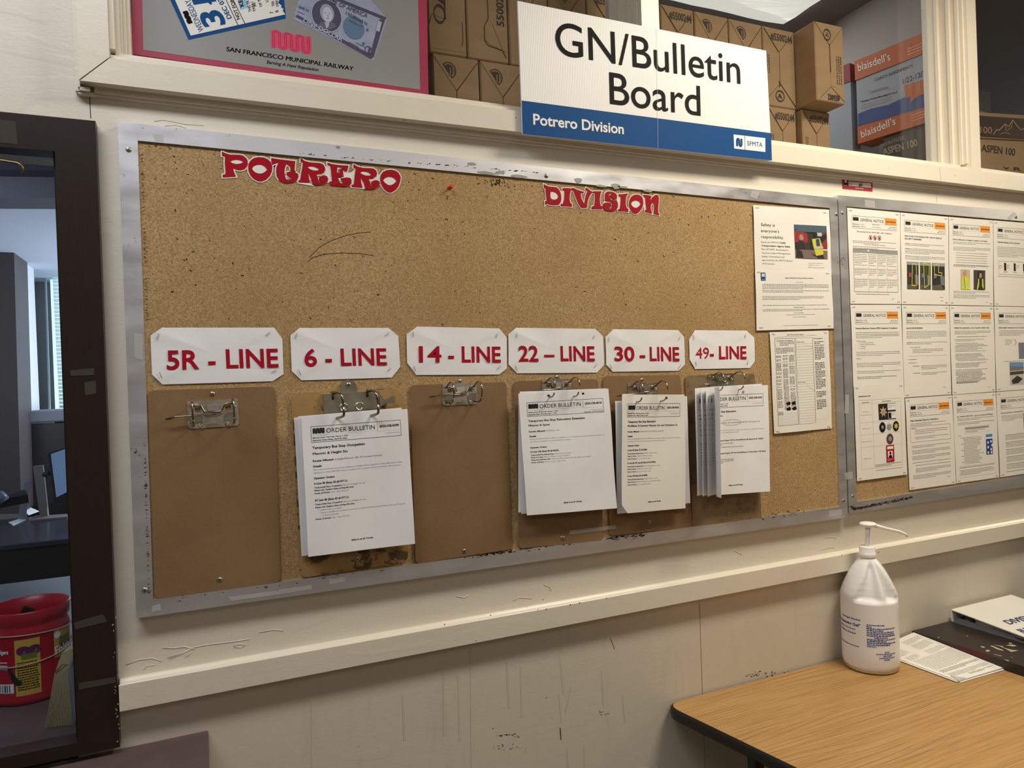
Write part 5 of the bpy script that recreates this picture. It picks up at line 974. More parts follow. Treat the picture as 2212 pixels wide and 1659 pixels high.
for a in (('general notice 2025-GN-002 on personal electronic devices with a ruled table', ((1830, 448.5), (1943.8, 459), (1837, 656.3), (1946.6, 656.8)), '2025-GN-002', None, g11),
          ('general notice 2025-GN-003 on vehicle security barriers with three photos', ((1944.8, 459), (2048.6, 468.6), (1947.8, 657.2), (2050.2, 658.6)), '2025-GN-003', [('NEW RULES FOR MANDATORY USE OF VEHICLE', .17, 6.5, .7), ('SECURITY BARRIERS', .17, 2.9, .7)], g12),
          ('general notice on hi-visibility safety clothing with two portraits', ((2049.6, 468.6), (2144.6, 476), (2051, 658.6), (2146.2, 660.6)), '2025-GN-005', [('SFMTA APPROVED HI-VISIBILITY SAFETY CLOTHING', .15, 6.6, .7)], g13),
          ('general notice on transit signals for coaches at the right photo edge', ((2145.6, 476), (2238, 483.4), (2147.8, 660.8), (2241, 662.6)), '2025-GN-006', [('TRANSIT SIGNALS FOR COACHES', .16, 4.4, .7)], g14),
          ('general notice on personal electronic device inspection compliance, half covered below', ((1837, 658.2), (1946.4, 658.4), (1844.6, 862), (1953, 856.5)), '2025-GN-003', [('Personal Electronic Devices (PED) Inspection Compliance', .17, 7.0, .7)], g21),
          ('general notice headed ALL-DOOR BOARDING', ((1947.8, 658.8), (2049.8, 660), (1953.6, 858.8), (2055.4, 852)), '2025-GN-007', [('ALL-DOOR BOARDING', .18, 2.9, .7)], g22),
          ('general notice on operator uniforms for transit operators, dense text', ((2050.8, 660.2), (2146, 661.8), (2057, 852.6), (2151, 845.6)), '2025-GN-010', [('OPERATOR UNIFORMS for 9163 TRANSIT OPERATORS', .16, 6.8, .7)], g23),
          ('general notice on fixed object marking with a snowy yard photo', ((2147.2, 662), (2241, 663.6), (2152.4, 845.8), (2247, 838.5)), '2025-GN-011', [('FIXED OBJECT MARKING FOR COACHES', .16, 5.0, .7)], g24),
          ('general notice headed New Schedule Rules for Operators, hanging lowest', ((1955.2, 860.4), (2056.2, 853.4), (1964.6, 1058.7), (2065.4, 1044.8)), '2025-GN-008', [('New Schedule Rules for Operators', .19, 5.1, .7)], g32),
          ('general notice on logging on to the onboard radio with a blue keypad picture', ((2057.2, 853.4), (2150.6, 847), (2066.2, 1044), (2158.8, 1031)), '2025-GN-011', [('ALL TRANSIT EMPLOYEES - Log On to Onboard MDT/Radio', .15, 7.0, .7)], g33),
          ('general notice on operating when overhead line tracks, bottom right corner', ((2151.8, 847), (2247, 839.6), (2160.8, 1031), (2255, 1017)), '2025-GN-009', [('Operating When Overhead Line Tracks', .15, 5.2, .7)], g34)):
    notice(a[0], a[1], a[2], a[3], a[4])
notice('identification types sheet with badges and a red identity card', ((1844, 833.3), (1951.7, 827.6), (1851.7, 1039.3), (1959.9, 1024.9)), '', None, g31, hdr=False, y=NP - .0015)

# ================================================================== SIGN, POSTER, LABEL
class VPlane(Plane):
    "the same on any vertical plane through A running along direction d"
    def __init__(s, A, d, lift=0.0006):
        s.A = Vector(A); s.d = Vector((d[0], d[1], 0)).normalized(); s.nn = Vector((s.d.y, -s.d.x, 0))
        if s.nn.dot(CAM - s.A) < 0: s.nn = -s.nn
        s.lift = lift; s.p = Print(lambda u, v: s.A + s.d * u - Vector((0, 0, v)) + s.nn * s.lift)
    def w(s, px, py):
        r = ray(px, py); t = (s.A - CAM).dot(s.nn) / r.dot(s.nn); q = CAM + r * t - s.A; return (q.dot(s.d), -q.z)
SY = -0.046
sg = [at(*p, SY) for p in ((1118, 1.8), (1655, 109.6), (1667.5, 346.5), (1129, 289.3))]
M_SIGN = mat('corrugated_plastic', (240, 240, 240), 0.42, spec=0.4); N, L, b = nodes_of(M_SIGN)
g_ = N.new('ShaderNodeNewGeometry'); sx_ = N.new('ShaderNodeSeparateXYZ'); L.new(g_.outputs['Position'], sx_.inputs[0])
wv = math_n(N, L, 'SINE', math_n(N, L, 'MULTIPLY', sx_.outputs['X'], 2 * math.pi / 0.0045), None); bp = N.new('ShaderNodeBump'); bp.inputs['Strength'].default_value = 0.25; bp.inputs['Distance'].default_value = 0.0006
L.new(wv, bp.inputs['Height']); L.new(bp.outputs['Normal'], b.inputs['Normal'])
sign = MB().prism(sg, (0, 0.004, 0), M_SIGN).obj('hanging_sign', None, None, sg[3]); tag(sign, 'large white and blue GN/Bulletin Board sign hanging over the window sill', 'sign')
P = Plane(SY - 0.0004); P.poly([(1127, 217), (1665.6, 287.5), (1667.5, 346.5), (1129, 289.3)], M_BLUE); P.done(sign, 'blue_band')
P = Plane(SY - 0.0010); P.text('GN/Bulletin', (1201, 116.5), (1599.8, 180.8), (1198.5, 46), M_INK, 0.004, 8); P.done(sign, 'lettering'); P = Plane(SY - 0.0010); P.text('Board', (1317.7, 223.5), (1513.7, 249.8), (1316, 156), M_INK, 0.004, 8); P.done(sign, 'lettering'); P = Plane(SY - 0.0010)
P.text('Potrero Division', (1152, 268.4), (1347.7, 289.3), (1151.4, 246), M_PAPER, 0.022, 5); P.done(sign, 'lettering'); P = Plane(SY - 0.0010); P.poly([(1584.6, 290.4), (1653, 298.4), (1653.3, 328.4), (1586, 320.8)], M_PAPER); P.done(sign, 'emblem_panel')
P = Plane(SY - 0.0014); vs, fs = muni(3, .2); P.p.put(P.affine(vs, (1590, 315.5), (1604.5, 317.3), (1589.6, 298)), fs, M_BLUE); P.line((1608.7, 293.5), (1609.5, 323), 0.0012, M_BLUE); P.text('SFMTA', (1614.3, 314), (1647.2, 317.6), (1614.3, 304.5), M_BLUE, .012, 4)
P.line((1418.5, 62), (1421.5, 319), 0.0007, mat('fold_line', (196, 200, 204), .5)); P.done(sign, 'emblem')
lb = [at(*p, -0.0008) for p in ((1818.3, 381.3), (1884.8, 386.3), (1884.8, 413.8), (1819.9, 407.7))]
label_ = MB().prism(lb, (0, 0.0006, 0), mat('red_label', (172, 34, 48), .4)).obj('wall_label', None, None, lb[3]); tag(label_, 'small red label numbered 009 stuck on the wall above the boards', 'label')
P = Plane(-0.0012); P.poly([(1823, 386), (1830.5, 386.5), (1831, 403.5), (1823.8, 403)], M_DARK); P.poly([(1833, 392.5), (1881.5, 396), (1882, 405.5), (1833.5, 401)], M_PAPER); P.done(label_, 'panel')
P = Plane(-0.0016); vs, fs = muni(3, .2); P.p.put(P.affine(vs, (1824.3, 394.5), (1829.5, 395), (1824.2, 388)), fs, M_PAPER); P.text('SFMTA', (1824, 402), (1830, 402.5), (1824, 400), M_PAPER, .012, 2)
P.text('General Notice / Safety Plan Bulletin Board', (1833, 390), (1881.5, 394), (1833, 387.4), M_PAPER, .02, 1); P.text('009', (1855, 402.5), (1863, 403.2), (1855, 396.5), M_INK, .03, 3); P.text('LOCATION', (1834.5, 397), (1841, 397.5), (1834.5, 395.2), M_INK, .02, 1); P.text('NUMBER', (1834.5, 400), (1841, 400.6), (1834.5, 398.2), M_INK, .012, 1); P.text('OFFICIAL USE ONLY', (1847, 407), (1866, 408.8), (1847, 405.2), M_PAPER, .02, 1); P.done(label_, 'lettering')
# transit poster behind the left pane
QY = GY - 0.004
pq = [at(*p, QY) for p in ((283, -260), (918, -175), (925.6, 207), (285.4, 117))]; pq[1].z = pq[0].z; 
po = MB().prism(pq, (0, 0.0012, 0), mat('crimson_border', (166, 40, 76), .5)).obj('transit_poster', None, None, pq[3]); tag(po, 'grey transit poster with crimson border, torn ticket and dollar bill in the left pane', 'poster')
P = Plane(QY - 0.0004); P.poly([(302, -260), (899, -175), (907.6, 193.7), (309.5, 107.6)], mat('poster_grey', (140, 141, 140), .45)); P.done(po, 'panel')
def c2(x, y): return (250 + x / 3.16, y / 3.16)
P = Plane(QY - 0.0008)
P.poly([c2(350, -70), c2(372, 0), c2(497, 272), c2(1160, 126), c2(1160, 95), c2(1140, -80)], M_BLUE)
M_BILL = mat('bill_blue_grey', (150, 160, 186), .5, var=(60, .10)); M_BILLD = mat('bill_dark', (70, 66, 92), .5)
P.poly([c2(1208, 128), c2(1222, 100), c2(1215, 92), c2(1232, 68), c2(1224, 60), c2(1245, 30), c2(1238, 20), c2(1262, -10), c2(1256, -40), c2(1700, -50), c2(1855, 130), c2(1762, 412)], M_BILL)
P.text('SAN FRANCISCO MUNICIPAL RAILWAY', c2(754, 348), c2(1622, 482), c2(757, 319), M_INK, .022, 5); P.text('Earning A New Reputation', c2(1030, 432), c2(1382, 486), c2(1036, 412), M_INK, .016, 3)
vs, fs = muni(7, .25); M_PINK = mat('logo_pink', (222, 62, 104), .5); P.p.put(P.affine(vs, c2(1060, 322), c2(1338, 372), c2(1056, 200)), fs, M_PINK); P.done(po, 'printed_artwork')
P = Plane(QY - 0.0012)
M_TK = mat('ticket_cream', (232, 232, 228), .5)
P.poly([c2(385, -70), c2(405, 0), c2(512, 243), c2(1158, 98), c2(1140, 75), c2(1145, 60), c2(1128, 50), c2(1132, 38), c2(1108, 20), c2(1116, 0), c2(1110, -60)], M_TK)
for q in ([c2(1225, 112), c2(1740, 400), c2(1755, 395), c2(1752, 378), c2(1240, 100)], [c2(1480, -30), c2(1850, 120), c2(1838, 138), c2(1470, -12)], [c2(1838, 135), c2(1760, 392), c2(1735, 380), c2(1800, 130)]): P.poly(q, M_BILLD)
cx_, cy_ = P.w(*c2(1440, 108)); P.p.ell(cx_, cy_, .034, .037, M_BILLD, 28); cx2, cy2 = P.w(*c2(1625, 190)); P.p.ell(cx2, cy2, .024, .026, mat('bill_seal', (90, 116, 150), .5), 20); P.done(po, 'printed_artwork')
P = Plane(QY - 0.0014); P.poly([c2(835, -20), c2(850, 68), c2(905, 50), c2(900, 10), c2(870, -20)], mat('ticket_pale_blue', (150, 190, 220), .5)); P.done(po, 'printed_artwork')
P = Plane(QY - 0.0016)
P.text('WEDNESDAY', c2(603, 205), c2(506, -8), c2(568, 221), M_BLUE, .013, 4); P.poly([c2(612, 2), c2(640, -6), c2(658, 22), c2(650, 34)], M_BLUE); P.text('31', c2(752, 165), c2(664, -30), c2(612, 190), M_BLUE, .03, 6); P.text('DEC 03', c2(793, 122), c2(722, -15), c2(765, 132), M_BLUE, .025, 4)
P.line(c2(835, 172), c2(752, -5), .0014, M_INK); P.line(c2(882, 160), c2(800, -5), .0014, M_INK); P.text('NOT FOR', c2(850, 128), c2(800, -10), c2(828, 136), M_INK, .02, 3); P.text('KE', c2(875, 40), c2(860, -8), c2(850, 52), M_INK, .03, 3)
for t, a, b, c in (('THIS TR', (928, 78), (908, 0), (910, 84)), ('FARE I', (955, 72), (938, 10), (938, 78)), ('AS', (962, 42), (950, 15), (945, 48)), ('OF P', (1002, 42), (985, -5), (985, 48)), ('7', (1078, 88), (1074, 76), (1056, 94)), ('TRA', (1086, 40), (1078, 5), (1068, 44)), ('8', (1113, 80), (1108, 68), (1092, 86)), ('DIRE', (1112, 42), (1104, 0), (1096, 46)), ('U', (1044, 12), (1040, -4), (1026, 16))):
    P.text(t, c2(*a), c2(*b), c2(*c), M_INK, .012, 3)
vs, fs = muni(5, .3); P.p.put(P.affine(vs, c2(526, 155), c2(488, 70), c2(494, 166)), fs, M_INK)
M_BL = mat('bill_light', (168, 176, 200), .5)
P.p.ring(cx_, cy_, .034, .037, .002, M_BL, 28); P.poly([c2(1372, 178), c2(1400, 150), c2(1440, 142), c2(1482, 152), c2(1510, 182), c2(1440, 205)], mat('bill_coat', (96, 92, 120), .5)); P.poly([c2(1425, 150), c2(1460, 150), c2(1450, 190), c2(1436, 190)], M_BL)
P.p.ell(cx_ + .001, cy_ - .006, .0155, .0200, mat('bill_hair', (150, 154, 182), .5), 20); P.p.ell(cx_ + .002, cy_ - .003, .0105, .0165, mat('bill_face', (186, 190, 212), .5), 18)
for dx_, dy_, rx_, ry_ in ((-.003, -.006, .0018, .0009), (.006, -.006, .0018, .0009), (.002, .0055, .0034, .0008), (.0025, .000, .0008, .0028)): P.p.ell(cx_ + dx_, cy_ + dy_, rx_, ry_, M_BILLD, 8)
P.done(po, 'printed_artwork'); P = Plane(QY - 0.0020)
P.text('ONE DOLLAR', c2(1275, 148), c2(1545, 285), c2(1286, 122), M_BL, .03, 3); P.text('OF AMERICA', c2(1520, 40), c2(1712, 122), c2(1532, 12), M_BILLD, .012, 3); P.text('TES', c2(1450, 10), c2(1505, 34), c2(1460, -14), M_BILLD, .03, 3); P.text('I 03282368 N', c2(1570, 96), c2(1712, 172), c2(1576, 76), M_BILLD, .01, 3); P.text('368 N', c2(1246, 52), c2(1316, 82), c2(1250, 34), M_BILLD, .01, 3)
P.text('1', c2(1776, 205), c2(1800, 216), c2(1792, 142), M_BL, .03, 3); P.p.ring(*P.w(*c2(1725, 342)), .0085, .0095, .0016, M_BILLD, 16); P.text('1', c2(1720, 360), c2(1732, 366), c2(1730, 322), M_BILLD, .03, 3); P.text('9', c2(1707, 210), c2(1722, 216), c2(1712, 192), M_BILLD, .01, 3); P.text('9', c2(1680, 305), c2(1696, 311), c2(1685, 286), M_BILLD, .01, 3); P.text('Washington, D.C.', c2(1592, 142), c2(1690, 190), c2(1595, 132), M_BILLD, .012, 2)
for a, b in ((c2(1640, 290), c2(1700, 320)), (c2(1590, 285), c2(1660, 322)), (c2(1240, 75), c2(1290, 98))): P.line(a, b, .001, M_BILLD)
P.done(po, 'printed_artwork')

# ================================================================== CARTONS IN THE STORAGE ROOM
ZB, ZM, ZT = 2.169, 2.4185, 2.6685
def carton(x0, x1, y, z0, z1, label, kind, depth=0.3):
    t = thing('carton', label, 'carton', ((x0 + x1) / 2, y, z0), 'brown paper-goods cartons behind the upper windows')
    vs, fs = cbox(x0 + .0008, x1 - .0008, y, y + depth, z0 + .0004, z1 - .001, .003); MB().add(vs, fs).obj('carton_body', M_KRAFT, t)
    w = x1 - x0; h = z1 - z0; cx = (x0 + x1) / 2
    def F(u, v): return Vector((x0 + u * w, y - 0.0008, z1 - v * h))
    P = Print(lambda u, v: F(u, v) - Vector((0, .0006, 0)))
    def seam_(pts, r=.0009): MB().tube([F(*q) for q in pts], r, M_KRAFT_D, 5).obj('flap_seam', None, t)
    if kind == 'num':   # triangular tuck flap with number
        MB().prism([F(.03, .03), F(.97, .03), F(.5, .30)], (0, .0007, 0), M_KRAFT).obj('flap', None, t)
        seam_([(.04, .03), (.48, .30)], .0013); seam_([(.5, .30), (.97, .03)]); seam_([(.5, .30), (.5, .70)], .0005); seam_([(.5, .70), (.04, .93)], .0006); seam_([(.5, .70), (.97, .97)], .0013)
        P.text('#5500244', .24, .16, .085, w=.68, m=M_KRAFT_INK, bold=.03, res=2, rot=0)
        P.text('A', .46, .66, .05, w=.10, m=M_KRAFT_INK, bold=.04, rot=1.57)
        P.ring(.48, .86, .14, .075, .018, M_KRAFT_INK, 20); P.text('A', .40, .89, .06, w=.15, m=M_KRAFT_INK, bold=.02)
        for k in range(3): P.text('To reassemble, fold in numerical order', .08 + k * .05, .62 - .0, .022, w=.5, m=M_KRAFT_INK, rot=-1.57, res=1) if False else None
        for u in (.10, .16): P.line(u, .36, u, .60, .018, M_KRAFT_INK) if False else [P.rect(u, .36 + j * .03, u + .02, .36 + j * .03 + R.uniform(.012, .024), M_KRAFT_INK) for j in range(8)]
    elif kind == 'seal':
        MB().prism([F(.5, .36), F(.97, .04), F(.97, .98), F(.5, .98)], (0, .0007, 0), M_KRAFT).obj('flap', None, t)
        seam_([(.97, .04), (.5, .36)], .0011); seam_([(.5, .36), (.5, .98)], .0008); seam_([(.03, .03), (.5, .36)], .0004)
        n = 14; arc = [(.34 + .16 * math.cos(a), .16 + .085 * math.sin(a)) for a in [(-2.4 + k * 3.5 / n) for k in range(n + 1)]]
        P.poly(arc, M_KRAFT_INK); 
        f = P.fn; P.fn = lambda u, v: F(u, v) - Vector((0, .001, 0)); arc2 = [(.34 + .125 * math.cos(a), .16 + .066 * math.sin(a)) for a in [(-2.4 + k * 3.5 / n) for k in range(n + 1)]]
        for q in zip(arc2, arc2[1:]): P.line(*q[0], *q[1], .012, M_KRAFT)
        P.rect(.36, .13, .38, .22, M_KRAFT); P.rect(.42, .13, .44, .22, M_KRAFT); P.fn = f
        for u, a in ((.66, .55), (.74, .50)): [P.rect(u, a + j * .03, u + .02, a + j * .03 + R.uniform(.012, .024), M_KRAFT_INK) for j in range(10)]
        P.poly([(.44, .58), (.5, .56), (.5, .63)], M_KRAFT_INK)
    elif kind in ('tall_a', 'tall_b'):
        if kind == 'tall_a':
            MB().prism([F(.02, .82), F(.10, .74), F(.45, .76), F(.95, .97), F(.03, .97)], (0, .0007, 0), M_KRAFT).obj('flap', None, t)
            seam_([(.03, .80), (.10, .74), (.43, .76)], .0006); seam_([(.45, .0), (.45, .50), (.38, .52)], .001); seam_([(.45, .52), (.45, .76)], .0014); seam_([(.9, .76), (.9, .90), (.86, .93)], .0007)
            P.text('5501452', .66, .05, .17, w=.50, m=M_KRAFT_INK, bold=.03, rot=1.57); P.poly([(.20, .56), (.42, .52), (.42, .56), (.30, .57), (.42, .60), (.42, .66), (.20, .62)], M_KRAFT_INK); P.ring(.30, .73, .15, .07, .02, M_KRAFT_INK, 20)
        else:
            MB().prism([F(.52, .0), F(.97, .0), F(.97, .92), F(.55, .88), F(.42, .85), (F(.42, .76)), F(.52, .70)], (0, .0007, 0), M_KRAFT).obj('flap', None, t)
            seam_([(.52, .0), (.52, .70), (.42, .76), (.42, .86), (.5, .89), (.85, .91), (.93, .96)], .0011); seam_([(.62, .74), (.88, .93)], .0006)
            P.text('5500250', .90, .74, .17, w=.30, m=M_KRAFT_INK, bold=.03, rot=-1.57); P.ring(.74, .44, .20, .10, .02, M_KRAFT_INK, 24); P.ring(.74, .44, .14, .07, .015, M_KRAFT_INK, 20)
            for j in range(5): P.rect(.66 + j * .035, .40, .68 + j * .035, .49, M_KRAFT_INK)
    elif kind == 'tuck':
        seam_([(.02, .02), (.5, .28)], .0005); seam_([(.97, .02), (.5, .28)], .0005); seam_([(.5, .26), (.5, .62)], .0016); seam_([(.5, .80), (.10, .97)], .0006); seam_([(.5, .80), (.97, .97)], .0006)
        MB().prism([F(.5, .28), F(.66, .26), F(.66, .80), F(.5, .78)], (0, .0009, 0), M_KRAFT).obj('flap', None, t)
        P.ring(.42, .15, .13, .075, .02, M_KRAFT_INK, 20); P.text('A', .36, .18, .06, w=.12, m=M_KRAFT_INK)
        P.text('#55002', .80, .90, .07, w=.42, m=M_KRAFT_INK, bold=.03, rot=math.pi)
        for u in (.72, .79, .86): [P.rect(u, .40 + j * .03, u + .025, .40 + j * .03 + R.uniform(.012, .025), M_KRAFT_INK) for j in range(12)]
    P.done(t, 'print'); return t
CX0 = [(.556, .658, 'tall_a', 'brown carton stamped 1452, top row beside the poster'), (.660, .776, 'tall_b', 'brown carton stamped 5500250 with a round seal, top row'), (.779, .897, 'seal', 'brown carton half behind the sign edge, top row third from poster'),
       (.899, 1.017, 'seal', 'top row carton behind the sign, fourth from the poster'), (1.019, 1.137, 'num', 'top row carton behind the sign, fifth from the poster'), (1.139, 1.264, 'seal', 'top row carton left of the middle mullion'),
       (1.267, 1.387, 'num', 'brown carton stamped 5500244 just right of the middle mullion'), (1.389, 1.517, 'seal', 'sealed brown carton, second right of the middle mullion'), (1.519, 1.650, 'seal', 'sealed brown carton, third right of the middle mullion'), (1.652, 1.784, 'num', 'brown carton stamped 5500244 at the right end of the top row')]
for a, b, k, l in CX0: carton(a, b, 0.2, ZM, ZT + (0.12 if k.startswith('tall') else 0), l, k)
CX1 = [(.563, .689, 'seal', 'bottom row carton nearest the poster, seal on its flap'), (.692, .818, 'seal', 'bottom row carton, second from the poster'), (.821, .95, 'seal', 'bottom row carton hidden mostly by the sign, third'), (.953, 1.08, 'num', 'bottom row carton hidden by the sign, fourth'), (1.083, 1.21, 'seal', 'bottom row carton hidden by the sign, fifth'),
       (1.213, 1.34, 'num', 'bottom row carton hidden by the sign, sixth'), (1.343, 1.50, 'seal', 'bottom row carton hidden by the sign, seventh'), (1.503, 1.66, 'seal', 'bottom row carton hidden by the sign, eighth'), (1.662, 1.781, 'num', 'bottom row carton stamped 5500244 right of the sign')]
for a, b, k, l in CX1: carton(a, b, 0.2, ZB, ZM, l, k)
carton(1.786, 1.909, 0.12, ZM + .001, ZT, 'brown carton pulled forward out of the top row, label upside down', 'tuck', .30)
carton(1.790, 1.912, 0.185, ZB, ZM, 'bottom carton under the pulled-forward one', 'num', .24)

# office paper boxes
def pbox(name, label, cat, A, d, L_, dep, z0, z1, m, grp=None, lid=None):
    "box whose front face starts at A and runs along d"
    d = Vector((d[0], d[1], 0)).normalized(); n = Vector((d.y, -d.x, 0)); 
    if n.x * (CAM.x - A[0]) + n.y * (CAM.y - A[1]) < 0: n = -n
    A = Vector((A[0], A[1], z0)); t = thing(name, label, cat, A, grp)
    def pr(off, l0, l1, za, zb, dd, m_, nm):
        p = [A + d * l0 + n * off, A + d * l1 + n * off, A + d * l1 + n * off, A + d * l0 + n * off]; p[0].z = p[1].z = za; p[2].z = p[3].z = zb
        MB().prism(p, -n * dd, m_).obj(nm, None, t)
    if lid: pr(0, 0.002, L_ - .002, z0, z1 - lid[0] + .004, dep, m, 'box_body'); pr(.004, 0, L_, z1 - lid[0], z1, dep + .008, lid[1], 'lid')
    else: pr(0, 0, L_, z0, z1, dep, m, 'box_body')
    return t
A0 = at(1847, 133, .60); fd = (0.16, -0.987)
zl = lambda px, py: at(px, py, .60).z
M_BOXW = mat('white_box', (150, 158, 172), .6); M_BOXO = mat('orange_box', (182, 92, 46), .6); M_BOXB = mat('blue_box_print', (30, 66, 130), .6)
zs = dict(top=zl(1847, 133), l1=zl(1847, 174), blue=zl(1853, 246), bot=zl(1853, 274), l2=zl(1851, 311))
sup = zs['l2']
bA = pbox('paper_box', 'dark lidded paper box printed ASPEN 100 under the orange file boxes', 'box', (A0.x + .03, A0.y - .10), fd, .34, .08, SHZ, sup - .002, mat('brown_box_dark', (84, 62, 50), .6), None, (.14, mat('charcoal_lid', (58, 52, 50), .5)))
b2 = pbox('file_box', 'lower orange and blue lidded file box, mostly its orange lid showing', 'box', (A0.x, A0.y), fd, .36, .10, sup, zs['bot'], M_BOXO)
b1 = pbox('file_box', 'upper orange-lidded white file box with handwritten dates', 'box', (A0.x, A0.y), fd, .36, .10, zs['bot'] + .001, zs['top'], M_BOXW, None, (zs['top'] - zs['l1'], M_BOXO))
V = VPlane((A0.x, A0.y, A0.z), fd, .0050)
V.text("blaisdell\u2019s", (1855.5, 154.5), (1925, 130), (1853.5, 139), M_PAPER, .0, 4)
for i in range(3): V.line((1962, 107 - 0 + i * 6), (2000, 92 + i * 6), .004, mat('pale_orange', (226, 150, 110), .6))
V.done(b1, 'lettering')
V = VPlane((A0.x, A0.y, A0.z), fd, .0008)
V.poly([(1853.7, 246), (1880, 235), (1920, 226), (1960, 207), (2030, 193), (2030, 222), (1853.9, 273)], M_BOXB); V.text('Community', (1878, 203), (1920, 191), (1877, 196), M_GREY, .0, 2); V.text('Workplace Products Made Simple for Good', (1860, 222), (1937, 201), (1860, 218), M_INK, .02, 1)
for i in range(3): V.line((1860, 227 + i * 4), (1925, 209 + i * 4), .003, M_LGREY)
V.text('COACH ASSIGNMENTS', (1890, 176), (1972, 145), (1889, 170), M_INK, .0, 2); V.text('1/22-12/22', (1951, 182), (2006, 160), (1950, 171), M_INK, .0, 2)
V.done(b1, 'print')
V = VPlane((A0.x, A0.y, A0.z), fd, .0014); V.poly([(1953, 185), (2030, 160), (2030, 190), (1982, 208), (1966, 222), (1968, 209), (1956, 212)], M_BOXO); V.text('Honest', (1962, 194), (1975, 190), (1962, 190), M_PAPER, .0, 1); V.done(b1, 'print')
V = VPlane((A0.x, A0.y, A0.z), fd, .0008); V.text("blaisdell\u2019s", (1861, 298), (1935, 268), (1859, 283), M_PAPER, .0, 4)
for i in range(3): V.line((1970, 250 + i * 6), (2004, 237 + i * 6), .004, MATS['pale_orange'])
V.done(b2, 'lettering')
V = VPlane((A0.x + .03, A0.y - .10, A0.z), fd, .0052); V.text('ASPEN 100', (1910, 336), (1984, 315), (1908, 322), mat('tan_print', (170, 150, 130), .6), .02, 3); V.text('recycled PAPER', (1904, 317), (1955, 302), (1903, 309), MATS['tan_print'], .0, 2); V.done(bA, 'lettering')
bB = pbox('file_box', 'file box with a crimson lid peeping out behind the orange ones', 'box', (A0.x - .062, A0.y + .42), fd, .40, .2, SHZ, at(1835, 172, .75).z, M_BOXW, None, (.075, mat('crimson_lid', (130, 30, 56), .6)))
# boxes in the right pane
C0 = at(2108, 245, .17); gd = (.983, -.18)
z_ = lambda py: at(2114, py, .17).z
bC = pbox('paper_box', 'open kraft paper box printed ASPEN 100 in the far right pane', 'box', (C0.x + .0, C0.y), gd, .36, .13, SHZ, z_(301), M_KRAFT)
bD = pbox('box_lid', 'dark mountain-print lid set crookedly on the kraft paper box', 'box lid', (C0.x - .006, C0.y - .004), gd, .37, .13, z_(299.5) + .001, z_(244.7), M_KRAFT)
V = VPlane((C0.x, C0.y, C0.z), gd, .0010); V.text('ASPEN 100', (2119.4, 326.7), (2192.5, 336.3), (2120, 312), mat('dark_brown_print', (62, 44, 38), .7), .025, 4); V.text('v R', (2166, 365), (2206, 370), (2166, 358), MATS['dark_brown_print'], .02, 2); V.done(bC, 'lettering')
V = VPlane((C0.x - .035, C0.y - .004, C0.z), gd, .0008); V.poly([(2108, 249.5), (2290, 262), (2290, 304), (2108, 291.5)], MATS['dark_brown_print']); V.done(bD, 'print')
V = VPlane((C0.x - .035, C0.y - .004, C0.z), gd, .0014); tp = mat('tan_outline', (190, 150, 104), .7); V.text('100', (2117, 287), (2142, 288.5), (2117, 273.5), tp, .0, 4)
pk = [(2145, 291), (2152, 280), (2157, 282), (2171, 268), (2178, 274), (2187, 259), (2196, 272), (2205, 281), (2212, 277), (2230, 262), (2250, 282)]
for a, b in zip(pk, pk[1:]): V.line(a, b, .0035, tp)
for a, b in (((2187, 259), (2184, 275)), ((2184, 275), (2174, 283)), ((2171, 268), (2172, 283)), ((2160, 290), (2170, 286)), ((2170, 286), (2182, 290))): V.line(a, b, .0025, tp)
V.done(bD, 'print')
pbox('box_lid', 'grey upright panel leaning at the back of the far right pane', 'panel', (at(2112, 215, .55).x, .55), (1, 0), .09, .02, SHZ, at(2135, 198, .55).z, mat('slate_panel', (88, 88, 96), .7))

# ================================================================== OAK TABLE AND WHAT STANDS ON IT
TZ = at(1670, 1460, -0.003).z
ta, tb = atz(1487, 1545, TZ), atz(1723, 1659, TZ); td = (tb - ta).normalized()
cbk = ta - td * ((ta.y + 0.004) / td.y) ; cfr = ta + td * 0.95
poly = [cbk, Vector((3.1, -0.004, TZ)), Vector((3.1, cfr.y, TZ)), cfr]
def R2d(c, r): return rounded(c, r, 8)
tp = R2d(poly, [0.05, 0.03, 0.05, 0.05])
table = thing('folding_table', 'oak laminate table with a thick black edge against the wall', 'table', (2.0, -0.4, 0.0))
o = MB().prism(tp, (0, 0, -0.004), M_OAK); o.obj('table_top', None, table)
cen = sum(tp, Vector()) / len(tp)
ed = MB(); m_ = len(tp); prof = [(-.0002, -.0005), (.006, -.004), (.008, -.014), (.006, -.026), (-.002, -.031), (-.05, -.031)]
def outw(i): a, b = tp[i - 1], tp[(i + 1) % m_]; e = (b - a).normalized(); n = Vector((e.y, -e.x, 0)); return n if n.dot(tp[i] - cen) > 0 else -n
vs = []
for i in range(m_):
    n = outw(i)
    for a, b in prof: q = tp[i] + n * a + Vector((0, 0, b)); q.y = min(q.y, -0.0015); vs.append(q)
k = len(prof); ed.add(vs, [(i * k + j, ((i + 1) % m_) * k + j, ((i + 1) % m_) * k + j + 1, i * k + j + 1) for i in range(m_) for j in range(k - 1)], None, True)
ed.add([v + Vector((0, 0, -.006)) for v in tp], [tuple(range(m_))]); ed.obj('black_edge', mat('black_vinyl_edge', (22, 22, 24), .4), table)
M_LEG = mat('black_steel', (26, 26, 28), .4)
for bx_, by_ in ((ta + td * .10 + Vector((.10, 0, 0)), 0), (ta + td * .62 + Vector((.10, 0, 0)), 0), (Vector((2.9, -.12, 0)), 0), (Vector((2.9, -.68, 0)), 0)):
    vs, fs = cbox(bx_.x - .014, bx_.x + .014, bx_.y - .014, bx_.y + .014, 0.0, TZ - .031, .002); MB().add(vs, fs).obj('leg', M_LEG, table)
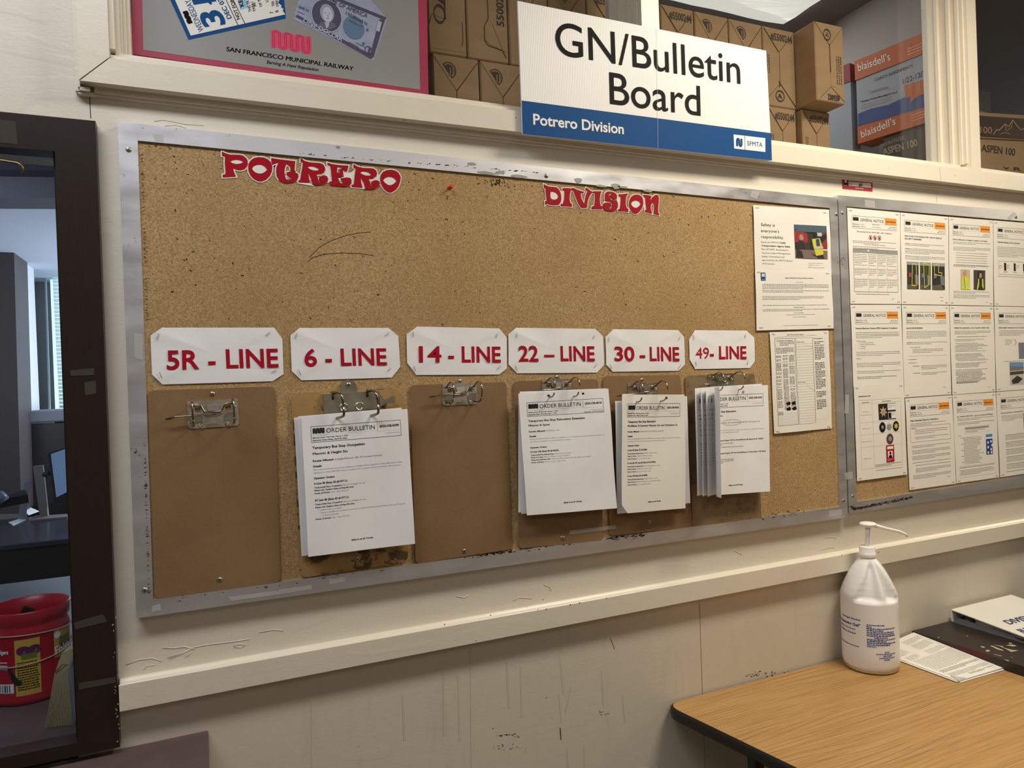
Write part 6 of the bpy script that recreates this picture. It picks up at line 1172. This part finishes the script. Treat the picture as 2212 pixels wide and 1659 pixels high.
q1, q2 = ta + td * .10 + Vector((.10, 0, 0)), ta + td * .62 + Vector((.10, 0, 0)); MB().tube([Vector((q1.x, q1.y, TZ - .05)), Vector((q2.x, q2.y, TZ - .05))], .012).obj('cross_rail', M_LEG, table); MB().tube([Vector((q1.x + .02, q1.y, TZ - .30)), Vector((q1.x + .35, q1.y, TZ - .035))], .009).obj('brace', M_LEG, table)
# dark painted board
DZ = TZ + 0.028
p1, p2 = atz(2046.6, 1386.8, DZ), atz(2200, 1436, DZ); e = (p2 - p1).normalized(); A1 = p1 - e * ((p1.y + .004) / e.y); B_ = A1 + e * .62
M_DKB = mat('chipped_dark_paint', (48, 38, 34), .42, spec=.4, var=(9, .25)); 
db = MB().prism([A1, Vector((A1.x + 1.15, -.004, DZ)), Vector((A1.x + 1.15, B_.y, DZ)), B_], (0, 0, -.0275), M_DKB).obj('painted_board', None, None, A1); tag(db, 'dark brown painted board with pale chips lying on the oak table', 'board')
M_CHP = mat('pale_chip', (176, 166, 140), .7)
def z7(x, y): return (1920 + x / 7.9, 1340 + y / 7.9)
for q in ([(1730, 435), (1760, 430), (1960, 510), (1940, 520), (1850, 495)], [(1780, 415), (1950, 440), (1960, 465), (2090, 500), (2212, 515), (2090, 540), (1980, 480), (1900, 445)], [(1560, 440), (1600, 440), (1650, 460), (1600, 470)], [(1650, 510), (1690, 500), (1735, 520), (1690, 540), (1655, 525)], [(1995, 425), (2030, 420), (2100, 410), (2190, 435), (2120, 445)], [(1965, 668), (2000, 670), (2060, 690), (2030, 696)], [(1320, 260), (1340, 262), (1355, 275), (1335, 274)], [(830, 285), (860, 285), (865, 296), (840, 296)], [(2040, 385), (2080, 380), (2110, 395), (2060, 400)], [(2080, 625), (2110, 625), (2105, 636)], [(1790, 575), (1930, 605), (1925, 612), (1800, 585)]):
    MB().add([atz(*z7(*p), DZ + .0004) for p in q], [tuple(range(len(q)))]).obj('paint_chip', M_CHP, db)
rr_ = [z7(1030, 380), z7(1520, 548), z7(1440, 560), z7(1300, 540), z7(1120, 440)]
ed_n = Vector((e.y, -e.x, 0)); ed_n = ed_n if ed_n.x < 0 else -ed_n
MB().prism([A1 + e * .10 + ed_n * .0006 + Vector((0, 0, -.001)), A1 + e * .24 + ed_n * .0006 + Vector((0, 0, -.001)), A1 + e * .22 + ed_n * .0006 + Vector((0, 0, -.012)), A1 + e * .14 + ed_n * .0006 + Vector((0, 0, -.010))], -ed_n * .0004, mat('oxblood_paint', (92, 26, 24), .6)).obj('bare_patch', None, db)
# papers lying half against the board
fl, fr_, bk_ = atz(2070, 1471, TZ + .004), atz(2173, 1440.5, TZ + .006), atz(1981, 1363, TZ + .026)
for i, (dx, dy, dz, lab) in enumerate(((.004, -.004, -.0030, 'undermost sheet of the papers on the oak table'), (-.006, .0, -.0015, 'middle sheet of the papers on the oak table'), (0, 0, 0, 'printed form on top of the papers beside the sanitizer bottle'))):
    o_ = Vector((dx, dy, dz)); bl_ = fl + (bk_ - fr_) * .98; bl_.z = TZ + .004
    s = Sheet('loose_paper', lab, 'paper', [bl_ + o_, bk_ + o_, fl + o_, fr_ + o_ + Vector((0, 0, -.001 if i < 2 else 0))], W=8.5, H=11, wave=.0002, mat_=M_PAPER_W, group='loose papers on the oak table')
    if i == 2:
        p = s.p
        for c0, w_ in ((.7, 3.0), (4.2, 3.4)):
            for yy, n in ((.9, 5), (2.1, 7), (3.9, 5)): p.words(c0, yy, w_ * R.uniform(.6, 1), n, .2, .05)
        p.line(7.9, .6, 7.9, 9.3, .012, M_GREY); p.words(.7, 5.2, 6.9, 12, .24); p.words(.7, 8.3, 6.9, 3, .22, .07, M_INK); p.line(.6, 5.0, 7.9, 5.0, .015); p.words(.7, 9.3, 6.9, 4, .2); p.words(3.0, 10.2, 4.5, 2, .2, .06, M_INK)
        f = p.fn; p.fn = lambda x, y: s.P(x, y, .0010); p.poly([(.05, 10.95), (1.5, 10.9), (.5, 9.7)], mat('folded_corner', (196, 190, 182), .7)); p.fn = f
    s.done()
# binder
bl0 = atz(2055.2, 1344, DZ + .0006); fl0 = atz(2212, 1390, DZ + .0006); be = (fl0 - bl0).normalized(); L_b = .27; hb_ = at(2053, 1317, bl0.y).z - bl0.z
ax = Vector((-be.y, be.x, 0)); ax = ax if ax.x > 0 else -ax; ax = Vector((1, 0.0, 0)) * .9 + ax * .1; ax.normalize()
bd = thing('ring_binder', 'white ring binder lettered DIVISION lying on the dark board', 'binder', bl0)
M_BIND = mat('white_vinyl', (234, 232, 226), .35, var=(6, .03)); M_BINDE = mat('grey_vinyl', (104, 104, 110), .4)
front = bl0 + be * L_b; wd = .30; up = Vector((0, 0, 1))
back_off = Vector((0, 0, 0))
MB().prism([bl0 + up * .003, bl0 + ax * wd + up * .003, front + ax * wd + up * .003, front + up * .003], -up * .003, M_BINDE).obj('back_cover', None, bd)
MB().prism([bl0 + up * .003, bl0 + ax * wd + up * .003, bl0 + ax * wd + up * hb_, bl0 + up * hb_], be * .003, M_BIND).obj('spine', None, bd)
tl_, tf_ = bl0 + up * (hb_ + .0005), front + up * .014
MB().prism([tl_, tf_, tf_ + ax * wd, tl_ + ax * wd], -up * .0025, M_BIND).obj('front_cover', None, bd)
MB().prism([bl0 + be * .012 + up * .004, bl0 + be * .20 + up * .004, bl0 + be * .19 + up * .012, bl0 + be * .02 + up * .030], ax * .27 - ax * 0, mat('binder_paper', (226, 226, 222), .7)).obj('paper_block', None, bd).location += (ax * .02)
MB().prism([bl0 + be * .004 + up * .0035 + ax * .004, bl0 + be * .20 + up * .0035 + ax * .004, bl0 + be * .16 + up * .014 + ax * .004, bl0 + be * .02 + up * .018 + ax * .004], ax * .002, mat('clear_pocket', (120, 122, 130), .2)).obj('pocket', None, bd)
MB().tube([bl0 + be * .035 + up * .006 + ax * .012, bl0 + be * .022 + up * .018 + ax * .012, bl0 + be * .034 + up * .028 + ax * .012, bl0 + be * .055 + up * .024 + ax * .012, bl0 + be * .062 + up * .010 + ax * .012], .006, M_LEG).obj('ring', None, bd)
cvx = lambda u, v: tl_ + ax * u + (tf_ - tl_) * (v / L_b) + up * .0008
P = Print(cvx)
def cov(px, py): # where the cover carries the lettering
    r = ray(px, py); n = ax.cross(tf_ - tl_).normalized(); t = (tl_ - CAM).dot(n) / r.dot(n); q = CAM + r * t - tl_; v_ = (tf_ - tl_); return (q.dot(ax), q.dot(v_.normalized()))
def z7b(x, y): return (2040 + x / 7.215, 1250 + y / 7.215)
def ctext(t, A, B, C, m):
    a, b, c = cov(*A), cov(*B), cov(*C); vs, fs = glyphs(t, .025, 4); x0 = min(v[0] for v in vs); gx = glyphs(t[:5] if len(t) > 5 and t[0] == 'D' else t[:2], .025, 4)[0]; x1 = max(v[0] for v in gx)
    ex = ((b[0] - a[0]) / (x1 - x0), (b[1] - a[1]) / (x1 - x0)); ey = ((c[0] - a[0]) / CAPH, (c[1] - a[1]) / CAPH)
    P.put([(a[0] + (v[0] - x0) * ex[0] + v[1] * ey[0], a[1] + (v[0] - x0) * ex[1] + v[1] * ey[1]) for v in vs], fs, m)
ctext('DIVISION', z7b(992, 715), z7b(1270, 640), z7b(880, 660), M_NAVY); ctext('BULLETINS', z7b(1210, 858), z7b(1310, 830), z7b(1092, 800), M_NAVY)
a, b = cov(*z7b(1015, 238)), cov(*z7b(1241, 330)); P.line(*a, *b, .0008, M_LGREY); P.done(bd, 'lettering')

# sanitizer bottle
bc = Vector((1.700, -0.080, TZ)); RB = 0.0735; fc = math.atan2(CAM.y - bc.y, CAM.x - bc.x)
bt = thing('sanitizer_bottle', 'gallon bottle of clear hand cleansing gel with a white pump', 'bottle', bc)
M_HDPE = mat('frosted_plastic', (240, 240, 240), .30, spec=.5); M_HDPE.node_tree.nodes['Principled BSDF'].inputs['IOR'].default_value = 1.3
M_WPL = mat('white_plastic', (242, 240, 238), .3)
prof = [(.0001, 0.0), (.050, 0.0), (.062, .003), (.070, .010), (.0735, .022), (.0735, .06), (.0735, .12), (.0735, .17), (.0735, .200), (.0725, .210), (.066, .228), (.058, .246), (.049, .264), (.040, .280), (.030, .294), (.023, .302), (.0185, .308), (.0185, .316)]
n = 72; vs = []; H_ = []
import bisect
hs = sorted(set([p[1] for p in prof] + [.185 + .005 * i for i in range(24)])); hs = [h for h in hs if h <= .316]
def rad(h):
    for (r0, h0), (r1, h1) in zip(prof[1:], prof[2:]):
        if h0 <= h <= h1 and h1 > h0: return r0 + (r1 - r0) * (h - h0) / (h1 - h0)
    return prof[1][0]
body = MB(); rows = [(.0001, 0.0)] + [(rad(h), h) for h in hs]
def dish(a, h):  # moulded grip: a scooped panel on the side towards the room, with a handle bar standing in it
    d = (a - (fc + .42) + math.pi) % (2 * math.pi) - math.pi
    if not (.196 < h < .302): return 0.0
    t = (h - .196) / .106; hw = .98 * (1 - t * .62)
    inside = max(0.0, min(1.0, (hw - abs(d)) * 7)) * min(1, (h - .196) * 160) * min(1, (.302 - h) * 50)
    bar = math.exp(-((d - .15) / .20) ** 2)
    return inside * (.024 * (1 - t * .5)) * (1 - .85 * bar)
V_ = []
for r_, h_ in rows:
    for k in range(n):
        a = 2 * math.pi * k / n; rr = max(.0001, r_ - dish(a, h_)); V_.append(bc + Vector((rr * math.cos(a), rr * math.sin(a), h_)))
body.add(V_, [(i * n + k, i * n + (k + 1) % n, (i + 1) * n + (k + 1) % n, (i + 1) * n + k) for i in range(len(rows) - 1) for k in range(n)], M_HDPE, True)
body.obj('bottle_body', None, bt)
MB().lathe([(.0001, .001), (.0705, .004), (.0718, .03), (.0718, .125), (.0001, .125)], bc, mat('clear_gel', (222, 220, 214), .25), 40).obj('gel', None, bt)
cp = MB(); cp.lathe([(.0215, .308), (.0225, .310), (.0225, .318), (.0215, .320), (.0205, .321), (.0205, .336), (.0195, .338), (.006, .338)], bc, M_WPL, 36); c_ = cp.obj('pump_collar', None, bt)
hd = at(1874, 1134, bc.y); tip = at(1957, 1156, bc.y - .035)
stb = bc + Vector((0, 0, .336)); stt = Vector((hd.x + .001, bc.y, hd.z - .006))
MB().tube([stb, stb + (stt - stb) * .5, stt], [.0062, .0058, .0075], M_WPL, 14).obj('pump_stem', None, bt)
ph = MB(); hc = stt + Vector((.0, 0, .001)); ph.lathe([(.0001, 0), (.012, .0), (.020, .003), (.0225, .007), (.0215, .010), (.018, .012), (.0001, .0125)], hc, M_WPL, 28); ph.obj('pump_head', None, bt)
MB().tube([hc + Vector((.012, -.004, .005)), hc + (tip - hc) * .45 + Vector((0, 0, .006)), hc + (tip - hc) * .82 + Vector((0, 0, .006)), tip + Vector((0, 0, .002)), tip + Vector((.003, -.001, -.004))], [.0058, .0046, .0042, .0038, .0034], M_WPL, 12).obj('spout', None, bt)
P = Print(lambda s_, h: bc + Vector(((RB + .0005) * math.cos(fc + s_ / RB), (RB + .0005) * math.sin(fc + s_ / RB), h * -1)))
def btext(t, s0, h, cap, w, bold=.0, al='l', rot=0, m=M_NAVY): P.text(t, s0, -h, cap, m=m, w=w, bold=bold, align=al, res=2, rot=rot)
M_BLI = mat('label_blue', (40, 66, 142), .5)
for t, h, cap, w, bo in (('Isopropyl Alcohol', .1455, .0050, .062, .03), ('Hand Cleansing Gel\u201d', .1290, .0075, .100, .03), ('antis\u00e9ptico de manos', .1175, .0045, .070, .02), ('contiene 70% de Alcohol', .1060, .0045, .080, .03), ('', 0, 0, 0, 0)):
    if t: btext(t, -.017 - (.014 if h < .12 else 0) - (.0 if h > .13 and h < .14 else .006), h, cap, w, bo, 'r', -.0, M_BLI)
rw = random.Random(9); f0 = P.fn
for i in range(13):
    h = .137 - i * .0049
    if i in (3,): pass
    P.words(-.008, -h, (.05, .014, .082, .046, .078, .080, .084, .032, .082, .050, .080, .060, .022)[i], 1, 0, .0026, M_BLI, rnd=rw) if False else None
    u = -.008; end = u + (.046, .014, .080, .042, .074, .076, .080, .036, .080, .050, .080, .060, .022)[i]
    if i == 7: u += .018; end += .018
    while u < end: w_ = rw.uniform(.003, .009); P.rect(u, -h, min(u + w_, end), -h - .0026 * rw.uniform(.8, 1.2), M_BLI); u += w_ + .0012
for i in range(5):
    h = .064 - i * .0052; c0 = .042; w0 = (.012, .056, .020, .042, .016)[i]; u = c0 - w0 / 2
    while u < c0 + w0 / 2: w_ = rw.uniform(.003, .008); P.rect(u, -h, u + w_, -h - .0022, M_BLI); u += w_ + .0012
u = -.10
while u < -.034: w_ = rw.uniform(.002, .006); P.rect(u, -.0725, u + w_, -.0745, M_NAVY); u += w_ + .001
P.done(bt, 'lettering')

# ================================================================== OFFICE BEHIND THE DARK WINDOW
M_OFC = mat('office_dark', (40, 42, 50), .5); M_PLASTIC = mat('black_plastic', (24, 26, 32), .35)
IL = LZ
inner = MB(); inner.box(-1.5, ox_r + .0, 0.028, WT + .001, IL - .03, IL - .0005); inner.box(-1.5, 0.02, WT + .001, 0.50, IL - .03, IL - .0005); oi = inner.obj('inner_ledge', M_LEDGE, None, (-.4, .2, IL - .03)); tag(oi, 'plum-brown inner ledge behind the glass carrying the red coffee can', 'ledge')
far_y = atz(100, 1250, IL - .012).y
de = MB(); vs, fs = cbox(-1.7, .35, .505, far_y, IL - .045, IL - .012, .003); de.add(vs, fs); dk = de.obj('grey_counter', mat('grey_laminate', (120, 124, 130), .35), None, (-.5, 1.0, IL - .045)); tag(dk, 'pale grey counter top behind the coffee can', 'counter')
MB().box(-1.6, .3, .52, .56, 0.0, IL - .045).obj('front_panel', M_PLASTIC, dk)
# coffee can
cc = Vector((-.372, .385, IL)); RC = .079; ca = math.atan2(CAM.y - cc.y, CAM.x - cc.x)
can = thing('coffee_can', 'red plastic coffee can with yellow labels and two rubber bands', 'coffee can', cc)
M_CAN = mat('red_can_plastic', (176, 20, 44), .35)
pr_ = [(.0001, 0), (.070, 0), (.0765, .004), (.0785, .012), (.0765, .022), (.0765, .145), (.0775, .150), (.0775, .156), (.0745, .163), (.0745, .170), (.0785, .176), (.079, .196), (.0775, .200), (.0745, .199), (.073, .17), (.073, .01), (.0001, .008)]
MB().lathe(pr_, cc, M_CAN, 56).obj('can_body', None, can)
def cyl(R_, lift=.0006): return lambda s_, h: cc + Vector(((R_ + lift) * math.cos(ca + s_ / R_), (R_ + lift) * math.sin(ca + s_ / R_), -h))
def patch(P, s0, s1, h0, h1, m, n=8):
    for i in range(n): a, b = s0 + (s1 - s0) * i / n, s0 + (s1 - s0) * (i + 1) / n; P.rect(a, -h1, b, -h0, m)
M_YL = mat('label_yellow', (206, 170, 70), .5); M_PUR = mat('label_purple', (96, 30, 84), .5)
P = Print(cyl(.0765)); patch(P, -.030, .016, .022, .142, M_YL); patch(P, .044, .098, .085, .146, M_YL, 10); patch(P, -.085, -.034, .03, .05, M_PAPER) ; P.done(can, 'label_panel')
P = Print(cyl(.0765, .0012))
P.ell(-.014, -.118, .013, .010, M_PUR); P.ell(.006, -.118, .013, .010, M_PUR); patch(P, -.018, .010, .100, .112, mat('label_green', (110, 120, 50), .5), 4); patch(P, .056, .090, .112, .128, MATS['label_green'], 6); P.ell(.075, -.110, .016, .012, M_PUR); P.ell(.052, -.135, .008, .008, M_PAPER, 16)
rw = random.Random(4)
for i in range(12):
    u = -.026; 
    while u < .010: w_ = rw.uniform(.002, .006); P.rect(u, -(.092 - i * .0052), u + w_, -(.094 - i * .0052), M_INK); u += w_ + .001
for i in range(9): P.rect(-.083 + i * .005, -.048, -.083 + i * .005 + rw.uniform(.001, .003), -.032, M_INK)
P.text('Classic', .050, -.070, .007, m=M_YL, w=.040, res=3); P.text('Folgers', -.068, -.115, .008, m=M_PAPER, w=.026, bold=.03, res=3)
for i in range(3): P.rect(-.07, -(.095 - i * .007), -.045, -(.097 - i * .007), M_PAPER)
P.poly([(-.046, -.085), (-.038, -.080), (-.026, -.060), (-.018, -.052), (-.020, -.045), (-.030, -.046), (-.038, -.060)], mat('ribbon_dark', (20, 34, 36), .5)); P.done(can, 'print')
P = Print(cyl(.0765, .0018)); P.text('Folgers', .046, -.092, .017, m=M_PAPER, w=.058, bold=.03, res=4, rot=-.12); P.done(can, 'lettering')
M_BAND = mat('rubber_band', (196, 178, 150), .6)
for h0, tl in ((.146, .006), (.098, -.012)):
    pts = [cc + Vector((.0788 * math.cos(a), .0788 * math.sin(a), h0 + tl * math.cos(a - ca + .6))) for a in [2 * math.pi * k / 40 for k in range(41)]]; MB().tube(pts, .0014, M_BAND, 6, False).obj('rubber_band', None, can)
st = MB(); st.box(-.012, .012, -.003, .003, 0, .12, None, Matrix.Rotation(.5, 3, 'Y') @ Matrix.Rotation(.3, 3, 'X'), cc + Vector((-.045, -.01, .10))); o = st.obj('marker_holder', M_PLASTIC, None, cc + Vector((-.045, -.01, .10))); tag(o, 'black flat object standing up inside the coffee can', 'holder')
# bundle of cards leaning beside the can
cb = thing('card_bundle', 'fanned bundle of cream cards held by a red rubber band beside the can', 'card bundle', atz(130, 1560, IL))
M_CARD = mat('cream_card', (196, 184, 140), .7); M_CARD2 = mat('bluish_card', (150, 156, 166), .7)
for i in range(20):
    t = i / 19; bo = atz(98 + 66 * t, 1573 - 8 * t, IL + .0008); md = atz(115 + 34 * t, 1452 - 14 * t + 10 * abs(t - .5), IL + .001); ydep = bo.y
    m0 = at(118 + 32 * t, 1455 - 12 * t, ydep + .012); tpq = at(134 + 32 * t, 1410 - 12 * t, ydep + .022)
    th_ = Vector((.0007, 0, 0)); dp = Vector((.014 + .01 * t, .075, 0))
    mb = MB()
    for a, b in ((bo, m0), (m0, tpq)):
        mb.add([a, a + th_, a + dp + th_, a + dp, b, b + th_, b + dp + th_, b + dp], [(3, 2, 1, 0), (4, 5, 6, 7), (0, 1, 5, 4), (1, 2, 6, 5), (2, 3, 7, 6), (3, 0, 4, 7)])
    mb.obj('card', M_CARD if i < 17 else M_CARD2, cb)
q = [at(118, 1450, .17), at(135, 1434, .165), at(152, 1436, .17), at(163, 1466, .19)]; y0_ = atz(130, 1568, IL).y
MB().tube([at(120, 1452, y0_ + .01), at(134, 1436, y0_ + .004), at(151, 1436, y0_ + .008), at(160, 1452, y0_ + .03), at(166, 1480, y0_ + .07)], .0011, mat('red_rubber', (170, 60, 40), .6), 6).obj('band', None, cb)
# desk, monitor, printer, cabinet, blinds and walls of the office
DK = .79; dy0 = atz(100, 1168, DK).y
dd = thing('office_desk', 'dark desk across the office carrying the monitor', 'desk', (-.6, dy0, 0))
vs, fs = cbox(-2.3, .9, dy0, dy0 + 1.0, DK - .03, DK, .004); MB().add(vs, fs).obj('desk_top', mat('dark_glossy_laminate', (46, 50, 60), .22), dd); MB().box(-2.2, .8, dy0 + .03, dy0 + .06, 0, DK - .03).obj('modesty_panel', M_PLASTIC, dd)
my = atz(100, 1119, DK).y
mo = thing('monitor', 'desktop monitor on a grey stand seen from the side', 'monitor', at(95, 1118, my))
M_MG = mat('monitor_grey', (112, 108, 110), .5)
pz = lambda px, py, y: at(px, py, y)
MB().prism([pz(71, 1008, my), pz(91, 1006, my), pz(103, 1115, my), pz(86, 1117, my)], (0, .05, 0), M_MG).obj('stand', None, mo)
MB().prism([atz(66, 1124, DK + .012), atz(145, 1116, DK + .012), atz(152, 1110, DK + .012), atz(76, 1114, DK + .012)], (0, 0, -.0115), M_MG).obj('base', None, mo)
bq = [pz(103, 980, my - .02), pz(156, 961, my - .14), pz(162, 1070, my - .14), pz(118, 1090, my - .02)]; tw = lambda p: (CAM - p).normalized()
def bil(u, v): return bq[0] * (1 - u) * (1 - v) + bq[1] * u * (1 - v) + bq[3] * (1 - u) * v + bq[2] * u * v
MB().prism([bil(*t) for t in ((0, 0), (1, 0), (1, 1), (0, 1))], (.0, .06, 0), M_PLASTIC).obj('bezel', None, mo)
MB().prism([bil(*t) + tw(bil(*t)) * .015 for t in ((.12, .03), (1, .03), (1, .86), (.12, .88))], (0, .004, 0), mat('screen', (60, 90, 130), .3, emit=((120, 146, 180), .45))).obj('screen', None, mo)
MB().tube([pz(88, 1028, my + .02), pz(106, 1022, my)], .016, M_PLASTIC).obj('arm', None, mo)
cy_ = dy0 + 1.45
cab = thing('printer_cabinet', 'black cabinet with a pale machine top at the back of the office', 'cabinet', at(95, 1100, cy_))
a_, b_ = at(50, 915, cy_), at(160, 915, cy_); z0_, z1_ = DK - .3, a_.z
vs, fs = cbox(a_.x, b_.x, cy_, cy_ + .4, z0_, z1_, .01); MB().add(vs, fs).obj('cabinet_body', M_PLASTIC, cab)
c1, c2_ = at(46, 907, cy_), at(46, 888, cy_); vs, fs = cbox(c1.x, b_.x, cy_ - .01, cy_ + .42, z1_ + .002, c2_.z, .01); MB().add(vs, fs).obj('machine_top', mat('machine_grey', (128, 134, 146), .5), cab)
MB().quad(at(64, 907, cy_ - .002), at(118, 905, cy_ - .002), at(118, 914, cy_ - .002), at(64, 916, cy_ - .002)).obj('control_panel', mat('panel_grey', (96, 100, 104), .5), cab)
MB().box(a_.x, b_.x, cy_ + .05, cy_ + .35, 0, z0_).obj('plinth', M_PLASTIC, cab)
ph_ = thing('desk_phone', 'dark desk phone with its handset at the left photo edge', 'phone', at(10, 1110, dy0 + .2)); yy = dy0 + .2
MB().prism([at(-30, 1085, yy), at(60, 1068, yy), at(55, 1058, yy + .1), at(-30, 1060, yy + .1)], (0, .02, -.05), M_PLASTIC).obj('phone_base', None, ph_); MB().tube([at(-20, 1090, yy - .03), at(0, 1076, yy - .03), at(11, 1068, yy - .03)], .03, mat('handset_grey', (90, 100, 112), .25)).obj('handset', None, ph_)
for i, (q, lab) in enumerate(((((42, 1098), (62, 1094), (84, 1104), (62, 1112)), 'crumpled white paper on the office desk'), (((18, 1128), (52, 1118), (56, 1122), (28, 1134)), 'flat paper sheet at the front of the office desk'))):
    o = MB().prism([atz(*p, DK + .004 + .01 * (1 - i)) for p in q], (0, 0, -.003), M_PAPER).obj('desk_paper', None, None, atz(*q[0], DK)); tag(o, lab, 'paper')
o = MB().prism([at(38, 1122, my - .02), at(52, 1045, my - .02), at(67, 1036, my - .02), at(60, 1070, my - .02), at(56, 1122, my - .02)], (0, .01, 0), mat('leaning_paper', (110, 118, 134), .6)).obj('leaning_sheet', None, None, at(40, 1075, my + .2)); tag(o, 'grey sheet propped upright left of the monitor stand', 'paper')
wy = 5.6
def wq(name, pts, y, m, th=.05, kind=True):
    o = MB().prism([at(*p, y) for p in pts], (0, th, 0), m).obj(name, None); return struct(o) if kind else o
M_OW = mat('office_wall_paint', (120, 118, 122), .7); M_OWL = mat('office_wall_light', (196, 200, 206), .7)
wq('wall_office_rear', ((-700, 300), (420, 300), (420, 1500), (-700, 1500)), wy, M_OW)
wallbox('ceiling_office', [(-3.2, .45, .12, wy, at(60, 425, 2.6).z, at(60, 425, 2.6).z + .05)], mat('office_ceiling_paint', (188, 196, 210), .8))
wallbox('floor_office', [(-3.2, .45, .12, wy, -.1, 0)], mat('office_floor', (60, 58, 60), .6))
wq('beam_office', ((-400, 331), (330, 345), (330, 372), (-400, 360)), 1.9, mat('beam_blue_black', (30, 36, 52), .5), .2); wq('beam_office', ((-400, 360), (330, 372), (330, 430), (-400, 422)), 2.0, mat('beam_grey', (84, 88, 98), .6), .2)
cabd = wq('dark_partition', ((-400, 458), (28, 462), (46, 1110), (-400, 1110)), 4.2, mat('brown_cabinet', (62, 54, 56), .5), .4, False); tag(cabd, 'tall dark brown cabinet at the left of the office', 'cabinet')
wq('column_office', ((29, 466), (50, 486), (67, 890), (46, 890)), 4.6, M_OWL, .3); 
wq('trim_office', ((93, 490), (96, 490), (109, 888), (105, 888)), 5.4, M_OWL, .02)
M_BLIND = mat('blind_slat', (226, 240, 240), .5)
bdn = thing('window_blind', 'pale slatted window blind glowing at the back of the office', 'blind', at(120, 505, 5.3))
for k in range(46):
    t = k / 46; y_ = 506 + 378 * t; xl = 108 + 20 * t; a, b = at(xl, y_, 5.3), at(xl + 70, y_, 5.3); h = (at(120, y_, 5.3).z - at(120, y_ + 6.0, 5.3).z)
    MB().prism([a, Vector((b.x, a.y, a.z)), Vector((b.x, a.y + .02, a.z - h)), Vector((a.x, a.y + .02, a.z - h))], (0, .002, .001), M_BLIND).obj('slat', None, bdn)
wp = MB(); a, b = at(104, 495, 5.45), at(230, 900, 5.45); wp.box(a.x, b.x, 5.45, 5.46, b.z, a.z); struct(wp.obj('window_3', mat('daylit_pane', (200, 240, 245), .5, emit=((200, 232, 238), 1.3))))
